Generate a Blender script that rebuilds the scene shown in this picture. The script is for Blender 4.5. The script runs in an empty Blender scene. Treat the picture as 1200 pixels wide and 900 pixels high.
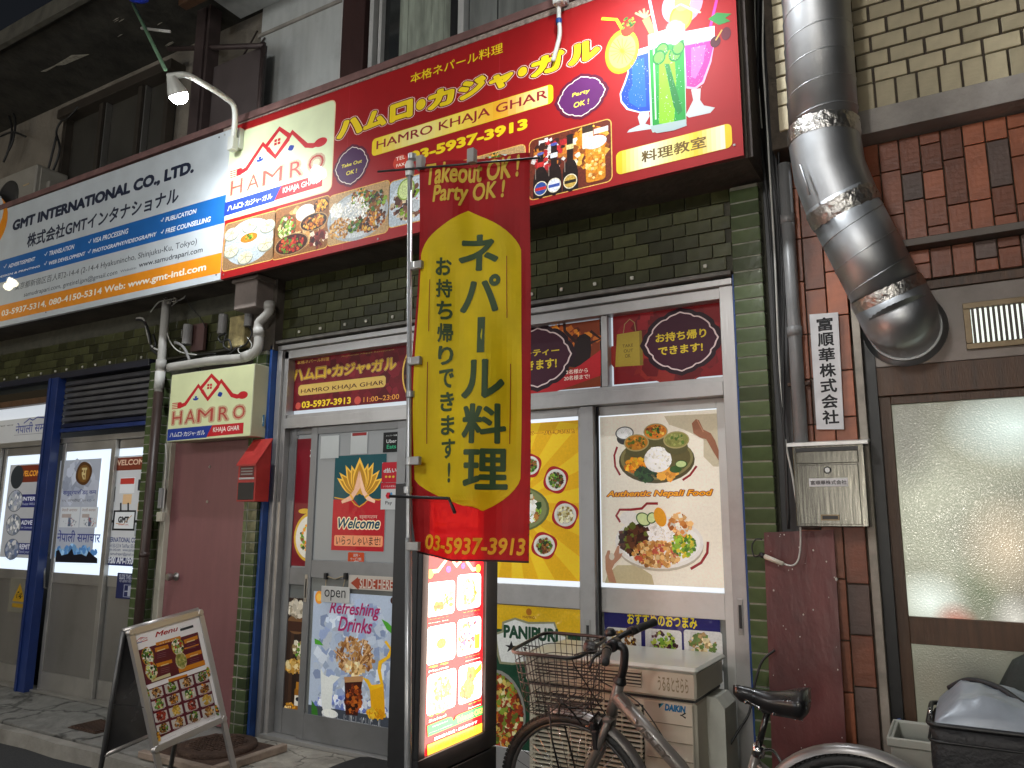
import bpy, math, random
from mathutils import Vector, Matrix
R = math.radians
S = bpy.context.scene
COL = S.collection
rnd = random.Random(7)

# ------------------------------------------------------------------ camera
YAW, PIT, ROL, FPX = R(-30.13), R(10.12), R(.28), 896.4
CAMP = Vector((0, 0, 1.5))
_f = Vector((math.sin(YAW)*math.cos(PIT), math.cos(YAW)*math.cos(PIT), math.sin(PIT)))
_r = Vector((math.cos(YAW), -math.sin(YAW), 0)); _u = _r.cross(_f)
_r2 = _r*math.cos(ROL) + _u*math.sin(ROL); _u2 = -_r*math.sin(ROL) + _u*math.cos(ROL)
cam = bpy.data.cameras.new('camera'); camo = bpy.data.objects.new('camera', cam); COL.objects.link(camo)
cam.sensor_width = 36; cam.lens = FPX/1200*36; cam.clip_start = .05; cam.clip_end = 3000
camo.matrix_world = Matrix(((_r2.x, _u2.x, -_f.x, 0), (_r2.y, _u2.y, -_f.y, 0), (_r2.z, _u2.z, -_f.z, 1.5), (0, 0, 0, 1)))
S.camera = camo

# ------------------------------------------------------------------ world: night sky
w = bpy.data.worlds.new('World'); S.world = w; w.use_nodes = True
nt = w.node_tree; bg = nt.nodes['Background']
sky = nt.nodes.new('ShaderNodeTexSky'); sky.sky_type = 'NISHITA'; sky.sun_disc = False
sky.sun_elevation = R(-2); sky.sun_rotation = R(200)
nt.links.new(sky.outputs[0], bg.inputs[0]); bg.inputs[1].default_value = .1
sl = bpy.data.lights.new('moon', 'SUN'); sl.energy = .012; sl.angle = R(.5); sl.color = (1, .95, .88)
so = bpy.data.objects.new('moon', sl); COL.objects.link(so); so.rotation_euler = (R(40), 0, R(20))
S.view_settings.view_transform = 'Standard'; S.view_settings.look = 'None'
S.view_settings.exposure = 0; S.view_settings.gamma = 1
try:
    S.cycles.max_bounces = 6; S.cycles.transparent_max_bounces = 12; S.cycles.caustics_reflective = False; S.cycles.caustics_refractive = False
except Exception: pass

# ------------------------------------------------------------------ points: where a sight line meets a real plane
def ray(x, y): return _r2*((x-600)/FPX) + _u2*((450-y)/FPX) + _f
def PY(x, y, Y): d = ray(x, y); return CAMP + d*(Y/d.y)
def PX(x, y, X): d = ray(x, y); return CAMP + d*(X/d.x)
def PZ(x, y, Z): d = ray(x, y); return CAMP + d*((Z-1.5)/d.z)

# ------------------------------------------------------------------ materials
def lin(h):
    h = h.lstrip('#'); c = [int(h[i:i+2], 16)/255 for i in (0, 2, 4)]
    return tuple(v/12.92 if v <= .04045 else ((v+.055)/1.055)**2.4 for v in c)
MATS = {}
def mat(name, col, rough=.6, metal=0, var=.15, scale=8, bump=0, bscale=None, coat=0, rand=0, dirt=0, dirtcol=(.03, .025, .02), emit=None, es=0, stretch=None, crack=0, spec=None):
    """one procedural surface: base colour broken up by two noises, per-object variation, relief and dirt"""
    if name in MATS: return MATS[name]
    m = bpy.data.materials.new(name); m.use_nodes = True; N = m.node_tree; L = N.links
    b = N.nodes['Principled BSDF']
    if isinstance(col, str): col = lin(col)
    b.inputs['Roughness'].default_value = rough; b.inputs['Metallic'].default_value = metal
    if coat: b.inputs['Coat Weight'].default_value = coat; b.inputs['Coat Roughness'].default_value = .06
    tc = N.nodes.new('ShaderNodeTexCoord'); mp = N.nodes.new('ShaderNodeMapping'); L.new(tc.outputs['Object'], mp.inputs[0])
    if stretch: mp.inputs['Scale'].default_value = stretch
    n1 = N.nodes.new('ShaderNodeTexNoise'); n1.inputs['Scale'].default_value = scale; n1.inputs['Detail'].default_value = 5; L.new(mp.outputs[0], n1.inputs[0])
    mr = N.nodes.new('ShaderNodeMapRange'); mr.inputs[1].default_value = .3; mr.inputs[2].default_value = .7
    mr.inputs[3].default_value = 1-var; mr.inputs[4].default_value = 1+var; L.new(n1.outputs[0], mr.inputs[0])
    val = mr.outputs[0]
    if rand:
        oi = N.nodes.new('ShaderNodeObjectInfo'); r2 = N.nodes.new('ShaderNodeMapRange'); r2.inputs[3].default_value = 1-rand; r2.inputs[4].default_value = 1+rand
        L.new(oi.outputs['Random'], r2.inputs[0]); mu = N.nodes.new('ShaderNodeMath'); mu.operation = 'MULTIPLY'
        L.new(val, mu.inputs[0]); L.new(r2.outputs[0], mu.inputs[1]); val = mu.outputs[0]
    vm = N.nodes.new('ShaderNodeVectorMath'); vm.operation = 'SCALE'; vm.inputs[0].default_value = col[:3]; L.new(val, vm.inputs['Scale'])
    out = vm.outputs[0]
    if dirt:
        n2 = N.nodes.new('ShaderNodeTexNoise'); n2.inputs['Scale'].default_value = 2.3; n2.inputs['Detail'].default_value = 9; n2.inputs['Roughness'].default_value = .7
        L.new(tc.outputs['Object'], n2.inputs[0]); cr = N.nodes.new('ShaderNodeMapRange'); cr.inputs[1].default_value = .5; cr.inputs[2].default_value = .72; cr.inputs[4].default_value = dirt
        L.new(n2.outputs[0], cr.inputs[0]); mx = N.nodes.new('ShaderNodeMix'); mx.data_type = 'RGBA'
        L.new(cr.outputs[0], mx.inputs[0]); L.new(out, mx.inputs[6]); mx.inputs[7].default_value = (*dirtcol, 1); out = mx.outputs[2]
    if spec is not None: b.inputs['Specular IOR Level'].default_value = spec
    if crack:
        dn = N.nodes.new('ShaderNodeTexNoise'); dn.inputs['Scale'].default_value = 6; dn.inputs['Detail'].default_value = 6; L.new(tc.outputs['Object'], dn.inputs[0])
        dm_ = N.nodes.new('ShaderNodeMix'); dm_.data_type = 'VECTOR'; dm_.inputs[0].default_value = .22; L.new(tc.outputs['Object'], dm_.inputs[4]); L.new(dn.outputs['Color'], dm_.inputs[5])
        vo = N.nodes.new('ShaderNodeTexVoronoi'); vo.feature = 'DISTANCE_TO_EDGE'; vo.inputs['Scale'].default_value = crack; L.new(dm_.outputs[1], vo.inputs[0])
        c2 = N.nodes.new('ShaderNodeMapRange'); c2.inputs[1].default_value = .004; c2.inputs[2].default_value = .035; c2.inputs[3].default_value = .3; c2.inputs[4].default_value = 1; L.new(vo.outputs[0], c2.inputs[0])
        v2 = N.nodes.new('ShaderNodeVectorMath'); v2.operation = 'SCALE'; L.new(out, v2.inputs[0]); L.new(c2.outputs[0], v2.inputs['Scale']); out = v2.outputs[0]
    L.new(out, b.inputs['Base Color'])
    rr = N.nodes.new('ShaderNodeMapRange'); rr.inputs[3].default_value = max(0, rough-.08); rr.inputs[4].default_value = min(1, rough+.1); L.new(n1.outputs[0], rr.inputs[0]); L.new(rr.outputs[0], b.inputs['Roughness'])
    if bump:
        n3 = N.nodes.new('ShaderNodeTexNoise'); n3.inputs['Scale'].default_value = bscale or scale*3; n3.inputs['Detail'].default_value = 4; L.new(mp.outputs[0], n3.inputs[0])
        bp = N.nodes.new('ShaderNodeBump'); bp.inputs['Strength'].default_value = min(1, bump); bp.inputs['Distance'].default_value = .01*max(1, bump); L.new(n3.outputs[0], bp.inputs['Height']); L.new(bp.outputs[0], b.inputs['Normal'])
    if emit is not None:
        b.inputs['Emission Color'].default_value = (*(lin(emit) if isinstance(emit, str) else emit), 1); b.inputs['Emission Strength'].default_value = es
    MATS[name] = m; return m

def print_mat(name, rough=.35, mott=0, coat=0, emit=0, bump=0, bscale=6, fade=.06, trans=0, transp=0):
    """flat print: ink colours come with the mesh, this adds sheen, wear and (for a light box) the lamp behind the sheet"""
    if name in MATS: return MATS[name]
    m = bpy.data.materials.new(name); m.use_nodes = True; N = m.node_tree; L = N.links; b = N.nodes['Principled BSDF']
    a = N.nodes.new('ShaderNodeVertexColor'); a.layer_name = 'ink'
    tc = N.nodes.new('ShaderNodeTexCoord'); n1 = N.nodes.new('ShaderNodeTexNoise'); n1.inputs['Scale'].default_value = 5; n1.inputs['Detail'].default_value = 8; L.new(tc.outputs['Object'], n1.inputs[0])
    mr = N.nodes.new('ShaderNodeMapRange'); mr.inputs[1].default_value = .3; mr.inputs[2].default_value = .7; mr.inputs[3].default_value = 1-fade; mr.inputs[4].default_value = 1+fade; L.new(n1.outputs[0], mr.inputs[0])
    vm = N.nodes.new('ShaderNodeVectorMath'); vm.operation = 'SCALE'; L.new(a.outputs[0], vm.inputs[0]); L.new(mr.outputs[0], vm.inputs['Scale'])
    if mott:
        n4 = N.nodes.new('ShaderNodeTexNoise'); n4.inputs['Scale'].default_value = 75; n4.inputs['Detail'].default_value = 6; n4.inputs['Roughness'].default_value = .7; L.new(tc.outputs['Object'], n4.inputs[0])
        m4 = N.nodes.new('ShaderNodeMapRange'); m4.inputs[1].default_value = .32; m4.inputs[2].default_value = .68; m4.inputs[3].default_value = 1-mott; m4.inputs[4].default_value = 1+mott; L.new(n4.outputs[0], m4.inputs[0])
        mm = N.nodes.new('ShaderNodeMath'); mm.operation = 'MULTIPLY'; L.new(mr.outputs[0], mm.inputs[0]); L.new(m4.outputs[0], mm.inputs[1]); L.new(mm.outputs[0], vm.inputs['Scale'])
    L.new(vm.outputs[0], b.inputs['Base Color'])
    b.inputs['Roughness'].default_value = rough; b.inputs['Specular IOR Level'].default_value = .3
    if coat: b.inputs['Coat Weight'].default_value = coat; b.inputs['Coat Roughness'].default_value = .035
    if emit: L.new(a.outputs[0], b.inputs['Emission Color']); b.inputs['Emission Strength'].default_value = emit
    if bump:
        n3 = N.nodes.new('ShaderNodeTexNoise'); n3.inputs['Scale'].default_value = bscale; n3.inputs['Detail'].default_value = 2; L.new(tc.outputs['Object'], n3.inputs[0])
        bp = N.nodes.new('ShaderNodeBump'); bp.inputs['Strength'].default_value = bump; bp.inputs['Distance'].default_value = .02; L.new(n3.outputs[0], bp.inputs['Height'])
        L.new(bp.outputs[0], b.inputs['Coat Normal' if coat else 'Normal'])
        if coat: L.new(bp.outputs[0], b.inputs['Normal'])
    o = N.nodes['Material Output']; sh = b.outputs[0]
    if trans:
        tl = N.nodes.new('ShaderNodeBsdfTranslucent'); L.new(vm.outputs[0], tl.inputs[0]); mx = N.nodes.new('ShaderNodeMixShader'); mx.inputs[0].default_value = trans
        L.new(sh, mx.inputs[1]); L.new(tl.outputs[0], mx.inputs[2]); sh = mx.outputs[0]
    if transp:
        tr = N.nodes.new('ShaderNodeBsdfTransparent'); mx = N.nodes.new('ShaderNodeMixShader'); mx.inputs[0].default_value = transp
        L.new(a.outputs[0], tr.inputs[0]); L.new(sh, mx.inputs[1]); L.new(tr.outputs[0], mx.inputs[2]); sh = mx.outputs[0]
    L.new(sh, o.inputs[0]); MATS[name] = m; return m

def emis(name, col, st, base=.8):
    if name in MATS: return MATS[name]
    m = bpy.data.materials.new(name); m.use_nodes = True; N = m.node_tree; b = N.nodes['Principled BSDF']
    c = (*(lin(col) if isinstance(col, str) else col), 1)
    b.inputs['Base Color'].default_value = (base, base, base, 1); b.inputs['Roughness'].default_value = .3; b.inputs['Emission Color'].default_value = c; b.inputs['Emission Strength'].default_value = st
    MATS[name] = m; return m

# ------------------------------------------------------------------ objects
def thing(name, label, cat, loc=(0, 0, 0), group=None, parent=None):
    o = bpy.data.objects.new(name, None); COL.objects.link(o); o.location = loc; o.empty_display_size = .1
    if parent: o.parent = parent; o.location = Vector(loc) - wl(parent)
    tag(o, label, cat, group); return o
def tag(o, label=None, cat=None, group=None, kind=None):
    if label: o['label'] = label
    if cat: o['category'] = cat
    if group: o['group'] = group
    if kind: o['kind'] = kind
    return o
def wl(o):
    v = Vector((0, 0, 0))
    while o: v += o.location; o = o.parent
    return v
class MB:
    def __init__(s): s.v = []; s.f = []; s.m = []; s.sm = []; s.cur = 0; s.smooth = False
    def add(s, vs, fs):
        k = len(s.v); s.v += [Vector(v) for v in vs]
        for f in fs: s.f.append([k+i for i in f]); s.m.append(s.cur); s.sm.append(s.smooth)
        return s
    def box(s, a, b, bev=0):
        x0, x1 = sorted((a[0], b[0])); y0, y1 = sorted((a[1], b[1])); z0, z1 = sorted((a[2], b[2]))
        e = min(bev, (x1-x0)/2.1, (y1-y0)/2.1, (z1-z0)/2.1) if bev else 0
        if not e:
            return s.add([(x0,y0,z0),(x1,y0,z0),(x1,y1,z0),(x0,y1,z0),(x0,y0,z1),(x1,y0,z1),(x1,y1,z1),(x0,y1,z1)],
                         [(0,3,2,1),(4,5,6,7),(0,1,5,4),(1,2,6,5),(2,3,7,6),(3,0,4,7)])
        vs = []; idx = {}
        for i, X in enumerate((x0, x1)):
            for j, Y in enumerate((y0, y1)):
                for k, Z in enumerate((z0, z1)):
                    sx, sy, sz = (1, -1)[i], (1, -1)[j], (1, -1)[k]
                    for ax in range(3):
                        p = [X, Y, Z]
                        for q, sg in ((0, sx), (1, sy), (2, sz)):
                            if q != ax: p[q] += sg*e
                        idx[(i, j, k, ax)] = len(vs); vs.append(tuple(p))
        g = lambda i, j, k, a: idx[(i, j, k, a)]
        fs = []
        for i in (0, 1):
            f = [g(i,0,0,0), g(i,1,0,0), g(i,1,1,0), g(i,0,1,0)]; fs.append(f if i else f[::-1])
            f = [g(0,i,0,1), g(0,i,1,1), g(1,i,1,1), g(1,i,0,1)]; fs.append(f if i else f[::-1])
            f = [g(0,0,i,2), g(1,0,i,2), g(1,1,i,2), g(0,1,i,2)]; fs.append(f if i else f[::-1])
        for i in (0, 1):
            for j in (0, 1):
                f = [g(i,j,0,0), g(i,j,1,0), g(i,j,1,1), g(i,j,0,1)]; fs.append(f if (i+j) % 2 == 0 else f[::-1])
                f = [g(i,0,j,0), g(i,1,j,0), g(i,1,j,2), g(i,0,j,2)]; fs.append(f[::-1] if (i+j) % 2 == 0 else f)
                f = [g(0,i,j,1), g(1,i,j,1), g(1,i,j,2), g(0,i,j,2)]; fs.append(f if (i+j) % 2 == 0 else f[::-1])
        for i in (0, 1):
            for j in (0, 1):
                for k in (0, 1):
                    f = [g(i,j,k,0), g(i,j,k,1), g(i,j,k,2)]; fs.append(f if (i+j+k) % 2 == 0 else f[::-1])
        return s.add(vs, fs)
    def tube(s, pts, r, n=8, caps=True, closed=False):
        pts = [Vector(p) for p in pts]; rs = r if isinstance(r, (list, tuple)) else [r]*len(pts); rings = []
        N = len(pts); t0 = None
        for i, p in enumerate(pts):
            a = pts[(i-1) % N] if (closed or i) else p; c = pts[(i+1) % N] if (closed or i < N-1) else p
            t = (c-a).normalized()
            if t0 is None:
                u = t.orthogonal().normalized()
                if abs(t.z) < .9: u = Vector((0, 0, 1)).cross(t).normalized()
            else:
                u = (u - t*u.dot(t)).normalized()
            t0 = t; v = t.cross(u); rings.append([p + (u*math.cos(2*math.pi*k/n) + v*math.sin(2*math.pi*k/n))*rs[i] for k in range(n)])
        vs = [q for rg in rings for q in rg]; fs = []
        for i in range(N if closed else N-1):
            j = (i+1) % N
            for k in range(n): fs.append((i*n+k, i*n+(k+1) % n, j*n+(k+1) % n, j*n+k))
        if caps and not closed: fs.append(tuple(range(n))[::-1]); fs.append(tuple((N-1)*n+k for k in range(n)))
        sm = s.smooth; s.smooth = True; s.add(vs, fs); s.smooth = sm; return s
    def lathe(s, c, ax, prof, n=24):
        """prof: list of (distance along axis, radius)"""
        ax = Vector(ax).normalized(); u = ax.orthogonal().normalized(); v = ax.cross(u); c = Vector(c)
        vs = [c + ax*h + (u*math.cos(2*math.pi*k/n)+v*math.sin(2*math.pi*k/n))*r for h, r in prof for k in range(n)]
        fs = [(i*n+k, i*n+(k+1) % n, (i+1)*n+(k+1) % n, (i+1)*n+k) for i in range(len(prof)-1) for k in range(n)]
        sm = s.smooth; s.smooth = True; s.add(vs, fs); s.smooth = sm
        s.add([vs[k] for k in range(n)], [tuple(range(n))[::-1]]); s.add([vs[(len(prof)-1)*n+k] for k in range(n)], [tuple(range(n))]); return s
    def prism(s, poly, d):
        """poly: 3D outline, d: extrusion vector"""
        d = Vector(d); n = len(poly); vs = [Vector(p) for p in poly] + [Vector(p)+d for p in poly]
        return s.add(vs, [tuple(range(n)), tuple(range(n, 2*n))[::-1]] + [(i, n+i, n+(i+1) % n, (i+1) % n) for i in range(n)])
    def build(s, name, mats, parent=None, label=None, **kw):
        me = bpy.data.meshes.new(name); off = wl(parent) if parent else Vector((0, 0, 0))
        me.from_pydata([tuple(v-off) for v in s.v], [], s.f)
        if not isinstance(mats, (list, tuple)): mats = [mats]
        for m in mats: me.materials.append(m)
        me.polygons.foreach_set('material_index', s.m); me.polygons.foreach_set('use_smooth', s.sm); me.update()
        o = bpy.data.objects.new(name, me); COL.objects.link(o)
        if parent: o.parent = parent
        if label: o['label'] = label
        for k, v in kw.items(): o[k] = v
        return o
def fixn(o):
    import bmesh
    b = bmesh.new(); b.from_mesh(o.data); bmesh.ops.recalc_face_normals(b, faces=b.faces); b.to_mesh(o.data); b.free(); return o
def box(name, a, b, m, parent=None, bev=.002, **kw): return MB().box(a, b, bev).build(name, m, parent, **kw)
def pbox(name, p0, p1, Y0, Y1, m, parent=None, bev=.002, **kw):
    """box whose front face lies in the plane y=Y0 between two sighted corners"""
    a = PY(*p0, Y0); b = PY(*p1, Y0); return box(name, (a.x, Y0, a.z), (b.x, Y1, b.z), m, parent, bev, **kw)
def wire(name, pts, r, m, parent=None, n=6, sub=4, **kw): return MB().tube(curve(pts, sub), r, n).build(name, m, parent, **kw)
def curve(pts, sub=6):
    P = [Vector(p) for p in pts]; out = []
    if len(P) < 3: return P
    for i in range(len(P)-1):
        p0 = P[max(0, i-1)]; p1 = P[i]; p2 = P[i+1]; p3 = P[min(len(P)-1, i+2)]
        for k in range(sub):
            t = k/sub; out.append(.5*((2*p1)+(p2-p0)*t+(2*p0-5*p1+4*p2-p3)*t*t+(3*p1-p0-3*p2+p3)*t**3))
    out.append(P[-1]); return out
def copies(proto, spots, parent, name=None):
    """more pieces sharing one mesh; spots are offsets from the first"""
    for sp in spots:
        c = proto.copy(); COL.objects.link(c); c.parent = parent; c.location = proto.location + Vector(sp)

# ------------------------------------------------------------------ flat print
_G = {}
def glyphs(s, bold=0, shear=0, sp=1.0):
    k = (s, round(bold, 4), shear, sp)
    if k in _G: return _G[k]
    c = bpy.data.curves.new('t', 'FONT'); c.body = s; c.size = 1; c.offset = bold; c.shear = shear; c.resolution_u = 3; c.space_character = sp; c.space_line = 1
    o = bpy.data.objects.new('t', c); COL.objects.link(o); dg = bpy.context.evaluated_depsgraph_get(); me = o.evaluated_get(dg).to_mesh()
    me.calc_loop_triangles(); vs = [(v.co.x, v.co.y) for v in me.vertices]; ts = [tuple(t.vertices) for t in me.loop_triangles]
    o.evaluated_get(dg).to_mesh_clear(); bpy.data.objects.remove(o); bpy.data.curves.remove(c)
    if not vs: vs = [(0, 0), (1, 0), (1, 1)]; ts = []
    _G[k] = (vs, ts); return _G[k]
STEP = 1.5e-5
class Canvas:
    """a flat print in the plane through O spanned by eu (right) and ev (up); shapes are laid by sighted corners or by local metres"""
    def __init__(s, O, eu, ev, z0=.0006, warp=None, quad=None):
        s.quad = quad; s.O = Vector(O); s.eu = Vector(eu).normalized(); s.ev = Vector(ev).normalized(); s.n = s.eu.cross(s.ev).normalized(); s.du = s.ev.cross(s.n); s.du /= s.du.dot(s.eu); s.dv = s.n.cross(s.eu); s.dv /= s.dv.dot(s.ev); s.z = z0; s.warp = warp; s.clear()
    def clear(s): s.v = []; s.f = []; s.c = []
    def uv(s, p):
        d = ray(*p); t = (s.O-CAMP).dot(s.n)/d.dot(s.n); q = CAMP + d*t - s.O; u, v = q.dot(s.du), q.dot(s.dv)
        if s.quad:
            u0, za, zb, k0, k1 = s.quad; g = (k1-k0)/(zb-za); v = (v-(u-u0)*(k0-g*za))/(1+(u-u0)*g)
        return (u, v)
    def put(s, vs, fs, col, local=True):
        if isinstance(col, str): col = lin(col)
        k = len(s.v)
        s.v += [(a, b, s.z) for a, b in vs]
        for f in fs: s.f.append([k+i for i in f]); s.c.append(col)
        s.z += STEP
    def poly(s, pts, col, px=True):
        if px: pts = [s.uv(p) for p in pts]
        A = sum(pts[i][0]*pts[(i+1) % len(pts)][1]-pts[(i+1) % len(pts)][0]*pts[i][1] for i in range(len(pts)))
        if A < 0: pts = pts[::-1]
        s.put(pts, [tuple(range(len(pts)))], col)
    def box(s, p0, p1):
        a = s.uv(p0); b = s.uv(p1); return min(a[0], b[0]), min(a[1], b[1]), max(a[0], b[0]), max(a[1], b[1])
    def rect(s, p0, p1, col, r=0, px=True, grow=0):
        x0, y0, x1, y1 = s.box(p0, p1) if px else (p0[0], p0[1], p1[0], p1[1])
        x0 -= grow; y0 -= grow; x1 += grow; y1 += grow
        if not r: s.put([(x0, y0), (x1, y0), (x1, y1), (x0, y1)], [(0, 1, 2, 3)], col); return
        pts = []
        for cx, cy, a0 in ((x1-r, y0+r, -90), (x1-r, y1-r, 0), (x0+r, y1-r, 90), (x0+r, y0+r, 180)):
            for k in range(5): a = R(a0+k*22.5); pts.append((cx+r*math.cos(a), cy+r*math.sin(a)))
        s.put(pts, [tuple(range(20))], col)
    def grad(s, p0, p1, cols, px=True, vert=False):
        """printed colour run left to right (or bottom to top) in bands"""
        x0, y0, x1, y1 = s.box(p0, p1) if px else (*p0, *p1); cols = [lin(c) for c in cols]; n = 24
        for i in range(n):
            t = (i+.5)/n*(len(cols)-1); k = min(int(t), len(cols)-2); t -= k
            c = tuple(a*(1-t)+b*t for a, b in zip(cols[k], cols[k+1]))
            if vert: q = [(x0, y0+(y1-y0)*i/n), (x1, y0+(y1-y0)*i/n), (x1, y0+(y1-y0)*(i+1)/n), (x0, y0+(y1-y0)*(i+1)/n)]
            else: q = [(x0+(x1-x0)*i/n, y0), (x0+(x1-x0)*(i+1)/n, y0), (x0+(x1-x0)*(i+1)/n, y1), (x0+(x1-x0)*i/n, y1)]
            s.put(q, [(0, 1, 2, 3)], c); s.z -= STEP
        s.z += STEP
    def ell(s, p0, p1, col, px=True, n=28, a0=0, a1=360, rot=0, wob=0):
        x0, y0, x1, y1 = s.box(p0, p1) if px else (p0[0], p0[1], p1[0], p1[1]); cx, cy, a, b = (x0+x1)/2, (y0+y1)/2, (x1-x0)/2, (y1-y0)/2
        cr, sr = math.cos(rot), math.sin(rot); pts = []
        for k in range(n):
            t = R(a0+(a1-a0)*k/(n if a1-a0 == 360 else n-1)); q = 1+wob*math.sin(4*t)
            X, Y = a*q*math.cos(t), b*q*math.sin(t); pts.append((cx+X*cr-Y*sr, cy+X*sr+Y*cr))
        s.put(pts, [tuple(range(n))], col)
    def line(s, pts, w, col, px=True, closed=False):
        P = [Vector(s.uv(p) if px else p) for p in pts]; n = len(P); vs = []; fs = []
        for i, p in enumerate(P):
            a = P[i-1] if (i or closed) else p; b = P[(i+1) % n] if (i < n-1 or closed) else p
            t = (b-a); t = t.normalized() if t.length > 1e-9 else Vector((1, 0)); q = Vector((-t.y, t.x))*w/2; ww = w
            vs += [tuple(p-q), tuple(p+q)]
        for i in range(n if closed else n-1): j = (i+1) % n; fs.append((2*i, 2*j, 2*j+1, 2*i+1))
        s.put(vs, fs, col)
    def text(s, t, bl, tr, col, bold=0, shear=0, out=(), px=True, sp=1.0, refine=0):
        """fit the string to the box from its lower left corner to its upper right one"""
        x0, y0, x1, y1 = s.box(bl, tr) if px else (*bl, *tr)
        vs, ts = glyphs(t, 0, shear, sp); ax = min(v[0] for v in vs)-bold; bx = max(v[0] for v in vs)+bold; ay = min(v[1] for v in vs)-bold; by = max(v[1] for v in vs)+bold
        kx = (x1-x0)/max(bx-ax, 1e-6); ky = (y1-y0)/max(by-ay, 1e-6)
        zs = s.z
        for ow, oc in list(out)+[(0, col)]:
            d = bold+ow if ow else bold; n = 1 if d <= .004 else (4 if d < .022 else (8 if d < .05 else 14))
            for i in range(n):
                dx, dy = (0, 0) if n == 1 else (d*math.cos(2*math.pi*(i+.5)/n), d*math.sin(2*math.pi*(i+.5)/n))
                gv = [(x0+(v[0]+dx-ax)*kx, y0+(v[1]+dy-ay)*ky) for v in vs]; gt = ts
                if refine: gv, gt = refine_(gv, gt, refine)
                s.put(gv, gt, oc); s.z -= STEP*.8
            s.z += STEP*2
        s.z = zs+STEP*2
    def kana(s, t, bl, tr, col, bold=0, out=(), px=True, edges=None):
        """tightly set characters: middle dots narrow, small kana small"""
        x0, y0, x1, y1 = s.box(bl, tr) if px else (*bl, *tr); H = y1-y0
        wd = [.42 if ch == '・' else .8 if ch in 'ャッョュ' else 1 for ch in t]; tot = sum(wd); x = x0
        for i, ch in enumerate(t):
            w_ = (x1-x0)*wd[i]/tot; a, b = x+w_*.05, x+w_*.95
            if edges: a, b = edges[i]
            zz = s.z
            if ch == '・':
                r = min(b-a, H)*(.42 if bold > .02 else .2); cx, cy = (a+b)/2, y0+H*.5
                for ow, oc in list(out)+[(0, col)]: q = r+ow*H*1.1; s.ell((cx-q, cy-q), (cx+q, cy+q), oc, px=False); s.z += STEP*3
            else: s.text(ch, (a, y0), (b, y1-(H*.22 if ch in 'ャッョュ' else 0)), col, bold, out=out, px=False)
            s.z = zz+STEP*2; x += w_
    def vtext(s, t, top, bot, wpx, col, bold=0, out=(), refine=0, px=True, gap=.12):
        """a column of characters between two sighted points on its centre line; wpx: width in metres"""
        a = s.uv(top) if px else top; b = s.uv(bot) if px else bot; n = len(t); H = (a[1]-b[1])/n
        for i, ch in enumerate(t):
            cx = a[0]+(b[0]-a[0])*(i+.5)/n; y1 = a[1]-H*i-H*gap/2; y0 = y1-H*(1-gap); ww = wpx
            if ch == 'ー': gl = '|'; s.rect((cx-ww*.09, y0+H*.05), (cx+ww*.09, y1-H*.02), col, px=False); continue
            if ch in '!！': s.text('!', (cx-ww*.1, y0), (cx+ww*.1, y1), col, bold, px=False, refine=refine); continue
            s.text(ch, (cx-ww/2, y0), (cx+ww/2, y1), col, bold, out=out, px=False, refine=refine)
    def blobs(s, p0, p1, cols, n, size, px=True, seed=1, el=1.0, fill=1.0, lng=1.0):
        """many small pieces scattered over an ellipse"""
        x0, y0, x1, y1 = s.box(p0, p1) if px else (p0[0], p0[1], p1[0], p1[1]); q = random.Random(seed); cx, cy = (x0+x1)/2, (y0+y1)/2
        cols = [lin(c) for c in cols]
        n = int(n*1.7); size *= .78
        for i in range(n):
            a = q.random()*6.283; r = math.sqrt(q.random())*fill; X = cx+(x1-x0)/2*r*math.cos(a); Y = cy+(y1-y0)/2*r*math.sin(a)
            k = q.choice((4, 5, 6)); sz = size*q.uniform(.6, 1.3); ph = q.random()*6; c = q.choice(cols); g = q.uniform(.75, 1.2); c = tuple(min(1, v*g) for v in c)
            ro = q.random()*3.14; pts = []
            for j in range(k):
                t = ph+6.283*j/k; e = q.uniform(.75, 1.15); u = sz*e*math.cos(t)*lng; v = sz*e*math.sin(t)*el; pts.append((X+u*math.cos(ro)-v*math.sin(ro), Y+u*math.sin(ro)+v*math.cos(ro)))
            s.put(pts, [tuple(range(k))], c); s.z -= STEP*.84
    def dish(s, p0, p1, plate, cols, n=40, size=None, px=True, seed=1, rim=None, fill=.8, inner=None):
        x0, y0, x1, y1 = s.box(p0, p1) if px else (p0[0], p0[1], p1[0], p1[1]); w_, h_ = x1-x0, y1-y0
        if rim: s.ell((x0-w_*.04, y0-h_*.04), (x1+w_*.04, y1+h_*.04), rim, px=False)
        s.ell((x0, y0), (x1, y1), plate, px=False)
        if inner: s.ell((x0+w_*.12, y0+h_*.12), (x1-w_*.12, y1-h_*.12), inner, px=False)
        s.blobs((x0+w_*(1-fill)/2, y0+h_*(1-fill)/2), (x1-w_*(1-fill)/2, y1-h_*(1-fill)/2), cols, n, size or w_*.05, px=False, seed=seed)
    def flush(s, name, m, parent=None, **kw):
        me = bpy.data.meshes.new(name); off = wl(parent) if parent else Vector((0, 0, 0)); V3 = []
        for u, v, z in s.v:
            if s.quad: u0, za, zb, k0, k1 = s.quad; v += (u-u0)*(k0+(k1-k0)*(v-za)/(zb-za))
            if s.warp: u, v, dz = s.warp(u, v); z += dz
            V3.append(tuple(s.O+s.eu*u+s.ev*v+s.n*z-off))
        me.from_pydata(V3, [], s.f); me.materials.append(m)
        at = me.color_attributes.new('ink', 'FLOAT_COLOR', 'CORNER'); buf = []
        for f, c in zip(s.f, s.c):
            for _ in f: buf += [c[0], c[1], c[2], 1]
        at.data.foreach_set('color', buf); me.update()
        o = bpy.data.objects.new(name, me); COL.objects.link(o)
        if parent: o.parent = parent
        for k, v in kw.items(): o[k] = v
        s.clear(); return o
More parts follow.
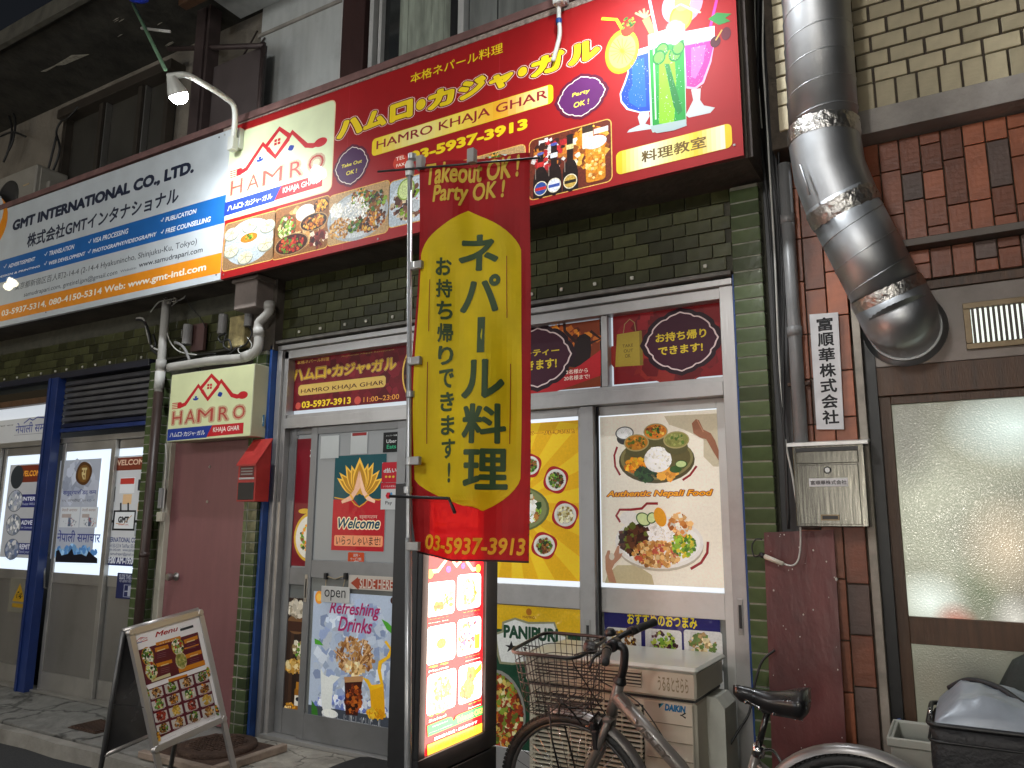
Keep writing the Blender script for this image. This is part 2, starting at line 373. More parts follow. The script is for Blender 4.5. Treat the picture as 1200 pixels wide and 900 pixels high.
def refine_(vs, ts, L):
    vs = list(vs); st = list(ts); out = []
    cache = {}
    def mid(a, b):
        k = (min(a, b), max(a, b))
        if k not in cache: cache[k] = len(vs); vs.append(((vs[a][0]+vs[b][0])/2, (vs[a][1]+vs[b][1])/2))
        return cache[k]
    while st:
        a, b, c = st.pop(); d = [math.dist(vs[a], vs[b]), math.dist(vs[b], vs[c]), math.dist(vs[c], vs[a])]; m_ = max(d)
        if m_ <= L: out.append((a, b, c)); continue
        i = d.index(m_)
        if i == 0: m = mid(a, b); st += [(a, m, c), (m, b, c)]
        elif i == 1: m = mid(b, c); st += [(a, b, m), (a, m, c)]
        else: m = mid(c, a); st += [(a, b, m), (m, b, c)]
    return vs, out
def ycanvas(Y, **k): return Canvas((0, Y, 0), (1, 0, 0), (0, 0, 1), **k)     # a print facing the street
L_ARM1, L_ARM2, L_ARM3, L_ST1, L_KIOSK, L_KIOSKW, L_WINFILL, L_FILL2, L_FILL3, L_FILM = 125, 125, 45, 100, .85, 10, 4, 150, 310, .27
# ------------------------------------------------------------------ lamps the photograph shows (or shows the mirror image of)
def lamp_light(name, loc, power, col, rad, aim=None, spot=None, blend=.6):
    l = bpy.data.lights.new(name, 'SPOT' if spot else 'POINT'); l.energy = power; l.color = col; l.shadow_soft_size = rad
    o = bpy.data.objects.new(name, l); COL.objects.link(o); o.location = loc
    if spot: l.spot_size = R(spot); l.spot_blend = blend; o.rotation_euler = (Vector(aim)-Vector(loc)).to_track_quat('-Z', 'Y').to_euler()
    return o
def arm_lamp(label, base, head, mid, power, col, es):
    t = thing('sign_lamp', label, 'lamp', base); B, H = Vector(base), Vector(head); LM = mat('pale_lamp_paint', (.55, .56, .52), .4, .1, .1, 8)
    box('bracket', (B.x-.035, 3.655, B.z-.10), (B.x+.035, 3.699, B.z+.07), LM, t, .004); box('junction_box', (B.x-.03, 3.60, B.z-.13), (B.x+.03, 3.654, B.z-.02), LM, t, .004)
    wire('arm', [B+Vector((0, -.07, -.05))]+[Vector(m) for m in mid]+[H+Vector((-.10, -.03, .17))], .021, LM, t, 10, 6)
    d = Vector((0, .55, -.83)).normalized()
    MB().lathe(H-d*.015, -d, [(0, .066), (.02, .066), (.05, .055), (.09, .04), (.12, .03)], 20).build('housing', LM, t)
    MB().lathe(H-d*.012, d, [(0, .062), (.015, .061), (.04, .048), (.055, .028), (.06, .005)], 20).build('lens', emis('lamp_lens_%g' % es, col, es), t)
    lamp_light('sign_lamp_light', H+d*.07, power, col, .045, H+Vector((0, .3, -1)), 156, 1.0)
LP = (-4.42, 3.03, 4.36)
ARM1 = dict(base=(-4.585, 3.70, 4.40), head=LP, mid=[PY(275, 128, 3.55), PY(262, 113, 3.42), PY(238, 98, 3.2), PY(218, 88, 3.06)])
# ------------------------------------------------------------------ surfaces
ALU = mat('anodised_aluminium', (.42, .41, .40), .38, .55, .10, 3, .08, 60, rand=.05, dirt=.25, stretch=(1, 1, .15))
ALUD = mat('dull_grey_aluminium', (.24, .245, .25), .42, .4, .10, 3, .05, 60, rand=.05, dirt=.2)
WHITEALU = mat('white_worn_aluminium', (.55, .55, .53), .4, .3, .08, 3, .05, 60, dirt=.2)
BLACK = mat('black_paint', (.012, .012, .013), .42, 0, .2, 20)
RUBBER = mat('black_rubber', (.014, .014, .014), .62, 0, .2, 30, .2)
DARK = mat('dark_room', (.02, .018, .016), .8)
BLUE = mat('blue_masking_strip', (.012, .055, .22), .4, 0, .15, 8)
BLUEP = mat('dark_blue_paint', (.012, .03, .13), .32, 0, .15, 8, .05)
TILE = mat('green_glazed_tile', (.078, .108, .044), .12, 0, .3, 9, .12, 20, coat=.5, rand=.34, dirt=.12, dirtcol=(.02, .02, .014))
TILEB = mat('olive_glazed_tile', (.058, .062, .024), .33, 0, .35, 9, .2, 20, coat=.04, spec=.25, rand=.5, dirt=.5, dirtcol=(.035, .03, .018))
GROUT = mat('cement_grout', (.26, .26, .21), .85, 0, .25, 14, .4, 60, dirt=.5, dirtcol=(.09, .085, .06))
GROUTD = mat('dark_grout', (.06, .058, .042), .85, 0, .3, 14, .4, 60)
BEIGE = mat('beige_facing_brick', (.5, .43, .28), .55, 0, .12, 12, .25, 60, rand=.14, dirt=.15, dirtcol=(.12, .1, .06))
BEIGEG = mat('brick_mortar', (.075, .06, .045), .9, 0, .3, 20, .5, 70)
REDT = mat('rust_brown_tile', (.29, .09, .042), .42, 0, .28, 8, .25, 45, rand=.45, dirt=.4, dirtcol=(.05, .035, .03))
GREYT = mat('grey_brown_tile', (.12, .075, .06), .45, 0, .2, 8, .25, 45, rand=.3, dirt=.3)
CONC = mat('weathered_concrete', (.27, .255, .225), .85, 0, .22, 6, .5, 50, dirt=.6, dirtcol=(.1, .09, .075))
CANOPY = mat('stained_canopy_soffit', (.075, .062, .048), .85, 0, .3, 5, .5, 30, dirt=.7, dirtcol=(.02, .017, .014))
MAUVE = mat('mauve_sheet_metal', (.2, .11, .1), .5, .2, .2, 10, .15, dirt=.4, dirtcol=(.05, .035, .03))
PLASTER = mat('grey_brown_plaster', (.17, .15, .12), .9, 0, .2, 3, .6, 40, dirt=.6, dirtcol=(.06, .05, .04))
CREAMP = mat('pale_grey_siding', (.43, .45, .44), .6, 0, .1, 4, .25, 60, dirt=.25, stretch=(3, 3, .4))
WOOD = mat('dark_brown_wood', (.085, .043, .022), .45, 0, .3, 6, .25, 40, stretch=(6, 6, .5))
WOODR = mat('dark_red_wood', (.035, .014, .012), .5, 0, .2, 6, .2, 40, stretch=(6, 6, .5))
STEEL = mat('brushed_steel', (.44, .43, .41), .3, .9, .12, 3, .1, 60, stretch=(1, 1, .1))
GALV = mat('galvanised_duct', (.5, .515, .53), .46, 1, .12, 4, .12, 6, dirt=.12, dirtcol=(.2, .15, .11))
FOIL = mat('crinkled_foil_tape', (.62, .6, .57), .3, 1, .1, 30, 1, 45)
PURP = mat('dusty_plum_door', (.23, .095, .098), .4, 0, .08, 5, .1, 40, dirt=.2, dirtcol=(.09, .05, .05), stretch=(3, 3, .3))
CREAM = mat('cream_plastic', (.5, .47, .38), .5, 0, .1, 6, dirt=.2)
PVC = mat('grey_white_pvc', (.42, .41, .38), .45, 0, .12, 6, dirt=.35, dirtcol=(.12, .1, .08))
PIPEB = mat('brown_downpipe', (.05, .032, .027), .4, 0, .15, 6)
CABLE = mat('black_cable', (.012, .012, .012), .5)
CABLEW = mat('white_cable', (.5, .5, .46), .5)
ASPH = mat('asphalt', (.035, .036, .038), .85, 0, .35, 60, 1, 180, dirt=.3, dirtcol=(.06, .06, .058))
LITW = emis('lit_frosted_glass', (.86, .93, 1), .9, .3)

# ------------------------------------------------------------------ ground
def sheet(name, x0, y0, x1, y1, z, m, nx=1, ny=1, amp=0, **kw):
    b = MB(); q = random.Random(3); vs = []
    for j in range(ny+1):
        for i in range(nx+1): vs.append((x0+(x1-x0)*i/nx, y0+(y1-y0)*j/ny, z+(amp*q.uniform(-1, 1) if 0 < i < nx and 0 < j < ny else 0)))
    b.add(vs, [(j*(nx+1)+i, j*(nx+1)+i+1, (j+1)*(nx+1)+i+1, (j+1)*(nx+1)+i) for j in range(ny) for i in range(nx)])
    return b.build(name, m, kind='structure', **kw)
sheet('ground', -400, -400, 400, 400, -.13, ASPH)
sheet('road', -30, -6, 12, 3.36, -.10, ASPH)
STONE = mat('old_pavement_concrete', (.2, .196, .18), .8, 0, .25, 5, 2, 16, dirt=.85, dirtcol=(.085, .08, .07), crack=1.7)
STONEP = mat('pale_cracked_threshold', (.36, .33, .28), .75, 0, .3, 7, 2.2, 14, dirt=.9, dirtcol=(.12, .11, .09), crack=5)
b = MB(); q = random.Random(5)
# pavement slabs in front of the travel office: cut irregularly, with open joints
def slab(name, x0, x1, y0, y1, m, zt=0, zb=-.12, seed=1, n=7):
    q = random.Random(seed); b = MB(); top = []
    for i in range(n+1): top.append((x0+(x1-x0)*i/n, y0+q.uniform(-.012, .012) if 0 < i < n else y0))
    for i in range(n, -1, -1): top.append((x0+(x1-x0)*i/n, y1))
    b.prism([(x, y, zb) for x, y in top], (0, 0, zt-zb)); o = b.build(name, m); fixn(o); return o
pv = thing('pavement', 'cracked concrete pavement slabs along the foot of the shop fronts', 'pavement', (-6, 3.6, 0)); pv['kind'] = 'structure'; del pv['category']
for i, (x0, x1, y0, y1) in enumerate([(-12, -8.7, 3.35, 4.2), (-8.69, -6.52, 3.34, 4.2), (-6.505, -5.35, 3.36, 4.2), (-5.338, -4.62, 3.35, 4.2)]):
    o = slab('slab', x0, x1, y0, y1, STONE, 0, -.12, i, 9); o.parent = pv; o.location = -pv.location
o = slab('threshold', -4.612, -3.0, 3.38, 4.2, STONEP, .002, -.12, 9, 9); o.parent = pv; o.location = -pv.location
o = slab('slab', -2.99, 3.5, 3.35, 4.2, STONE, 0, -.12, 10, 12); o.parent = pv; o.location = -pv.location
o = slab('kerb', -12, -4.3, 3.255, 3.33, CONC, -.005, -.13, 12, 20); o.parent = pv; o.location = -pv.location

# ------------------------------------------------------------------ restaurant building
bld = thing('shop_building', 'two-storey building with green tiles below and pale panels above behind the signs', 'building', (-4, 4.2, 0))
box('wall', (-12, 4.42, 0), (-.78, 4.8, 2.75), DARK, bld)
box('lintel_wall', (-4.62, 4.075, 2.845), (-.966, 4.42, 3.42), GROUTD, bld)
box('lintel_wall', (-12, 4.075, 2.845), (-4.62, 4.42, 3.42), GROUTD, bld)
box('upper_wall', (-12, 4.16, 3.42), (-.78, 4.6, 6.6), PLASTER, bld)
# upper storey seen above the signboards
p0 = PY(305, 45, 4.1); p1 = PY(405, 0, 4.1)
box('siding_panel', (-4.93, 4.11, 4.5), (-3.975, 4.16, 5.63), CREAMP, bld)
box('siding_panel', (-4.93, 4.11, 5.66), (-3.975, 4.16, 6.6), CREAMP, bld)
box('batten', (-4.96, 4.095, 5.63), (-3.97, 4.16, 5.66), CONC, bld)
box('batten', (-3.975, 4.09, 4.4), (-3.935, 4.16, 6.6), WHITEALU, bld)
box('corner_post', (-3.935, 4.06, 4.4), (-3.70, 4.16, 6.6), WOODR, bld)
w1 = box('window', (-3.70, 4.13, 4.4), (-1.2, 4.159, 6.6), mat('night_glass', (.02, .022, .022), .12, 0, .2, 4, coat=.5), bld)
box('frame', (-3.66, 4.07, 4.4), (-3.62, 4.13, 6.6), WHITEALU, w1); box('frame', (-3.575, 4.08, 4.4), (-3.545, 4.128, 6.6), WHITEALU, w1)
box('mullion', (-2.9, 4.08, 4.4), (-2.83, 4.13, 6.6), BLACK, w1); box('mullion', (-2.82, 4.06, 4.4), (-2.77, 4.13, 6.6), WHITEALU, w1)
def curtain(name, x0, x1, m, y=4.122):
    b = MB(); b.smooth = True; n = 60; vs = []
    for i in range(n+1):
        x = x0+(x1-x0)*i/n; d = .006*math.sin(i*.9)+.004*math.sin(i*2.3)
        vs += [(x, y+d, 4.4), (x, y+d, 6.6)]
    b.add(vs, [(2*i, 2*i+2, 2*i+3, 2*i+1) for i in range(n)]); return b.build(name, m, w1)
curtain('curtain', -3.40, -2.91, mat('grey_green_curtain', (.24, .27, .22), .8, 0, .35, 5, .3, stretch=(4, 4, .6)))
curtain('curtain', -2.76, -1.2, mat('grey_curtain', (.16, .17, .16), .6, 0, .2, 5, .2, stretch=(4, 4, .6)))
# left house front: plaster wall, dark window, broad eave
w2 = box('window', (-7.75, 4.13, 4.3), (-6.1, 4.159, 5.62), mat('dim_glass', (.045, .042, .035), .35, 0, .25, 3), bld)
for x in (-7.78, -7.15, -6.52, -6.1): box('frame', (x-.03, 4.05, 4.3), (x+.03, 4.13, 5.62), mat('old_bronze_frame', (.06, .05, .04), .4, .4), w2)
for x in (-7.10, -6.47): box('frame', (x, 4.07, 4.3), (x+.015, 4.13, 5.62), STEEL, w2)
box('head', (-7.85, 4.0, 5.62), (-6.0, 4.158, 5.72), mat('old_bronze_frame', 0), w2)
EAVE = mat('rotten_eave_boards', (.03, .028, .022), .8, 0, .5, 6, .7, 20, dirt=.6, dirtcol=(.07, .065, .05))
ev = box('eave', (-16, 3.27, 5.93), (-4.3, 4.5, 5.99), EAVE, bld)
box('fascia', (-16, 3.22, 5.88), (-4.3, 3.27, 6.04), mat('worn_fascia', (.075, .07, .055), .7, 0, .3, 10, .3), ev)
for i in range(0): box('rafter', (-11+i*.85, 3.2, 5.86), (-10.94+i*.85, 4.15, 5.929), EAVE, ev)
b = MB(); q = random.Random(4)
b.prism([PZ(x, y, 5.926) for x, y in ((48, 84), (62, 78), (84, 65), (104, 64), (90, 70), (76, 76), (66, 77), (54, 84))], (0, 0, .003))
b.build('peeling_paint', mat('peeled_board', (.34, .32, .26), .8, 0, .3, 30), ev)
b = MB()
for i in range(7):
    x, y, l_ = q.uniform(120, 200), q.uniform(22, 62), q.uniform(4, 11); b.prism([PZ(x, y, 5.926), PZ(x+l_*.5, y-l_*.33-.5, 5.926), PZ(x+l_, y-l_*.55, 5.926), PZ(x+l_*.6, y-l_*.28, 5.926)], (0, 0, .003))
b.build('peeling_paint', mat('peeled_board', 0), ev)
# steel post, brackets and dark sheet screen beside the lamp
scr = thing('steel_screen', 'dark sheet metal screen on a brown steel post above the sign joint', 'screen', (-5.5, 3.9, 4.5))
box('post', (-5.48, 3.86, 4.4), (-5.36, 3.98, 6.0), mat('brown_steel', (.06, .042, .04), .5, .3, .2, 8, .1), scr)
box('post', (-5.33, 3.86, 4.4), (-5.30, 3.98, 6.0), mat('brown_steel', 0), scr)
box('sheet', (-5.29, 3.93, 4.4), (-4.65, 3.95, 5.36), mat('dark_sheet', (.085, .068, .066), .5, .2, .1, 5, .1), scr)
b = MB(); b.tube([(-5.9, 3.9, 5.72), (-4.63, 3.9, 5.33)], .026, 4); b.tube([(-4.64, 3.9, 5.36), (-4.64, 3.9, 4.4)], .02, 4); b.tube([(-5.0, 3.95, 5.3), (-4.97, 4.1, 5.7)], .008, 5); b.tube([(-4.85, 3.95, 5.3), (-4.87, 4.1, 5.6)], .008, 5); b.build('brace', mat('brown_steel', 0), scr)
beam = box('roof_beam', (-5.3, 3.55, 5.72), (-3.6, 3.63, 5.84), WOOD, bld)
box('roof_edge', (-5.2, 3.3, 5.9), (-3.5, 4.1, 5.93), CREAMP, bld)
# canopy behind the signboards
cn = thing('sign_canopy', 'stained concrete canopy holding both long signboards', 'canopy', (-4, 3.9, 3.3))
box('soffit', (-12, 3.735, 3.322), (-.785, 4.074, 3.36), CANOPY, cn)
box('fascia_box', (-12, 3.735, 3.361), (-.785, 4.1, 4.44), CANOPY, cn)
box('end_panel', (-.784, 3.735, 3.322), (-.76, 4.1, 4.5), mat('rusty_flashing', (.04, .028, .022), .7, .2, .5, 6, .6, 20), cn)
e = box('flashing', (-12, 3.69, 4.545), (-.76, 4.1, 4.60), MAUVE, cn)
box('flashing_lip', (-4.80, 3.70, 4.49), (-.76, 3.734, 4.54), mat('chipped_white_edge', (.3, .24, .2), .8, 0, .5, 40, .8), cn)
# tiles: one glazed slip each, grout recessed behind
def tileprot(w_, h_, m, y, parent, d=.012):
    o = MB().box((0, y, 0), (w_, y+d, h_), .0016).build('tile', m, parent); return o
def tile_rows(parent, m, x0, x1, z0, z1, w_, h_, g, y, bond=True, jit=.0, skip=None):
    pr = None; r = 0; z = z0; q = random.Random(int(z0*100)+int(x0*50)); base = wl(parent)
    while z+h_ <= z1+.001:
        x = x0-((w_+g)/2 if bond and r % 2 else 0)
        while x < x1-.01:
            a = max(x, x0); c = min(x+w_, x1)
            if c-a > .03 and not (skip and skip(a, z)):
                if c-a > w_-.002:
                    if pr is None: pr = tileprot(w_, h_, m, y, parent); pr.data.transform(Matrix.Translation(base)); o = pr
                    else: o = pr.copy(); COL.objects.link(o)
                    o.location = Vector((a, q.uniform(0, jit), z))-base
                else: MB().box((a, y, z), (c, y+.012, z+h_), .0016).build('tile', m, parent)
            x += w_+g
        z += h_+g; r += 1
tb = thing('tiled_band', 'band of olive glazed tiles between the red sign and the aluminium shop front', 'wall', (-2.7, 4.07, 2.85))
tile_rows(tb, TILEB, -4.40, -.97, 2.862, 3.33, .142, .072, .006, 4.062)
for i in range(15):
    x = -4.22+i*.222+rnd.uniform(-.02, .02)
    if i in (5, 13): continue
    box('stud', (x, 4.048, 2.885), (x+.022, 4.061, 2.907), mat('pale_stud', (.6, .58, .5), .5), tb, .004)
tb2 = thing('tiled_band', 'band of dark olive tiles above the travel office shutter', 'wall', (-7, 4.07, 2.85))
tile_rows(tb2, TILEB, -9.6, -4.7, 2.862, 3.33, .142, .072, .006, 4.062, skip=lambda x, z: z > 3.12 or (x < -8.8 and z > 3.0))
for i in range(13):
    x = -8.6+i*.225+rnd.uniform(-.02, .02); box('stud', (x, 4.048, 2.885), (x+.022, 4.061, 2.907), mat('pale_stud', 0), tb2, .004)
def pilaster(label, x0, x1, yf, z1, retw, n2=False, split=None, hh=.069, yb=4.09):
    p = thing('tiled_pilaster', label, 'pillar', ((x0+x1)/2, yf, 0))
    box('core', (x0+.002, yf+.0035, 0), (x1-.0035, yb+.3, z1), GROUT, p)
    g = .009; z = .012; protos = {}; base = wl(p); q = random.Random(int(-x0*10))
    cols = [(x0, x1)] if split is None else [(x0, split-g/2), (split+g/2, x1)]
    while z < z1-.05:
        for k, (a, c) in enumerate(cols):
            if k not in protos:
                o = MB().box((a, yf, 0), (c, yf+.012, hh), .0018).build('tile', TILE, p); protos[k] = o; o.location.z += z
            else: o = protos[k].copy(); COL.objects.link(o); o.location.z = z
        if 's' not in protos:
            o = MB().box((x1-.012, yf+.014, 0), (x1, yf+.014+retw, hh), .0018).build('tile', TILE, p); protos['s'] = o; o.location.z += z
        else: o = protos['s'].copy(); COL.objects.link(o); o.location.z = z
        z += hh+g
    return p
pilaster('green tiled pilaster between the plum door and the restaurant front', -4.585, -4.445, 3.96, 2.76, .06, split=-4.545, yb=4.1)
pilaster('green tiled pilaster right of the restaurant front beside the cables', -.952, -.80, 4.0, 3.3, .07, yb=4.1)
box('core', (-.965, 4.06, 0), (-.785, 4.42, 3.42), GROUTD, bld)
p = pilaster('narrow strip of green tiles behind the brown downpipe', -5.90, -5.70, 4.0, 2.80, .05, split=-5.80, yb=4.1)
box('concrete_patch', (-4.66, 3.985, 2.765), (-4.40, 4.07, 3.33), CANOPY, bld)

# ------------------------------------------------------------------ restaurant front: aluminium frame, doors, windows
fr = thing('aluminium_storefront', 'aluminium shop front with sliding doors, transom panels and full-height windows', 'shop front', (-2.7, 4.09, 0))
box('masking_strip', (-4.438, 3.985, 0), (-4.412, 4.06, 2.80), BLUE, fr); box('masking_strip', (-.968, 4.03, 0), (-.958, 4.09, 2.82), BLUE, fr)
box('jamb', (-4.408, 4.035, 0), (-4.36, 4.16, 2.80), ALU, fr); box('jamb', (-4.358, 4.06, 0), (-4.315, 4.16, 2.76), ALU, fr)
box('jamb', (-1.045, 4.05, 0), (-.972, 4.16, 2.80), ALU, fr)
box('head', (-4.41, 4.03, 2.765), (-.97, 4.16, 2.80), ALU, fr); box('head', (-4.36, 4.06, 2.70), (-1.045, 4.16, 2.763), ALU, fr)
box('head_cap', (-4.44, 4.0, 2.812), (-.965, 4.07, 2.835), mat('dirty_cap', (.16, .15, .135), .7, .2, .4, 12, .5), fr)
TZ = 2.165
box('transom', (-4.314, 4.05, TZ), (-1.046, 4.16, TZ+.075), ALU, fr)
box('transom_lip', (-4.314, 4.075, TZ+.076), (-1.046, 4.16, TZ+.105), ALU, fr)
for x in (-3.16, PY(708.5, 430, 4.075).x): box('transom_post', (x-.02, 4.075, TZ+.106), (x+.02, 4.16, 2.699), ALU, fr)
box('post', (-3.15, 4.055, 0), (-3.07, 4.16, TZ-.001), ALU, fr)
for x0, x1 in ((-4.314, -3.181), (-3.139, -1.80), (-1.75, -1.046)): box('transom_pane', (x0, 4.14, TZ+.106), (x1, 4.15, 2.699), emis('transom_lit_pane', (.8, .9, 1), .55, .3), fr)
box('sill', (-4.36, 4.03, .004), (-.97, 4.16, .03), ALU, fr)
def leaf(name, x0, x1, y, bars, m, panes, parent=fr, sw=.06, z0=.032, z1=TZ-.002, swl=None):
    """a sliding leaf: stiles, rails at the given heights, panes between"""
    lf = box(name, (x0, y, z0), (x0+(swl or sw), y+.032, z1), m, parent)
    box('stile', (x1-sw, y, z0), (x1, y+.032, z1), m, lf)
    for a, c in bars: box('rail', (x0+(swl or sw)+.0005, y+.002, a), (x1-sw-.0005, y+.03, c), m, lf)
    for a, c, pm in panes: box('pane', (x0+(swl or sw)+.0006, y+.014, a+.0006), (x1-sw-.0006, y+.02, c-.0006), pm, lf)
    return lf
GLD = mat('dim_window_glass', (.2, .21, .2), .12, 0, .15, 3, coat=.6)
LITD = emis('door_lit_pane', (.75, .8, .8), .15, .12)
leaf('door', -4.313, -3.86, 4.112, [(.032, .2), (1.04, 1.16), (2.12, 2.163)], ALUD, [(.2, 1.04, GLD), (1.16, 2.12, LITD)], sw=.05, swl=.075)
d1 = leaf('door', -4.055, -3.185, 4.075, [(.032, .2), (1.10, 1.22), (2.11, 2.163)], ALUD, [(.2, 1.10, GLD), (1.22, 2.11, LITD)], sw=.075, swl=.06)
box('finger_pull', (-4.045, 4.072, .93), (-4.018, 4.0745, 1.12), STEEL, d1)
box('recess', (-4.037, 4.069, .96), (-4.026, 4.0716, 1.09), BLACK, d1)
leaf('window', -3.069, -1.855, 4.10, [(.032, .2), (1.005, 1.125), (2.115, 2.163)], ALU, [(.2, 1.005, GLD), (1.125, 2.115, LITW)], sw=.07)
wr = leaf('window', -1.854, -1.046, 4.125, [(.032, .2), (.995, 1.13), (2.11, 2.163)], WHITEALU, [(.2, .995, GLD), (1.13, 2.11, LITW)], sw=.06, swl=.04)
box('stile', (-1.90, 4.07, .032), (-1.815, 4.099, TZ-.002), ALU, fr)
box('shadow_gap', (-1.814, 4.11, .032), (-1.80, 4.124, TZ-.002), BLACK, fr)
for (x0, x1, z0, z1, y) in ((-1.877, -1.848, .77, .955, 4.066), (-1.022, -.995, .94, 1.115, 4.046)):
    h = box('door_pull', (x0, y, z0), (x1, y+.0035, z1), STEEL, fr); box('recess', (x0+.006, y-.002, z0+.03), (x1-.006, y, z1-.03), BLACK, h)

# ------------------------------------------------------------------ travel office front
of = thing('travel_office_entrance', 'travel office front with blue post, half-lowered roller shutter and aluminium sliding doors', 'shop front', (-7, 4.02, 0))
OY = 4.06
def ox(x, y, Y=OY): return PY(x, y, Y).x
xp0 = ox(25, 750, 3.98); xp1 = ox(37, 750, 3.98)
box('post', (xp0, 3.96, 0), (xp1, 4.04, 2.80), BLUEP, of); box('post_ridge', (xp0+.045, 3.945, .001), (xp0+.06, 3.96, 2.80), BLUEP, of)
xr = -5.93
box('beam', (-12, 3.98, 2.79), (xr+.03, 4.08, 2.85), mat('black_blue_beam', (.01, .012, .025), .4), of)
sh = box('shutter_box', (xp1, 4.10, 2.36), (xr, 4.16, 2.79), BLACK, of)
zt, zb = 2.775, PY(100, 500, 4.03).z
n = 8; SLAT = mat('grey_shutter_slat', (.11, .11, .12), .38, .5, .15, 6, .1)
pr = None
for i in range(n):
    z = zt-(zt-zb)*(i+1)/n; hgt = (zt-zb)/n
    bb = MB(); y0 = 4.03
    bb.prism([(xp1, y0+.018, z+.004), (xp1, y0, z+.012), (xp1, y0+.004, z+hgt*.75), (xp1, y0+.02, z+hgt-.004), (xp1, y0+.03, z+hgt-.004), (xp1, y0+.03, z+.004)], (xr-xp1, 0, 0))
    o = bb.build('slat', SLAT if i < n-1 else mat('dark_blue_slat', (.02, .025, .06), .35, .4), sh); fixn(o)
box('bottom_bar', (xp1, 4.02, zb-.035), (xr, 4.06, zb), BLUEP, of)
WARM = mat('warm_aluminium', (.38, .37, .345), .35, .6, .12, 4, .05, dirt=.2)
ztr = PY(100, 515, OY).z
box('head', (-12, OY+.002, ztr-.02), (xr, OY+.1, ztr+.03), WARM, of)
box('jamb', (xr-.02, OY, 0), (xr+.01, OY+.1, ztr), WARM, of)
# transom pane with banner on the left
box('transom_pane', (-12, OY+.06, ztr+.03), (xp0, OY+.07, 2.60), emis('office_lit', (.85, .92, 1), .6, .3), of)
box('transom_bar', (-12, OY, 2.60), (xp0, OY+.08, 2.66), WOOD, of)
OFG = emis('office_lit_pane', (.74, .86, 1), 1.05, .3)
METP = mat('stainless_kick_panel', (.25, .245, .23), .4, .6, .12, 3, .1, stretch=(1, 1, .2), dirt=.2)
def oleaf(name, pL, pR, y, zc=1.02, zc2=.93):
    x0, x1 = pL, pR
    lf = box(name, (x0, y, .02), (x0+.05, y+.03, ztr-.022), WARM, of); box('stile', (x1-.06, y, .02), (x1, y+.03, ztr-.022), WARM, lf)
    for a, c in ((.02, .17), (zc2, zc), (ztr-.10, ztr-.022)): box('rail', (x0+.051, y+.002, a), (x1-.061, y+.028, c), WARM, lf)
    box('kick_panel', (x0+.051, y+.012, .1705), (x1-.061, y+.02, zc2-.0005), METP, lf)
    box('pane', (x0+.051, y+.012, zc+.0005), (x1-.061, y+.018, ztr-.1005), OFG, lf); return lf
xm = ox(112, 740)
l1 = oleaf('door', xp1+.02, xm+.03, OY+.002); l2 = oleaf('door', xm-.03, xr-.02, OY+.036)
l3 = oleaf('door', -9.2, -8.27, OY+.002); l4 = oleaf('door', -8.27, xp0, OY+.036)
# door pulls on the meeting stile by the post
for x, y0, y1 in ((47.5, 650, 690), (53, 650, 690)):
    a = PY(x, y0, OY-.03); c = PY(x-1.5, y1, OY-.03)
    MB().tube([(a.x, OY, a.z), (a.x, OY-.03, a.z-.01), (c.x, OY-.03, c.z+.01), (c.x, OY, c.z)], .008, 6).build('handle', STEEL, of)
box('sill', (-12, OY-.05, .003), (xr, OY+.08, .02), WARM, of)

# ------------------------------------------------------------------ plum door
pd = thing('plum_door', 'plain plum-coloured steel door with a round knob beside the travel office', 'door', (-5.2, 4.06, 0))
box('leaf', (-5.56, 4.06, .01), (-4.62, 4.10, 2.25), PURP, pd)
box('jamb', (-5.625, 4.02, 0), (-5.562, 4.12, 2.25), CREAM, pd)
a = PY(196, 676, 4.0)
kn = MB().lathe((a.x+.03, 4.06, a.z), (0, -1, 0), [(0, .032), (.008, .032), (.012, .012), (.04, .012), (.045, .026), (.07, .03), (.085, .024)], 20).build('knob', STEEL, pd)
for px in ((246, 547), (243, 588)):
    a = PY(*px, 4.06); MB().lathe((a.x, 4.06, a.z), (0, -1, 0), [(0, .012), (.006, .01)], 12).build('spyhole', STEEL, pd)
a = PY(271, 790, 4.055); box('hinge', (-4.64, 4.045, .35), (-4.622, 4.06, .55), BLACK, pd)

# ------------------------------------------------------------------ right building
rb = thing('brick_building', 'brown tiled neighbour building with beige brick upper storey and wooden glazed door', 'building', (.5, 4.1, 0))
box('wall', (-.62, 4.03, 2.64), (3.2, 4.5, 3.42), BEIGEG, rb); box('inner_wall', (-.62, 4.2, 2.36), (3.2, 4.5, 2.639), BEIGEG, rb); box('wall', (-.70, 4.03, 0), (-.385, 4.5, 2.36), BEIGEG, rb)
box('upper_wall', (-.70, 3.915, 3.42), (3.2, 4.5, 6.5), BEIGEG, rb)
LB = 3.41; LT = 3.505
box('lintel', (-.53, 3.885, LB-.03), (3.2, 4.2, LT), mat('grey_lintel', (.36, .33, .3), .8, 0, .2, 5, .4, 40, dirt=.3), rb)
base = wl(rb)
def brickset(nm, w_, h_, m, places, y, d=.03):
    pr = None
    for x, z in places:
        if pr is None: pr = MB().box((0, 0, 0), (w_, d, h_), .0025).build(nm, m, rb); pr.data.transform(Matrix.Translation(base)); o = pr
        else: o = pr.copy(); COL.objects.link(o)
        o.location = Vector((x, y, z))-base
bw, bh = .142, .0735; px_, pz_ = .155, .0848
x0 = -.655
brickset('brick', .082, .135, BEIGE, [(x0+i*.093, LT+.005) for i in range(22)], 3.90)
zz = LT+.148; pl = []; hl = []; r = 0
while zz < 4.95:
    for i in range(13):
        xx = x0+i*px_+(px_/2 if r % 2 else 0)
        if xx+bw < 1.4: pl.append((xx, zz))
    if r % 2: hl.append((x0, zz))
    zz += pz_; r += 1
brickset('brick', bw, bh, BEIGE, pl, 3.90); brickset('brick', .0645, bh, BEIGE, hl, 3.90)
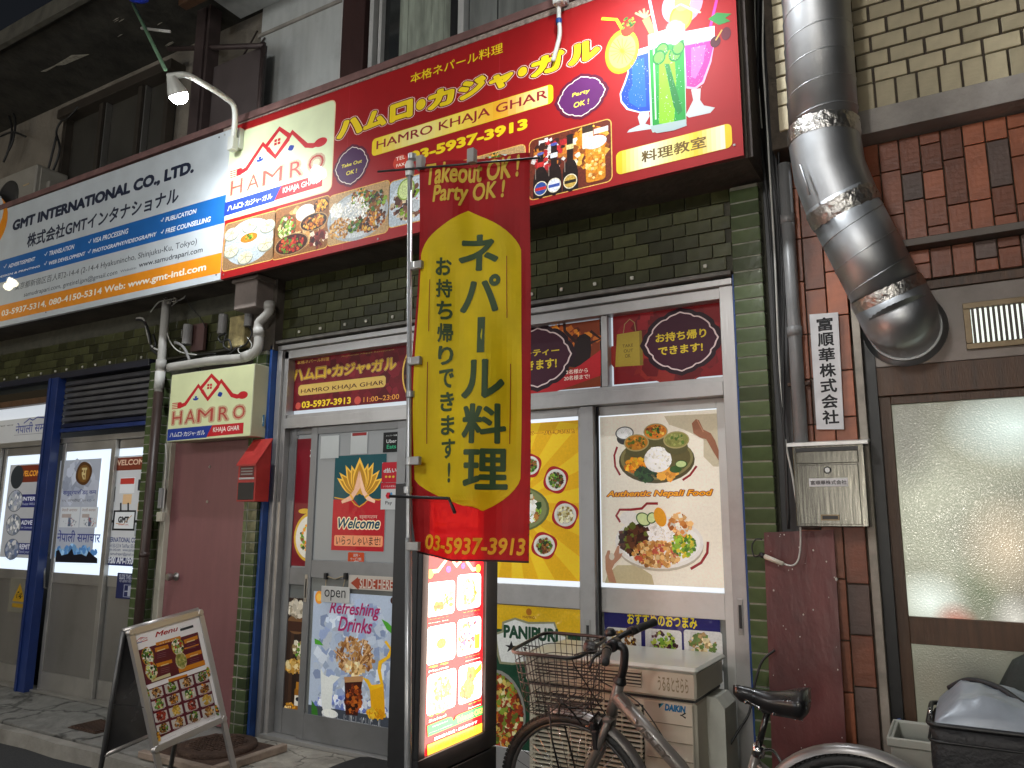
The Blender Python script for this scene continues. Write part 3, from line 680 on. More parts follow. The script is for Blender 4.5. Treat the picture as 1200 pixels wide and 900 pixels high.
# vertical rust tiles, columns offset
q = random.Random(21)
def vtiles(xa, xb, za, zb_, cw, chs, y, skip=None, gm=.16):
    x = xa; protos = {}
    while x+cw <= xb+.001:
        z = zb_; h0 = q.choice(chs)*q.uniform(.4, 1)
        while z > za+.02:
            h = min(h0, z-za); h = round(h, 2); m = GREYT if q.random() < gm else REDT
            if not (skip and skip(x, z-h)):
                k = (h, m.name)
                if k not in protos: protos[k] = MB().box((0, 0, 0), (cw-.006, .02, h-.006), .002).build('tile', m, rb); protos[k].data.transform(Matrix.Translation(base)); o = protos[k]
                else: o = protos[k].copy(); COL.objects.link(o)
                o.location = Vector((x, y, z-h+.003))-base
            z -= h; h0 = q.choice(chs)
        x += cw
vtiles(-.693, -.390, .02, 3.375, .0995, (.23, .28), 4.008)
vtiles(-.385, 1.9, 2.83, 3.375, .0905, (.23, .14, .28), 4.008)
vtiles(-.385, 1.9, 2.64, 2.79, .0905, (.15, .1), 4.008)
box('drip_rail', (-.30, 3.93, 2.79), (3.2, 4.03, 2.825), mat('brown_rail', (.12, .10, .085), .5, .3, .2, 6), rb)
box('corner_trim', (-.388, 3.985, 0), (-.352, 4.06, 3.375), mat('worn_alu_trim', (.3, .27, .23), .5, .4, .25, 8, .2, dirt=.5), rb)
box('side_return', (-.352, 4.04, 0), (-.30, 4.3, 2.64), BLACK, rb)
dr = thing('wooden_door', 'dark brown wooden sliding door glazed with frosted glass, right edge', 'door', (.4, 4.1, 0))
box('post', (-.345, 4.06, 0), (-.305, 4.2, 2.63), WOOD, dr); box('header', (-.305, 4.03, 2.595), (3.2, 4.2, 2.638), WOOD, dr)
box('crossbar', (-.304, 4.05, 2.10), (3.2, 4.2, 2.24), WOOD, dr)
box('metal_panel', (-.304, 4.045, 2.241), (3.2, 4.1, 2.594), mat('grimy_grey_panel', (.25, .215, .19), .5, .15, .15, 4, .1, dirt=.5, dirtcol=(.1, .07, .05)), dr)
box('stile', (-.304, 4.07, .02), (-.25, 4.12, 2.099), WOOD, dr); box('rail', (-.2495, 4.072, 2.06), (3.2, 4.118, 2.099), WOOD, dr)
box('rail', (-.2495, 4.072, .955), (3.2, 4.118, 1.075), WOOD, dr); box('rail', (-.2495, 4.072, .02), (3.2, 4.118, .2), WOOD, dr)
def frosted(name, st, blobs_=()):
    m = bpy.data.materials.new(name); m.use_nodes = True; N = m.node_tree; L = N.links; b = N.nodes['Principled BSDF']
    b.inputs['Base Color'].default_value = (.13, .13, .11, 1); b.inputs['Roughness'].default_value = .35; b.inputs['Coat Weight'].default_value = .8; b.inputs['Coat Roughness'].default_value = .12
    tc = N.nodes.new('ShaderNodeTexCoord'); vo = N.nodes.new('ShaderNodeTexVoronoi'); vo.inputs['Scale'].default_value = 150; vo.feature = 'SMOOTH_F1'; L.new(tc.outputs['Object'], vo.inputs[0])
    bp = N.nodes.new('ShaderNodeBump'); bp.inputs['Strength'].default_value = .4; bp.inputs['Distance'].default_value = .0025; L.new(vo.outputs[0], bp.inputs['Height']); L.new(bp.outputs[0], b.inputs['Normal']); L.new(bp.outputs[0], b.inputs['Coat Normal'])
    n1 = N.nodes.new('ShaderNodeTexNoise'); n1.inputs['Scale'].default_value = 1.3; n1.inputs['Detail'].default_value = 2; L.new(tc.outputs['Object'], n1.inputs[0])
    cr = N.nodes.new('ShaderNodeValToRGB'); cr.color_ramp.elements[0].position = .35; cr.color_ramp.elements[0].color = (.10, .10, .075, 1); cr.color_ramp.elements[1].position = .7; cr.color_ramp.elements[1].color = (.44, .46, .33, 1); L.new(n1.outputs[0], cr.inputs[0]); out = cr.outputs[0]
    # blurred lit room painted into the emission as patches, in metres on the pane
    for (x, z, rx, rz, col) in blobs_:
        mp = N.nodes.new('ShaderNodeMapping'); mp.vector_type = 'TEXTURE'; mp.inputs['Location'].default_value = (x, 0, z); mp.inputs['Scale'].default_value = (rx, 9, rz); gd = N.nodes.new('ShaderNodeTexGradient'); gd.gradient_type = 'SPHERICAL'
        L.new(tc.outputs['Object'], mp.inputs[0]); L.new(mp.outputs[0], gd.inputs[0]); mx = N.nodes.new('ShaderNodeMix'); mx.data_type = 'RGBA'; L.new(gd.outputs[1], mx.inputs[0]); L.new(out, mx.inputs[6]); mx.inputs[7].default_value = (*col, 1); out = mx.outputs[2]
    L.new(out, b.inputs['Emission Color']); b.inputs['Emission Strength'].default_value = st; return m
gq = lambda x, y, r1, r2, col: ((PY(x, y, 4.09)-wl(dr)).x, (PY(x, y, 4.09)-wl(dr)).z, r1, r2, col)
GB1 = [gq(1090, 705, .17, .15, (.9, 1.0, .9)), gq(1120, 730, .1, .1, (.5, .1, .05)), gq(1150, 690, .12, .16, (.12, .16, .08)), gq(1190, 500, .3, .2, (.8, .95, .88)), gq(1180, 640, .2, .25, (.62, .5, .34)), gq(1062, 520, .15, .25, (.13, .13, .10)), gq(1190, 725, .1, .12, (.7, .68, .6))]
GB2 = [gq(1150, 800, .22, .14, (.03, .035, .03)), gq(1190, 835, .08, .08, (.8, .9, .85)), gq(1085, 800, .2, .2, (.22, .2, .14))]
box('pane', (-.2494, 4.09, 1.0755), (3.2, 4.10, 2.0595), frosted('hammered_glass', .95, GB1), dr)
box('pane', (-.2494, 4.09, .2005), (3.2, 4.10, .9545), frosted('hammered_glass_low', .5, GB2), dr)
# vent grille in the metal panel
a = PY(1130, 354, 4.03); bq = PY(1136, 408, 4.03)
vt = thing('vent_grille', 'brass-framed louvre vent glowing over the wooden door', 'vent', (a.x, 4.03, a.z))
BRASS = mat('dull_brass', (.2, .15, .09), .4, .6, .2, 10, dirt=.3)
z0, z1 = 2.285, 2.505; x0 = .085; x1 = .62
for (a_, b_) in (((x0, z0), (x1, z0+.028)), ((x0, z1-.028), (x1, z1)), ((x0, z0+.0285), (x0+.028, z1-.0285)), ((x1-.028, z0+.0285), (x1, z1-.0285))): box('frame', (a_[0], 4.025, a_[1]), (b_[0], 4.044, b_[1]), BRASS, vt)
box('lit_opening', (x0+.029, 4.040, z0+.029), (x1-.029, 4.044, z1-.029), emis('vent_glow', (.9, 1, .88), 1.1), vt)
pr = None
for i in range(23):
    if pr is None: pr = MB().box((x0+.032, 4.018, z0+.03), (x0+.043, 4.038, z1-.03)).build('slat', mat('dark_slat', (.06, .05, .045), .4, .4), vt)
    else: o = pr.copy(); COL.objects.link(o); o.location.x += i*.0205
# ------------------------------------------------------------------ signboards over the canopy
VINYL = print_mat('glossy_sign_vinyl', .6, coat=.3)
PHOTOV = print_mat('sign_photo_print', .6, coat=.3, mott=.4)
VINYLM = print_mat('satin_sign_vinyl', .42, coat=.2)
PAPER = print_mat('poster_paper', .5)
FILM = print_mat('window_film', .5, coat=.10, emit=L_FILM, bump=.15, bscale=5, mott=.10)  # room light through the window posters put in as emission
LAM = print_mat('laminated_poster', .45, coat=.45, emit=L_FILM*.5, bump=.5, bscale=9, mott=.15)  # weaker glow put into the laminated posters the same way
RED = '#9a0f12'; DRED = '#5e0f14'; YEL = '#f2d21a'; CRM = '#e9edc0'; GOLD = '#d8a51e'
BROWNS = ['#6b3b1c', '#8a5526', '#4a2714', '#a8702f', '#33190e']
GREENS = ['#3f6b1e', '#5f8f2a', '#27481a', '#86a83a']
CURRY = ['#c8741c', '#e09a2c', '#a4541a', '#d9b04a', '#7d3a14']
CHICK = ['#c9934a', '#b57a35', '#dcb06b', '#93602a']
SALAD = GREENS+['#c9d27a', '#b3341f', '#e8e0c0']
RICE = ['#f2efe4', '#e4e0d0', '#fbfaf4']

def emblem(c, cx, cy, a, b, fill, lines, dark=None):
    """pointed oval badge with notched sides, local metres"""
    def shape(k):
        pts = []
        for i in range(96):
            t = 2*math.pi*i/96; ca, sa = math.cos(t), math.sin(t)
            r = 1/((abs(ca)**1.5+abs(sa)**1.5)**(1/1.5)); q = abs(math.sin(2*t)); r *= 1+.10*q
            m = (t % (math.pi/2))/(math.pi/2); r -= .05*math.exp(-((m-.28)/.05)**2)+.05*math.exp(-((m-.72)/.05)**2); r += .06*math.exp(-(min(m, 1-m)/.05)**2)
            pts.append((cx+a*r*ca*k, cy+b*r*sa*k))
        return pts
    if dark: c.put(shape(1.14), [tuple(range(96))], dark)
    c.put(shape(1.0), [tuple(range(96))], lines); c.put(shape(.955), [tuple(range(96))], fill)

def hamro_logo(c, x0, y0, x1, y1, lw=1.0, red='#c3202a', blue='#1d3a93', stripes=True):
    w_, h_ = x1-x0, y1-y0; U = lambda u, v: (x0+u*w_, y0+v*h_)
    lw = .036*w_*lw
    c.line([U(.15, .54), U(.20, .56), U(.35, .83), U(.48, .60), U(.63, .86), U(.77, .62), U(.83, .59), U(.90, .60)], lw, red, px=False)
    c.line([U(.375, .77), U(.504, .965), U(.62, .80)], lw, red, px=False); c.line([U(.40, .745), U(.48, .60), U(.60, .79)], lw, red, px=False)
    c.ell(U(.84, .545), U(.955, .66), red, px=False)
    c.rect(U(.10, .50), U(.155, .60), red, r=.015*w_, px=False)
    for k in range(4): c.rect(U(.03, .50+k*.028), U(.11, .513+k*.028), red, px=False)
    for a, b in ((.462, .755), (.495, .755), (.462, .80), (.495, .80)): c.rect(U(a, b), U(a+.026, b+.036), red, px=False)
    c.ell(U(.295, .60), U(.365, .655), blue, px=False); c.ell(U(.275, .635), U(.38, .68), CRM, px=False); c.ell(U(.315, .635), U(.345, .67), blue, px=False)
    c.ell(U(.60, .615), U(.655, .69), blue, px=False, wob=.08, n=40)
    sal = '#b5453c'
    out = [(.075, sal), (.062, CRM), (.047, sal), (.034, CRM), (.019, sal), (.006, CRM)] if stripes else []
    for i, ch in enumerate('HAMRO'):
        u0 = (.05, .215, .37, .63, .80)[i]; u1 = (.17, .34, .56, .745, .935)[i]
        c.text(ch, U(u0, .255), U(u1, .455), sal, bold=.004, out=out, px=False)
    c.put([U(0, 0), U(.50, .01), U(.56, .19), U(0, .185)], [(0, 1, 2, 3)], blue)
    c.put([U(.50, .02), U(.93, .03), U(.93, .19), U(.56, .19)], [(0, 1, 2, 3)], red)
    c.kana('ハムロ・カジャ・ガル', U(.03, .055), U(.48, .125), '#f4f4ee', bold=.01, px=False)
    c.text('KHAJA GHAR', U(.575, .06), U(.885, .155), '#f6f2e6', bold=.012, px=False)

hs = thing('restaurant_signboard', 'long red restaurant signboard with yellow lettering, food photos and cocktails', 'signboard', (-2.8, 3.70, 3.3))
q4 = [PY(258.6, 327.4, 3.70), PY(871.7, 181.7, 3.70), PY(872, -60, 3.70), PY(263, 152, 3.70)]
hx0, hx1 = q4[0].x, q4[1].x; hz0a, hz0b = q4[0].z, q4[1].z; hz1 = 4.515
b = MB(); hz1 = PY(263, 152, 3.70).z; hz1b = hz1+(PY(690, 2, 3.70).z-hz1)*1.31; b.prism([(hx0, 3.70, hz0a), (hx1, 3.70, hz0b), (hx1, 3.70, hz1b), (hx0, 3.70, hz1)], (0, .032, 0)); o = b.build('board', mat('sign_board_edge', (.2, .03, .035), .5), hs); fixn(o)
hk0 = (hz0b-hz0a)/(hx1-hx0); q_ = PY(690, 2, 3.70); q2 = PY(263, 152, 3.70); hk1 = (q_.z-q2.z)/(q_.x-q2.x)
c = ycanvas(3.70, quad=(hx0, hz0a, q2.z, hk0, hk1)); HQ = c.quad; hz0a_ = hz0a
c.put([(hx0, hz0a), (hx1, hz0a), (hx1, q2.z-.005), (hx0, q2.z-.005)], [(0, 1, 2, 3)], RED)
for x in (355, 410, 585): u = c.uv((x, 100))[0]; c.rect((u, hz0a+.01), (u+.003, hz1-.02), '#b02a35', px=False)
c.flush('red_face', VINYL, hs)
# logo panel
lx = c.box((266.5, 160.5), (387.8, 222.5)); c.rect(lx[:2], lx[2:], '#e6c79a', r=.05, px=False, grow=.008); c.rect(lx[:2], lx[2:], '#dfe8bf', r=.045, px=False)
CRMs = CRM; CRM = '#dfe8bf'
hamro_logo(c, lx[0]+.03, lx[1]+.03, lx[2]-.01, lx[3]-.06); c.flush('logo_panel', VINYL, hs)
# lettering
c.text('本格ネパール料理', (481, 98.5), (589.5, 49.5), YEL, bold=.012)
eds = [(394, 425), (425.5, 453), (456.5, 484), (486.5, 500), (501, 533), (537, 570), (573, 602), (606, 619), (622, 662), (665.5, 703)]
c.kana('ハムロ・カジャ・ガル', (396, 164), (700, 44), YEL, bold=.07, out=[(.07, '#f6e9e0'), (.05, '#b01a28'), (.028, '#2a1205')], edges=[(c.uv((a_, 167-.41*(a_-394)))[0], c.uv((b_, 167-.41*(b_-394)))[0]) for a_, b_ in eds])
x0, y0, x1, y1 = c.box((436.5, 163.5), (648.5, 120.5)); c.rect((x0, y0), (x1, y1), '#f2d21a', r=.03, px=False); c.grad((x0+.035, y0+.003), (x1-.035, y1-.003), ['#f2d21a', '#f3e79a', '#f5dc58', '#e9a722', '#f0e5a0'], px=False)
c.text('HAMRO KHAJA GHAR', (441, 178.5), (642, 104), '#8f1626', bold=.012)
c.text('03-5937-3913', (480, 190.5), (618.5, 138), YEL, bold=.05)
c.ell((461, 184), (477.5, 196), '#d2402c'); c.text('TEL', (464, 189), (475, 181.5), '#fbe9d8', bold=.02); c.text('FAX', (464.5, 196.5), (474.5, 190), '#fbe9d8', bold=.02)
x0, y0, x1, y1 = c.box((394, 200), (430.5, 188)); emblem(c, (x0+x1)/2, (y0+y1)/2, (x1-x0)/2, .135, '#4a2450', '#e8dcd0', '#5b1030')
c.text('Take Out', (400.4, 197.5), (424.5, 186.3), '#f3e14a', bold=.02, shear=.1); c.text('OK !', (405.8, 206), (418.6, 197.5), '#f3e14a', bold=.02, shear=.1)
x0, y0, x1, y1 = c.box((655, 118), (708.5, 108)); emblem(c, (x0+x1)/2, (y0+y1)/2, (x1-x0)/2, .125, '#5b1f5e', '#e8dcd0', '#5b1030')
c.text('Party', (670.5, 115.5), (691.5, 103.5), '#f3e14a', bold=.02, shear=.1); c.text('OK !', (672.5, 127), (690.5, 115.5), '#f3e14a', bold=.02, shear=.1)
x0, y0, x1, y1 = c.box((722, 178.7), (858.5, 172.5)); c.rect((x0, y0), (x1, y1), '#ecc426', r=.03, px=False); c.grad((x0+.035, y0+.002), (x1-.035, y1-.002), ['#f0cf2a', '#eef0d8', '#f3e68a', '#efc52c', '#eef0d8'], px=False)
c.text('料理教室', (752, 191.5), (827.5, 158.5), '#6b5320', bold=.025)
c.flush('lettering', VINYL, hs)
# food photographs
def photo(c, p0, p1, bgc, fn, name, par, m, edge='#e6b25a', r=.035):
    c.z = .0012
    x0, y0, x1, y1 = c.box(p0, p1); c.rect((x0, y0), (x1, y1), edge, r=r, px=False, grow=.006); c.rect((x0, y0), (x1, y1), bgc, r=r-.004, px=False)
    L = lambda u, v: (x0+(x1-x0)*u, y0+(y1-y0)*v); fn(c, L, x1-x0, y1-y0); c.flush(name, m, par)
def momo(c, L, W, H):
    c.ell(L(.02, .03), L(.97, .98), '#a9b3b8', px=False)
    for k, (u, v) in enumerate(((.14, .75), (.5, .82), (.85, .72), (.16, .38), (.83, .34), (.45, .17))):
        c.ell(L(u-.15, v-.15), L(u+.15, v+.13), '#7f8376', px=False); c.ell(L(u-.14, v-.12), L(u+.14, v+.14), '#c4c1a8', px=False)
        for j in range(5): c.line([L(u, v+.03), L(u+.12*math.cos(j*1.25+k), v+.11*math.sin(j*1.25+k))], W*.010, '#96927a', px=False)
        c.blobs(L(u-.04, v), L(u+.04, v+.06), ['#c9b25a', '#d8c98a'], 5, W*.012, px=False, seed=k)
    c.ell(L(.33, .36), L(.67, .62), '#c7ccd0', px=False); c.ell(L(.31, .47), L(.69, .7), '#c4c9cc', px=False); c.ell(L(.33, .48), L(.67, .68), '#d9731f', px=False); c.blobs(L(.42, .53), L(.58, .65), GREENS, 12, W*.025, px=False)
def curries(c, L, W, H):
    c.blobs(L(0.05, .05), L(.95, .95), ['#c58d4e', '#a3642c', '#e0b577', '#54290f'], 60, W*.07, px=False, fill=.9)
    c.dish(L(.02, .35), L(.42, .85), '#6d4a20', SALAD+['#dfe6a0'], 50, W*.035, px=False)
    c.dish(L(.40, .62), L(.75, .95), '#e8e4d6', RICE, 20, W*.03, px=False, seed=3); c.dish(L(.5, .4), L(.97, .72), '#2d1509', CURRY, 50, W*.03, px=False, seed=4, rim='#b68f5d')
    c.dish(L(.72, .72), L(.99, .98), '#3b1c10', ['#e08a1f', '#f0b030'], 20, W*.03, px=False, seed=5); c.dish(L(.05, .04), L(.64, .42), '#3b1509', ['#a8231a', '#7c1c12', '#c9502a', '#507a22'], 60, W*.032, px=False, seed=6, rim='#9c7a50')
    c.blobs(L(.68, .04), L(.98, .36), ['#5a1a16', '#3a0f10', '#7d2a20', '#e0c8b0'], 24, W*.05, px=False, seed=8)
def thali(c, L, W, H):
    c.ell(L(-.02, -.02), L(1, .95), '#a8aeb0', px=False); c.ell(L(.05, .04), L(.94, .9), '#c4c8c8', px=False)
    c.blobs(L(.5, .1), L(.95, .55), BROWNS+CURRY, 90, W*.035, px=False, seed=2); c.blobs(L(.02, .08), L(.42, .5), CHICK, 110, W*.025, px=False, seed=3)
    c.blobs(L(.55, .5), L(.97, .85), BROWNS+GREENS, 70, W*.04, px=False, seed=5); c.blobs(L(.38, .66), L(.68, .98), CURRY+GREENS, 60, W*.03, px=False, seed=6)
    c.blobs(L(.24, .32), L(.68, .84), RICE, 110, W*.03, px=False, seed=4, el=.5); c.blobs(L(.02, .5), L(.25, .8), RICE, 30, W*.04, px=False, seed=9)
    c.blobs(L(.36, .14), L(.6, .42), GREENS+BROWNS, 24, W*.035, px=False, seed=7)
def salad(c, L, W, H):
    c.ell(L(0, 0), L(1, 1), '#cfd8e0', px=False); c.blobs(L(.03, .12), L(.6, .8), ['#2e1a1a', '#57352c', '#8a5c46', '#d8c4a0', '#7da022'], 70, W*.05, px=False, seed=2)
    c.ell(L(.12, .52), L(.38, .99), '#8aa83e', px=False, rot=-.3); c.ell(L(.14, .55), L(.36, .96), '#cfe09a', px=False, rot=-.3); c.blobs(L(.35, .1), L(.9, .6), ['#e8eef0', '#b03a34', '#dfe6ea'], 20, W*.09, px=False, seed=3)
def beers(c, L, W, H):
    c.blobs(L(.45, .3), L(.98, .98), ['#e08a1a', '#f0b545', '#c4641a', '#f5e6c8', '#8a4a18'], 70, W*.06, px=False, fill=.9); c.blobs(L(.02, .4), L(.5, .98), ['#b8252a', '#e8e0dc', '#3a1a14', '#c9792a'], 50, W*.06, px=False, seed=3, fill=.9)
    c.rect(L(.80, .82), L(.97, .90), '#e8ded8', px=False); c.rect(L(.66, .62), L(.79, .93), '#e9d9bf', r=.01, px=False); c.rect(L(.66, .88), L(.79, .99), '#3a2a1c', px=False)
    for k, (u, lab, cap, t) in enumerate(((.14, '#2f4f9c', '#5b66b0', .73), (.31, '#e3e7ee', '#4b58a8', .83), (.51, '#c9a64c', '#1c1410', .90))):
        c.ell(L(u-.095, -.02), L(u+.095, .52), '#1d0f0b', px=False); c.rect(L(u-.095, .0), L(u+.095, .3), '#1d0f0b', px=False); c.rect(L(u-.038, .4), L(u+.038, t), '#241310', px=False)
        c.rect(L(u-.045, t-.22), L(u+.045, t-.14), ('#c8302c', '#dfe4ea', '#d9c98a')[k], r=.004, px=False); c.ell(L(u-.045, t-.02), L(u+.045, t+.03), cap, px=False)
        c.ell(L(u-.085, .03), L(u+.085, .27), '#e6dcc0', px=False); c.ell(L(u-.075, .045), L(u+.075, .255), lab, px=False); c.rect(L(u-.07, .12), L(u+.07, .17), ('#c8302c', '#3a56a8', '#2a2418')[k], px=False)
        c.rect(L(u-.07, .32), L(u-.06, .5), '#8a7a70', px=False)
    c.rect(L(.7, .05), L(.93, .66), '#d98a1e', r=.02, px=False); c.blobs(L(.71, .06), L(.92, .6), ['#f0b545', '#c4701a', '#f7d58a'], 30, W*.03, px=False, seed=5); c.ell(L(.68, .58), L(.95, .79), '#cfe0ea', px=False); c.ell(L(.7, .68), L(.93, .78), '#f2f6f8', px=False)
photo(c, (264.5, 263.5), (320.5, 303.5), '#8a6a48', momo, 'food_photo', hs, PHOTOV)
photo(c, (323, 246.5), (383.5, 289.5), '#8a5a30', curries, 'food_photo', hs, PHOTOV)
photo(c, (386.5, 230.5), (454.5, 271.5), '#b89566', thali, 'food_photo', hs, PHOTOV)
photo(c, (457.3, 214), (536, 247.5), '#b8c4cc', salad, 'food_photo', hs, PHOTOV)
photo(c, (539, 190), (615, 226), '#b89566', thali, 'food_photo', hs, PHOTOV)
photo(c, (621, 165.5), (717, 211.5), '#6a2a18', beers, 'drinks_photo', hs, PHOTOV)
# cocktails (coordinates read off an enlargement of the sign)
K = lambda x, y: (690+x/4, y/4)
def glass_set(c):
    c.poly([K(x, y) for x, y in ((160, 255), (287, 215), (287, 525), (240, 530), (178, 515), (150, 480), (145, 440), (165, 390), (182, 340), (175, 290))], '#cfd8ee')
    c.poly([K(x, y) for x, y in ((170, 280), (287, 245), (287, 520), (240, 524), (185, 508), (156, 474), (152, 440), (172, 392), (189, 340), (182, 300))], '#1242a8')
    c.poly([K(x, y) for x, y in ((200, 290), (260, 270), (270, 500), (230, 505), (190, 480), (185, 440), (205, 395))], '#1a5fd8')
    c.poly([K(x, y) for x, y in ((240, 528), (280, 520), (285, 545), (265, 580), (292, 590), (292, 605), (180, 622), (190, 608), (240, 585), (230, 550))], '#b9c4c8')
    c.ell(K(75, 245), K(240, 245), '#e8d020', n=6) if 0 else None
    c.ell(K(75, 165), K(238, 320), '#c8a010'); c.ell(K(80, 170), K(233, 312), '#f2e02a'); c.ell(K(92, 182), K(222, 300), '#f6ea60')
    for k in range(8): a = k*math.pi/8; c.line([K(157+60*math.cos(a), 240+60*math.sin(a)), K(157-60*math.cos(a), 240-60*math.sin(a))], .004, '#d6c01c')
    c.line([K(60, 88), K(130, 92), K(165, 150)], .018, '#e8dc2a'); c.ell(K(150, 118), K(215, 160), '#d2361c'); c.blobs(K(150, 95), K(220, 125), GREENS, 14, .012)
    c.poly([K(x, y) for x, y in ((250, 95), (285, 80), (330, 190), (300, 190))], '#f0945a')
    for dx in (-35, -20, -2, 16, 34): c.line([K(265, 85), K(260+dx*1.2, 40+abs(dx)*.6)], .012, '#f3a878')
    c.line([K(285, 0), K(325, 190)], .016, '#a8bfd8'); c.line([K(600, 0), K(565, 150)], .016, '#d8389a')
    c.poly([K(x, y) for x, y in ((445, 185), (585, 160), (590, 200), (575, 290), (540, 390), (500, 420), (458, 415), (450, 300))], '#d8a0c8')
    c.poly([K(x, y) for x, y in ((450, 215), (580, 190), (583, 225), (565, 295), (532, 383), (498, 410), (460, 405), (455, 300))], '#d82f8c')
    c.poly([K(x, y) for x, y in ((480, 225), (550, 210), (535, 300), (500, 370), (480, 360))], '#ea62ac')
    c.poly([K(x, y) for x, y in ((480, 420), (525, 415), (522, 470), (540, 495), (592, 505), (570, 530), (470, 552), (455, 540), (475, 500), (490, 470))], '#b9bfc0')
    c.poly([K(x, y) for x, y in ((445, 150), (590, 122), (590, 178), (455, 210))], '#dbe6ea')
    for x, y in ((430, 40), (440, 45)): c.ell(K(x-90, y-80), K(x+100, y+40), '#ee9ab0' if x == 430 else '#e98aa0')
    c.ell(K(375, 35), K(490, 130), '#ef9a28'); c.ell(K(385, 45), K(480, 120), '#f6b84a'); c.ell(K(400, -30), K(480, 40), '#e8d860')
    for dx in (-70, 75, 95): c.line([K(430, 20), K(430+dx, 60)], .01, '#f3c0a8')
    c.poly([K(x, y) for x, y in ((560, 90), (600, 60), (670, 65), (640, 85), (665, 100), (610, 118))], '#2f7d3a')
    c.ell(K(568, 178), K(620, 215), '#4a1420'); c.ell(K(620, 135), K(668, 182), '#5a1826'); c.line([K(595, 190), K(625, 140)], .008, '#c9a050')
    c.poly([K(x, y) for x, y in ((278, 165), (448, 112), (458, 590), (300, 622), (290, 600))], '#b8d8c8')
    c.poly([K(x, y) for x, y in ((284, 235), (446, 185), (455, 560), (400, 590), (300, 592))], '#1c8c34')
    c.poly([K(x, y) for x, y in ((330, 250), (400, 230), (410, 380), (400, 580), (330, 580))], '#7ec41e'); c.poly([K(x, y) for x, y in ((355, 300), (378, 300), (440, 520), (420, 540), (398, 500))], '#14702c')
    c.poly([K(x, y) for x, y in ((284, 170), (446, 118), (446, 185), (284, 235))], '#d3e4e4'); c.rect(K(300, 190), K(318, 560), '#bfe6c0')
    for k, (x, y) in enumerate(((345, 235), (405, 255), (420, 225), (330, 270))): c.ell(K(x-32, y-25), K(x+32, y+25), '#0f6a2a'); c.ell(K(x-24, y-18), K(x+24, y+18), '#5fb43a')
    for p0, p1, n in (((160, 290), (285, 500), 40), ((290, 240), (450, 580), 60), ((455, 210), (575, 400), 40)): c.blobs(K(*p0), K(*p1), ['#dfeef4'], n, .0022, seed=n)
    c.poly([K(x, y) for x, y in ((290, 592), (455, 560), (460, 590), (400, 612), (320, 625), (295, 612))], '#9fb0b0')
c.z = .0012; glass_set(c); c.flush('cocktail_print', VINYL, hs)
for px in ((263.5, 158), (262, 322), (860.5, 170), (443, 280)):
    a = PY(*px, 3.70); MB().lathe((a.x, 3.70, a.z), (0, -1, 0), [(0, .008), (.004, .006)], 8).build('screw', STEEL, hs)

# travel office signboard
gs = thing('travel_office_signboard', 'white, blue and orange travel office signboard with navy lettering left of the red one', 'signboard', (-7, 3.70, 3.3))
gx0 = -11.5; gx1 = PY(258.3, 327.6, 3.70).x-.004
ga = PY(0, 383, 3.70); gb = PY(258.3, 327.6, 3.70); gc = PY(0, 247, 3.70); gd = PY(262.5, 154, 3.70)
gk0 = (gb.z-ga.z)/(gb.x-ga.x); gk1 = (gd.z-gc.z)/(gd.x-gc.x); gz0, gz1 = gb.z, gd.z-.004; dl = gx0-gx1
b = MB(); b.prism([(gx0, 3.70, gz0+gk0*dl), (gx1, 3.70, gz0), (gx1, 3.70, gz1), (gx0, 3.70, gz1+gk1*dl)], (0, .032, 0)); o = b.build('board', mat('white_board', (.6, .6, .6), .5), gs); fixn(o)
c = ycanvas(3.70, quad=(gx1, gz0, gz1, gk0, gk1)); c.z = .001
GW = '#bcc3c7'
c.rect((gx0, gz0), (gx1, gz1), GW, px=False)
vb = lambda p: c.uv(p)[1]
c.rect((gx0, vb((258.3, 262.5))), (gx1, vb((260.3, 229.5))), '#1760a8', px=False)
c.rect((gx0, vb((257.8, 320))), (gx1, vb((258.3, 296.4))), '#e08a14', px=False)
c.ell((-34, 240), (4.5, 292), '#e08a14'); c.ell((-40, 235), (0, 280), GW); c.flush('face', VINYL, gs)
NAVY = '#1a2238'
c.text('GMT INTERNATIONAL CO., LTD.', (13.9, 273), (228.3, 187), NAVY, bold=.06)
c.text('株式会社GMTインタナショナル', (31, 291), (210.5, 218), NAVY, bold=.03)
WT = '#e4e9ee'
for t, a, b_ in (('PUBLICATION', (193.9, 260.2), (230.6, 244.2)), ('FREE COUNSELLING', (193.9, 274), (247.2, 253.5)), ('VISA PROCESSING', (108.9, 285.3), (150.8, 267.4)), ('PHOTOGRAPHY/VIDEOGRAPHY', (108.3, 297), (183.9, 271.5)),
                 ('TRANSLATION', (57.5, 300), (87.5, 286)), ('WEB DEVELOPMENT', (57, 311), (100.5, 294.6)), ('ADVERTISEMENT', (9.7, 314.4), (41.7, 300.8)), ('DESIGN & PRINTING', (-3, 326.5), (47.2, 310.4))):
    c.text(t, a, b_, WT, bold=.025, shear=.12)
    if a[0] > 0: x, y = a; c.line([(x-5, y-2.0), (x-4, y-.5), (x-1.8, y-5)], .008, WT)
c.text('東京都新宿区百人町2-14-4 (2-14-4 Hyakunincho, Shinjuku-Ku, Tokyo)', (17, 342), (231.4, 277), '#2a2f3a')
c.text('www.samudrapari.com', (162.5, 315.5), (238, 289), '#22262f', bold=.012); c.text('Website:', (141, 319.6), (160.5, 312), '#555b66')
c.text('samudrapari.com, gmtintl.jpn@gmail.com', (27.8, 349.6), (138, 315.5), '#2a2f3a')
c.text('03-5937-5314, 080-4150-5314 Web: www.gmt-intl.com', (1.4, 373), (242.2, 308), '#f0ead8', bold=.025)
c.flush('lettering', VINYL, gs)
for px in ((257, 161), (253.5, 322), (54, 366)):
    a = PY(*px, 3.70); MB().lathe((a.x, 3.70, a.z), (0, -1, 0), [(0, .008), (.004, .006)], 8).build('screw', BLACK, gs)

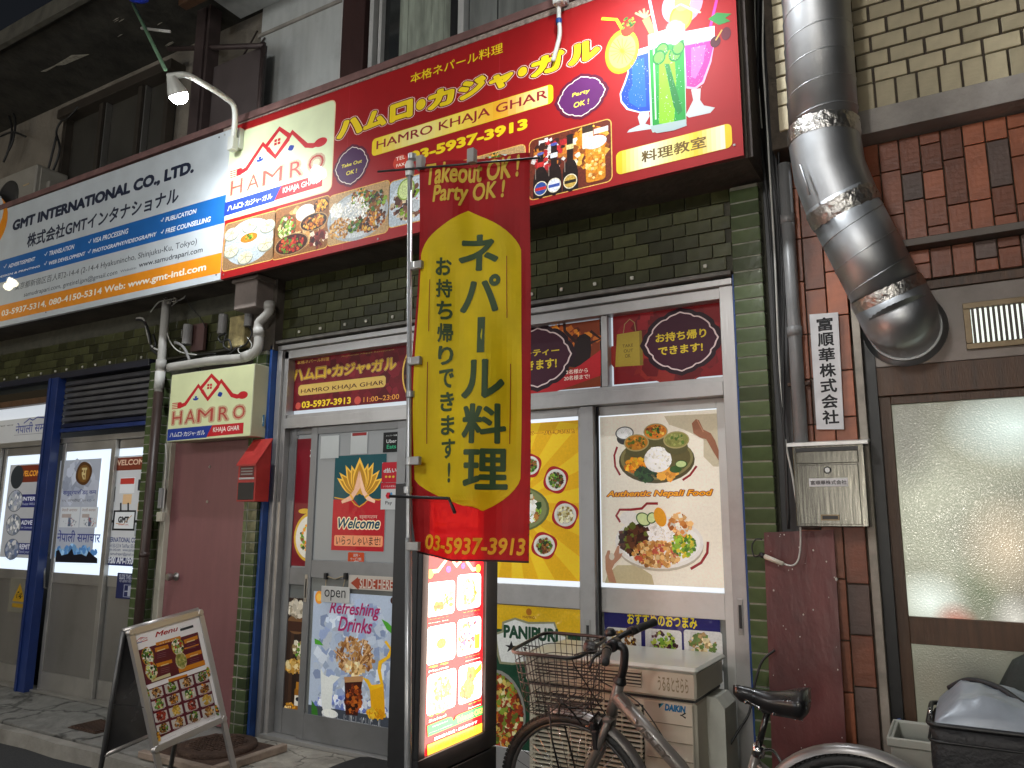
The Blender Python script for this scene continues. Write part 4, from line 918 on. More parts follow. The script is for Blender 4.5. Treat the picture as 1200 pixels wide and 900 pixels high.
# small cream signboard over the plum door
ss = thing('small_restaurant_sign', 'small cream restaurant signboard with red roof emblem above the plum door', 'signboard', (-5, 3.85, 2.1))
SY = 3.85; x0 = PY(194.9, 517, SY).x; x1 = PY(293.3, 510.3, SY).x; z0 = PY(293, 511, SY).z; z1 = PY(297.5, 426, SY).z+.0
box('box', (x0, SY, z0), (x1, SY+.14, z1), mat('cream_sign_box', (.5, .5, .34), .5, 0, .08, 4, dirt=.2), ss, .004)
c = ycanvas(SY); c.rect((x0+.004, z0+.004), (x1-.004, z1-.004), '#d9dfae', px=False); CRM = '#d9dfae'; hamro_logo(c, x0+.008, z0+.008, x1-.012, z1-.03); CRM = CRMs
c.flush('print', VINYLM, ss)

# ------------------------------------------------------------------ posters on the restaurant front
def poster(name, label, cat, Y, px0, px1, draw, m=FILM, th=.001, grow=0, group=None):
    c = ycanvas(Y); x0, y0, x1, y1 = c.box(px0, px1)
    o = thing(name, label, cat, ((x0+x1)/2, Y, y0), group)
    box('sheet', (x0, Y, y0), (x1, Y+th, y1), mat('poster_back', (.7, .7, .7), .6), o, 0)
    draw(c, x0, y0, x1, y1); c.flush('print', m, o); return o
def d_transom(c, x0, y0, x1, y1):
    c.rect((x0, y0), (x1, y1), '#5a0d16', px=False); c.blobs((x0, y0), (x1, y1), ['#63101a', '#500b12', '#6b1520'], 60, .06, px=False, fill=.85)
    c.ell((472.5, 400), (520, 472), '#caa24a', n=40); c.ell((474, 402), (518, 470), '#2a120e', n=40); c.blobs((474, 402), (518, 470), BROWNS, 60, .02)
    c.text('Authentic Nepali Restaurant', (400, 419), (462.5, 408.5), '#9a7a3a', shear=.1); c.text('本格ネパール料理', (348, 427.5), (386, 418), '#b08a3e', bold=.01)
    c.kana('ハムロ・カジャ・ガル', (342.5, 447), (465.5, 418.5), '#b8952c', bold=.03, out=[(.05, '#c9a86a'), (.03, '#4a0a10')])
    c.rect((350, 453), (452, 451.5), '#b89a50', r=.012); x_ = c.box((350, 464), (452, 440)); c.rect(x_[:2], x_[2:], '#b89a50', r=.02, px=False)
    c.text('HAMRO KHAJA GHAR', (352.5, 462.5), (450, 445.5), '#3a0a10', bold=.012)
    c.text('03-5937-3913', (353.5, 478.5), (411.5, 465), '#d9b92c', bold=.035); c.ell((346.5, 472), (352.5, 479.5), '#b0463a'); c.ell((415.5, 465), (423, 473.5), '#b0463a'); c.text('11:00~23:00', (426, 471.5), (468, 461.5), '#c98a3c', bold=.01)
poster('transom_sign', 'dark red transom panel with the restaurant name above the sliding door', 'sign', 4.13, (337.5, 416.5), (517, 466), d_transom)
def d_bag(c, x0, y0, x1, y1):
    c.rect((x0, y0), (x1, y1), '#6a0e12', px=False); c.blobs((x0, y0), (x1, y1), ['#74141a', '#5e0b10', '#7c2018'], 60, .09, px=False, fill=.9)
    c.poly([(723, 392), (751, 387.5), (753.5, 428), (721, 430)], '#8f7a2a'); c.poly([(749, 388), (752, 387.6), (754, 428), (750, 428)], '#6f5c1e')
    c.line([(730.5, 391), (732, 380), (738, 374), (743.5, 378), (745, 388)], .005, '#7a6a40')
    for i, t in enumerate(('TAKE', 'OUT', 'OK')): c.text(t, (729.5+(i == 1)*1.5+(i == 2)*3, 407.5+i*6), (742-(i == 2)*3, 402.5+i*6), '#4c3a12', bold=.01)
    cx, cy = c.uv((798, 400)); a = c.uv((840, 396))[0]-cx; b_ = c.uv((797, 367))[1]-cy; emblem(c, cx, cy, a, b_, '#32091c', '#bfa9a6', '#1c0510')
    c.text('お持ち帰り', (768.5, 402), (827.5, 384), '#b8a024', bold=.03); c.text('できます!', (771.5, 417), (823.5, 401), '#b8a024', bold=.03)
poster('take_out_panel', 'dark red transom panel with a paper bag and a plum badge, rightmost', 'sign', 4.13, (718, 367), (852, 439), d_bag)
def d_party(c, x0, y0, x1, y1):
    c.rect((x0, y0), (x1, y1), '#6a2a0c', px=False); c.blobs((x0, (y0+y1)/2), (x1, y1), ['#a8581a', '#8a3d10', '#4a1a08', '#c9781f'], 160, .03, px=False, fill=1)
    c.poly([(670, 420), (674, 400), (679, 393), (686, 391), (692, 395), (693, 410), (690, 432), (668, 430)], '#1a0a08'); c.line([(676, 402), (662, 388), (661, 376)], .02, '#2a100a'); c.line([(692, 402), (704, 397), (692, 388)], .018, '#2a100a')
    c.poly([(600, 470), (650, 443), (680, 428), (704, 410), (704, 440), (660, 456), (610, 474)], '#98161c')
    cx, cy = c.uv((630, 419)); a = c.uv((668, 415))[0]-cx; b_ = c.uv((630, 386))[1]-cy; emblem(c, cx, cy, a, b_, '#32091c', '#bfa9a6', '#1c0510')
    c.text('パーティー', (603, 420.5), (655.5, 406), '#b8a024', bold=.03); c.text('できます!', (605, 436), (652.5, 419), '#b8a024', bold=.03)
    c.text('2名様から', (663.5, 439), (689, 431), '#cfc0b0', bold=.015); c.text('20名様まで!', (661, 446.5), (691, 438), '#cfc0b0', bold=.02)
poster('party_panel', 'orange and red transom panel with dancing silhouette and a party badge', 'sign', 4.13, (500, 402), (704, 453), d_party)
def d_yellow(c, x0, y0, x1, y1):
    c.rect((x0, y0), (x1, y1), '#e0ac10', px=False)
    cx, cy = c.uv((600, 590))
    for k in range(16):
        a = k*math.pi/8; q_ = []
        for aa in (a, a+.19): q_.append(aa)
        def clip(aa):
            dx, dy = math.cos(aa), math.sin(aa); t = min([((x1 if dx > 0 else x0)-cx)/dx if abs(dx) > 1e-6 else 9, ((y1 if dy > 0 else y0)-cy)/dy if abs(dy) > 1e-6 else 9]); return (cx+dx*t, cy+dy*t)
        c.put([(cx, cy), clip(q_[0]), clip(q_[1])], [(0, 1, 2)], '#ecc322')
    c.text('おいしいネパール料理', (560, 514), (673, 502.5), '#e9b51c', bold=.03, out=[(.05, '#8a3210')])
    for i, (x, y, s_, cols) in enumerate(((651.5, 563, 12, GREENS+BROWNS), (662.5, 604, 13, ['#e0dcb8', '#c9c08a', '#8f7a3a', '#efe9d0']), (638, 640, 12.5, GREENS+BROWNS), (622, 546, 10, BROWNS+GREENS))):
        c.ell((x-s_-2.5, y-s_-4), (x+s_+2.5, y+s_+3), '#a3181f', wob=.06, n=40); c.dish((x-s_, y-s_-1), (x+s_, y+s_), '#d8d6cc', cols, 60, .013, seed=i, inner='#b8b4a4', fill=.68)
    c.dish((570, 572), (641, 622), '#7d8454', SALAD+CHICK+RICE, 160, .025, rim='#5e6438'); c.blobs((600, 585), (628, 605), RICE, 30, .02)
poster('food_poster', 'yellow sunburst poster with small red-rimmed curry bowls behind the hanging banner', 'poster', 4.108, (487, 505), (681, 681.5), d_yellow)
def d_auth(c, x0, y0, x1, y1):
    c.rect((x0, y0), (x1, y1), '#e6dfcd', px=False); Z = lambda x, y: (680+x/3.46, 460+y/3.46)
    c.poly([Z(*p) for p in ((340, 95), (560, 85), (562, 300), (540, 300), (500, 260), (500, 190), (420, 150), (360, 130))], '#bfb59a'); c.poly([Z(*p) for p in ((150, 700), (230, 700), (290, 740), (300, 780), (100, 772), (110, 740))], '#bfb28c')
    c.line([Z(150, 220), Z(138, 255), Z(142, 300), Z(162, 335)], .012, '#8a1c22'); c.line([Z(415, 355), Z(445, 335), Z(472, 298)], .012, '#8a1c22')
    c.line([Z(163, 525), Z(146, 500), Z(160, 475), Z(205, 475), Z(250, 470), Z(270, 450), Z(315, 450)], .014, '#8a1c22'); c.line([Z(448, 715), Z(490, 690), Z(515, 650), Z(518, 605)], .014, '#8a1c22')
    c.ell(Z(155, 190), Z(468, 365), '#4c4526'); c.ell(Z(162, 188), Z(461, 350), '#7d7448'); c.ell(Z(175, 195), Z(450, 340), '#5c5430')
    c.blobs(Z(185, 265), Z(270, 325), ['#e0901c', '#e8b32c', '#c96a14'], 40, .018); c.blobs(Z(225, 305), Z(310, 355), ['#1d3a1c', '#2c4f26', '#142a14'], 50, .02, seed=2); c.blobs(Z(310, 310), Z(390, 350), ['#d98a24', '#e9a73a'], 20, .025, seed=3)
    c.ell(Z(362, 298), Z(412, 325), '#31521e'); c.ell(Z(385, 275), Z(435, 305), '#31521e'); c.ell(Z(388, 278), Z(430, 302), '#b9c98a'); c.ell(Z(258, 222), Z(372, 322), '#e9e7e0'); c.blobs(Z(262, 224), Z(368, 318), ['#f4f3ee', '#dcd9ce'], 60, .012, seed=5)
    for (a, b_, e, f, cols) in ((142, 140, 218, 210, ['#dfe2df', '#eceeec']), (256, 128, 356, 215, CURRY+GREENS), (177, 172, 280, 262, ['#b0701c', '#c98a2c', '#8f5414', '#4f5f1c']), (336, 160, 444, 250, ['#7f8040', '#8f9150', '#4f6a26'])):
        c.ell(Z(a+6, (b_+f)/2-12), Z(e-6, f), '#55512f' if cols[0] != '#dfe2df' else '#3a3a38'); c.ell(Z(a, b_), Z(e, b_+(f-b_)*.72), '#a09260' if cols[0] != '#dfe2df' else '#555550'); c.ell(Z(a+5, b_+4), Z(e-5, b_+(f-b_)*.66), cols[0]); c.blobs(Z(a+12, b_+9), Z(e-12, b_+(f-b_)*.58), cols, 30, .012, seed=int(a))
    c.text('Authentic Nepali Food', Z(108, 430), Z(538, 392), '#e39b1c', bold=.035, shear=.28, out=[(.065, '#6e1512')])
    c.ell(Z(142, 512), Z(505, 732), '#b5ab98'); c.ell(Z(140, 500), Z(505, 722), '#dedbd4'); c.ell(Z(155, 515), Z(490, 705), '#ebe9e4'); c.ell(Z(160, 480), Z(240, 540), '#dedbd4')
    c.blobs(Z(160, 535), Z(282, 655), ['#3a1c12', '#57301c', '#241008', '#5f6a22'], 120, .026, seed=4); c.blobs(Z(275, 530), Z(390, 625), ['#f2f0ea', '#dcd8ce'], 120, .016, seed=6, el=.5); c.blobs(Z(215, 600), Z(405, 712), CHICK+['#b8503a', '#e0c08a'], 190, .016, seed=7); c.blobs(Z(372, 570), Z(468, 668), ['#6f9a22', '#8fb52c', '#c9b32a', '#44701a'], 110, .015, seed=8)
    for (a, b_, e, f) in ((225, 488, 290, 540), (270, 485, 312, 532)): c.ell(Z(a, b_), Z(e, f), '#2f5a1c', rot=-.5); c.ell(Z(a+5, b_+4), Z(e-5, f-4), '#c9d89a', rot=-.5)
    c.ell(Z(300, 465), Z(350, 545), '#d9951c', rot=.3); c.blobs(Z(362, 495), Z(452, 580), ['#c9803a', '#a85f24', '#e0b070', '#dfd8c8'], 50, .02, seed=9)
    SK, SK2 = '#b07f62', '#8f5f46'
    c.poly([Z(*p) for p in ((453, 125), (470, 108), (482, 112), (500, 150), (530, 165), (548, 195), (562, 235), (562, 275), (540, 240), (512, 190), (485, 182), (460, 165))], SK2); c.line([Z(475, 112), Z(500, 160)], .006, SK)
    c.poly([Z(*p) for p in ((103, 665), (112, 640), (122, 640), (122, 665), (135, 660), (152, 622), (160, 620), (158, 655), (173, 650), (165, 670), (140, 695), (130, 715), (148, 772), (118, 768), (104, 715))], SK); c.ell(Z(118, 650), Z(140, 680), '#cdc5b2')
poster('food_poster', 'large cream poster of two Nepali platters filling the right window', 'poster', 4.128, (703, 489), (850, 689.5), d_auth)
def d_panipuri(c, x0, y0, x1, y1):
    Z = lambda x, y: (570+x/3.871, 690+y/3.871)
    c.rect((x0, y0), (x1, y1), '#12402a', px=False); yy = c.uv(Z(440, 215))[1]; c.rect((x0, yy), (x1, y1), '#e0b414', px=False)
    c.poly([Z(*p) for p in ((60, 340), (48, 300), (40, 240), (38, 200), (70, 190), (72, 150), (130, 130), (190, 150), (310, 150), (330, 200), (370, 210), (370, 290), (330, 320), (120, 345))], '#8f8f70'); c.poly([Z(*p) for p in ((68, 330), (58, 296), (50, 240), (48, 208), (78, 198), (80, 158), (130, 140), (190, 160), (305, 158), (322, 208), (360, 218), (360, 284), (322, 312), (120, 335))], '#e2e4de')
    c.text('PANIPURI', Z(78, 222), Z(325, 182), '#14442c', bold=.05); c.text('★ चटपटे', Z(85, 285), Z(310, 250), '#151515', bold=.01); c.ell(Z(180, 88), Z(206, 122), '#b06a10'); c.text('HAMRO', Z(165, 133), Z(220, 125), '#8a4a10', bold=.02)
    c.ell(Z(-90, 350), Z(178, 790), '#8a8a82'); c.ell(Z(-86, 368), Z(168, 770), '#4c2414'); c.blobs(Z(-86, 368), Z(168, 770), ['#7a8f2c', '#a33a1a', '#c9791f', '#d8cf9a', '#5f6a22', '#c9b25a', '#7d2a14'], 420, .022, fill=.97)
poster('snack_poster', 'glossy green and yellow panipuri poster low in the window behind the bicycle basket', 'poster', 4.108, (553, 706), (684, 905), d_panipuri, LAM)
def d_blue(c, x0, y0, x1, y1):
    Z = lambda x, y: (570+x/3.871, 690+y/3.871)
    c.rect((x0, y0), (x1, y1), '#10105c', px=False); c.text('おすすめのおつまみ', Z(640, 160), Z(955, 128), '#d8c81e', bold=.03)
    W_ = c.uv(Z(880, 250))[0]-c.uv(Z(715, 250))[0]
    for r in range(4):
        for k in range(3):
            a = c.uv(Z(545+k*175, 172+k*6)); X = a[0]; Yy = a[1]-r*.185; c.rect((X, Yy-.165), (X+W_, Yy), '#cfcfcb', r=.015, px=False)
            for j in range(5): c.line([(X+W_*.08+j*.004, Yy-.15), (X+W_*(.2+.03*j), Yy-.01)], .004, '#b9b9b4', px=False)
            cc = [['#8a5a20', '#c9a020', '#e0d8c0', '#4a2a14'], ['#4a1a2a', '#6f9a2a', '#a8b84a', '#2a0f1a'], ['#a88a5a', '#5f7a3a', '#e0cfa0', '#7d6a3a']][k]
            c.blobs((X+W_*.15, Yy-.13), (X+W_*.85, Yy-.015), cc, 60, .015, px=False, seed=r*3+k)
poster('snack_menu_poster', 'navy menu poster with white food squares behind the air conditioner unit', 'poster', 4.133, (708, 713.5), (850, 880), d_blue, LAM)
# door leaf: welcome poster and stickers (enlargement 5x from 380,500)
Z5 = lambda x, y: (380+x/5, 500+y/5)
DY = 4.083
def d_welcome(c, x0, y0, x1, y1):
    c.rect((x0, y0), (x1, y1), '#a51420', px=False); yy = c.uv(Z5(200, 425))[1]; c.rect((x0, yy), (x1, y1), '#0d4248', px=False)
    c.line([Z5(60, 415), Z5(110, 425), Z5(150, 420), Z5(180, 455), Z5(205, 470), Z5(235, 450), Z5(265, 420), Z5(320, 430), Z5(352, 415)], .008, '#c8922a')
    c.poly([Z5(*p) for p in ((150, 418), (175, 430), (205, 465), (240, 440), (265, 418), (230, 395), (180, 395))], '#0d4248')
    def petal(bx, by, tx, ty, wd):
        d = Vector((tx-bx, ty-by)); L = d.length; d /= L; n = Vector((-d.y, d.x))
        for k, col in ((1, '#e0b040'), (.86, '#a8761a'), (.5, '#bf8a24')):
            pts = []
            for i in range(13): t = i/12; ww = wd*k*math.sin(math.pi*min(1, t**.8))*(1-.25*t); p = Vector((bx, by))+d*L*t*(k if k < 1 else 1)+n*ww; pts.append(Z5(p.x, p.y))
            for i in range(11, 0, -1): t = i/12; ww = wd*k*math.sin(math.pi*min(1, t**.8))*(1-.25*t); p = Vector((bx, by))+d*L*t*(k if k < 1 else 1)-n*ww; pts.append(Z5(p.x, p.y))
            c.poly(pts, col)
    for a in ((200, 400, 75, 300, 34), (215, 400, 345, 300, 34), (200, 395, 88, 268, 30), (215, 395, 325, 255, 30), (200, 395, 125, 225, 32), (215, 395, 290, 210, 32), (203, 395, 160, 225, 30), (212, 395, 258, 215, 30), (208, 395, 209, 180, 46)): petal(*a)
    SK = '#d8a88a'
    c.poly([Z5(*p) for p in ((205, 255), (210, 300), (210, 360), (185, 400), (165, 430), (105, 450), (100, 435), (150, 405), (175, 370), (188, 320))], SK); c.poly([Z5(*p) for p in ((209, 255), (222, 310), (240, 375), (262, 405), (300, 432), (295, 448), (250, 430), (225, 395), (212, 355))], '#e2b69a')
    c.line([Z5(152, 398), Z5(170, 425)], .014, '#d8a030'); c.line([Z5(238, 415), Z5(262, 398)], .014, '#d8a030')
    c.text('Welcome', Z5(80, 597), Z5(328, 535), '#123c52', bold=.03, shear=.3, out=[(.08, '#e0b8a8'), (.055, '#e8d8a8')])
    c.text('स्वागतम', Z5(205, 545), Z5(312, 520), '#c9a090', bold=.01)
    b_ = c.box(Z5(60, 635), Z5(342, 705)); c.rect(b_[:2], b_[2:], '#d88a62', r=.012, px=False); c.text('いらっしゃいませ!', Z5(68, 692), Z5(330, 645), '#2a1512', bold=.01)
poster('welcome_poster', 'red and teal welcome poster with golden lotus and joined hands on the door', 'poster', DY, (393, 534.5), (449.6, 646.5), d_welcome)
def sticker(label, p0, p1, draw): return poster('sticker', label, 'sticker', DY-.003, p0, p1, draw, PAPER, .0008)
W0 = '#c9cbca'
def d_uber(c, a, b, e, f): c.rect((a, b), (e, f), '#0b0d0e', px=False); c.text('メンバー特典', Z5(362, 58), Z5(428, 45), W0, bold=.01); c.text('Uber', Z5(364, 97), Z5(424, 72), W0, bold=.02); c.text('Eats', Z5(366, 130), Z5(422, 103), '#2fae7a', bold=.02)
sticker('black square delivery sticker at the top right of the door glass', (449.5, 507), (467.5, 529.5), d_uber)
def d_dbarai(c, a, b, e, f): c.rect((a, b), (e, f), '#b8182a', r=.012, px=False); c.text('d払い', Z5(347, 272), Z5(424, 240), W0, bold=.04); [c.ell(Z5(356+i*21, 287), Z5(370+i*21, 300), '#e0c040') for i in range(3)]
sticker('red rounded payment sticker with three yellow dots on the door', (448, 542), (466.3, 565), d_dbarai)
def d_pay(c, a, b, e, f):
    c.rect((a, b), (e, f), '#c9cbca', px=False); c.rect(Z5(332, 330), Z5(430, 364), '#b8182a'); c.text('いつもの支払い', Z5(345, 356), Z5(424, 342), W0, bold=.01); c.ell(Z5(360, 383), Z5(392, 425), '#c0182c', n=6); c.ell(Z5(386, 385), Z5(400, 402), '#3a8ac0'); c.text('Pay', Z5(357, 462), Z5(398, 435), '#30343c', bold=.015)
sticker('white pennant payment sticker with a red cube, lowest on the door stile', (447, 566), (466, 597), d_pay)
def d_white(c, a, b, e, f): c.rect((a, b), (e, f), '#b9bcba', r=.01, px=False)
sticker('blank white rounded card at the top left of the door glass', (376.5, 511.5), (396.5, 536.5), d_white)
def d_white2(c, a, b, e, f): c.rect((a, b), (e, f), '#b9bcba', r=.01, px=False); c.rect(Z5(165, 38), Z5(248, 50), '#8f2a2a')
sticker('blank white card with a red edge at the top centre of the door glass', (411.5, 507.5), (430, 531.5), d_white2)
def d_or(c, a, b, e, f): c.rect((a, b), (e, f), '#c9cbca', r=.008, px=False); q_ = c.box(Z5(140, 735), Z5(232, 822)); c.rect(q_[:2], q_[2:], '#cc4a1c', r=.008, px=False); c.text('送料・', Z5(170, 762), Z5(208, 745), W0, bold=.02); c.text('サービス料', Z5(152, 785), Z5(218, 767), W0, bold=.02); c.text('0円!', Z5(155, 815), Z5(210, 788), W0, bold=.04); c.text('ticket now', Z5(148, 847), Z5(222, 834), '#22406a', bold=.02)
sticker('orange and white free-delivery sticker below the welcome poster', (408.2, 647), (426.2, 671), d_or)
# slide here strip, open plate, drinks poster (enlargement 3.215x from 300,620)
Z3 = lambda x, y: (300+x/3.215, 620+y/3.215)
def d_slide(c, a, b, e, f): c.rect((a, b), (e, f), '#c8bfb4', px=False); c.poly([Z3(*p) for p in ((357, 203), (385, 180), (385, 187), (522, 193), (522, 230), (387, 222), (387, 230))], '#a8452c'); c.text('SLIDE HERE', Z3(390, 222), Z3(516, 193), '#dcd2c6', bold=.02)
poster('slide_sign', 'white strip with a rust arrow reading slide here on the door rail', 'sign', 4.073, Z3(350, 172), Z3(526, 236), d_slide, PAPER)
op = thing('open_plate', 'small white plate reading open hung by a cord on the door handle rail', 'sign', tuple(PY(*Z3(300, 275), 4.06)))
a = PY(*Z3(247, 213), 4.06); b_ = PY(*Z3(352, 282), 4.06); box('plate', (a.x, 4.058, b_.z), (b_.x, 4.062, a.z), mat('pale_plate', (.55, .55, .53), .4), op)
c = ycanvas(4.058); c.text('open', Z3(257, 268), Z3(338, 232), '#22242a', bold=.0); c.flush('lettering', PAPER, op)
pts = [PY(*Z3(*p), 4.066) for p in ((262, 218), (268, 180), (298, 188), (335, 178), (328, 218))]; wire('cord', pts, .0035, mat('straw_cord', (.4, .33, .22), .8), op)
for p in ((266, 172), (340, 172)): a = PY(*Z3(*p), 4.068); box('hook', (a.x-.012, 4.05, a.z-.03), (a.x+.012, 4.073, a.z+.012), BLACK, op)
def d_drinks(c, x0, y0, x1, y1):
    Z = lambda x, y: (340+x/3.75, 660+y/3.75)
    c.rect((x0, y0), (x1, y1), '#a9b6c8', px=False); c.blobs((x0, y0), (x1, y1), ['#b6c1d0', '#9aa9c0', '#c4cdd8', '#8a9abb'], 160, .05, px=False, fill=.92)
    c.blobs(Z(100, 570), Z(460, 740), ['#7a8ac0', '#c9d2e4', '#5f70b0', '#dfe4ee'], 160, .03, fill=1); c.rect((x0, y0), (x1, y0+.10), '#3c424c', px=False)
    c.poly([Z(*p) for p in ((95, 600), (120, 640), (125, 700), (95, 715))], '#2f6a20')
    c.poly([Z(*p) for p in ((402, 245), (430, 260), (458, 290), (458, 320), (425, 290))], '#4a9a2c'); c.poly([Z(*p) for p in ((108, 330), (130, 340), (148, 362), (110, 355))], '#4a9a2c')
    c.ell(Z(112, 120), Z(145, 180), '#e0902c'); c.ell(Z(118, 132), Z(138, 168), '#f0b850'); c.ell(Z(442, 148), Z(462, 180), '#3a1f18')
    PK = '#a0185a'
    c.text('Refreshing', Z(172, 236), Z(398, 180), PK, bold=.02, shear=.3); c.text('Drinks', Z(210, 298), Z(364, 245), PK, bold=.02, shear=.3)
    c.poly([Z(*p) for p in ((135, 460), (150, 490), (170, 500), (182, 490), (220, 500), (190, 530), (182, 640), (150, 660), (138, 620))], '#d6dad6'); c.ell(Z(140, 635), Z(210, 685), '#e0e2dc')
    q = random.Random(9)
    c.blobs(Z(205, 320), Z(365, 500), ['#9a6a38', '#b88a54', '#7a4a24', '#d0b088'], 130, .016, lng=1.6)
    for i in range(16):
        a = q.uniform(.5, 2.6); r = q.uniform(60, 150); c.line([Z(285, 470), Z(285+r*.8*math.cos(a), 470-r*math.sin(a))], .008, q.choice(['#a87a44', '#c8a070', '#8a5a2c']))
    c.blobs(Z(245, 430), Z(325, 500), ['#d8b47a', '#a87a3c', '#e8d4a8'], 40, .02, seed=3)
    c.poly([Z(*p) for p in ((240, 500), (322, 495), (298, 670), (245, 665))], '#3a140c'); c.blobs(Z(244, 530), Z(312, 660), ['#8a3a14', '#5a1f0e', '#b8601c', '#2a0d08'], 60, .02, seed=4); c.poly([Z(*p) for p in ((238, 500), (322, 495), (320, 520), (242, 524))], '#b08458')
    c.poly([Z(*p) for p in ((350, 535), (412, 530), (418, 660), (360, 680))], '#e0a414'); c.poly([Z(*p) for p in ((318, 500), (345, 510), (360, 535), (398, 530), (385, 470), (390, 430), (425, 410), (440, 380), (415, 345), (425, 340), (448, 375), (440, 415), (405, 440), (400, 470), (412, 540), (352, 560), (340, 530))], '#e8b41c')
    c.ell(Z(335, 632), Z(420, 690), '#e0a010'); c.blobs(Z(338, 636), Z(416, 688), ['#f0c030', '#c98408'], 20, .02, seed=5)
    c.text('Mango Lassi | Orange Juice | Plain Lassi | Coke | Ginger Ale', Z(140, 737), Z(402, 690), '#c9ccd0'); c.text('Oolong Tea | Ice Coffee | Ice Tea', Z(192, 745), Z(335, 720), '#c9ccd0')
poster('drinks_poster', 'pale blue refreshing drinks poster with splashing cola on the lower door', 'poster', DY, (368, 692.5), (461.5, 862), d_drinks)
def d_left1(c, x0, y0, x1, y1):
    c.rect((x0, y0), (x1, y1), '#6a0a18', px=False); c.ell((346, 600), (384, 660), '#c9a030'); c.ell((348, 604), (380, 656), '#d8d2c4'); c.blobs((352, 614), (376, 648), CURRY+GREENS, 50, .02); c.ell((350, 596), (364, 602), '#c9a030'); c.text('お', (363, 537), (374, 524), '#c9c4c0', bold=.02)
poster('side_poster', 'narrow maroon poster with half a soup bowl behind the sliding door edge', 'poster', 4.123, (344.5, 515), (366, 664), d_left1)
def d_left2(c, x0, y0, x1, y1):
    c.rect((x0, y0), (x1, y1), '#241712', px=False); Z = Z3
    for i in range(7): c.rect((x0+(x1-x0)*i/7, y0), (x0+(x1-x0)*(i+.9)/7, y1), ['#2a1a12', '#3a2518', '#20140e'][i % 3], px=False)
    c.ell(Z(118, 320), Z(190, 400), '#6a4a2c'); c.blobs(Z(120, 270), Z(188, 330), ['#b8ae9a', '#cfc6b4', '#8f8470'], 40, .03); c.rect(Z(120, 345), Z(188, 390), '#3a2014'); c.poly([Z(*p) for p in ((190, 370), (178, 430), (186, 470), (192, 470))], '#8a9a1c')
    c.blobs(Z(140, 420), Z(190, 490), ['#d8cfb8', '#5f8a2a', '#8f7a50'], 40, .02, seed=3); c.blobs(Z(115, 490), Z(180, 545), ['#a87a2c', '#c9a050', '#d8c490'], 40, .025, seed=4)
    c.rect(Z(146, 600), Z(168, 690), '#8a5a14', r=.01); c.rect(Z(152, 575), Z(161, 605), '#a8701c'); c.rect(Z(146, 625), Z(168, 668), '#d8d4c8'); c.ell(Z(150, 632), Z(164, 650), '#22242a'); c.blobs(Z(112, 650), Z(146, 700), ['#c98a1c', '#7a4a14', '#e0c080'], 20, .015, seed=5)
poster('side_poster', 'dark poster of iced coffee and whisky behind the sliding door edge, lower half', 'poster', 4.123, (339, 700), (363, 838), d_left2)
def d_blueside(c, x0, y0, x1, y1): c.rect((x0, y0), (x1, y1), '#5f9ac8', px=False); c.blobs((x0, y0), (x1, y1), ['#8ab8d8', '#4a86ba', '#c8dce8'], 20, .06, px=False, fill=.8)
poster('side_poster', 'light blue poster glimpsed between the banner pole and the banner', 'poster', 4.095, (483, 500), (530, 600), d_blueside)

# ------------------------------------------------------------------ posters on the travel office doors (3.46x from 0,400)
Z6 = lambda x, y: (x/3.46, 400+y/3.46)
OP = OY+.004
def op_(name, label, p0, p1, draw, cat='poster', Y=None):
    return poster(name, label, cat, Y or OP, p0, p1, draw, BACKLIT)
BACKLIT = print_mat('backlit_poster', .35, emit=.28)
BL = '#2a3578'; PG = '#a8aeb4'
def d_o1(c, x0, y0, x1, y1):
    c.rect((x0, y0), (x1, y1), '#9aa0ac', px=False); c.blobs((x0, (y0+y1)/2), (x1, y1), ['#a8aebb', '#8d94a4'], 30, .08, px=False, fill=.8)
    c.ell(Z6(313, 490), Z6(368, 582), '#4a2f18', wob=.03, n=48); c.ell(Z6(320, 502), Z6(361, 571), '#6a4a22'); c.text('स', Z6(328, 562), Z6(354, 512), '#b8a878', bold=.03)
    c.text('समुद्रपारि डट कम', Z6(254, 628), Z6(392, 598), BL, bold=.02); c.text('१५ वर्षदेखि २०२१-२', Z6(252, 655), Z6(385, 636), '#4a4a50', bold=.0)
    for i, (a, b_) in enumerate(((248, 318), (330, 392))): c.rect(Z6(a, 672), Z6(b_, 755), '#b8bcc0'); c.text('नेपाली समाचार', Z6(a+3, 690), Z6(b_-3, 676), '#7a5a50'); c.rect(Z6(a+4, 700), Z6(b_-30, 715), '#9a8f8a'); c.rect(Z6(a+30, 715), Z6(a+38, 750), '#4f5a70'); c.blobs(Z6(a+8, 715), Z6(a+60, 752), ['#8f9499', '#a85a50', '#6f7a8a'], 16, .01, seed=i)
    c.text('नेपाली समाचार', Z6(230, 812), Z6(410, 768), BL, bold=.015)
    c.blobs(Z6(225, 830), Z6(392, 880), ['#4a7ab0', '#6a9ac8', '#8ab0d0'], 40, .04); c.poly([Z6(*p) for p in ((225, 895), (228, 850), (240, 845), (250, 868), (275, 862), (292, 840), (300, 866), (330, 862), (350, 872), (360, 850), (380, 870), (395, 880), (395, 900))], '#15151c')
xa = Z6(245, 485)
op_('office_poster', 'pale office poster with a round brown seal on the left door pane', Z6(246, 484), Z6(371, 890), d_o1)
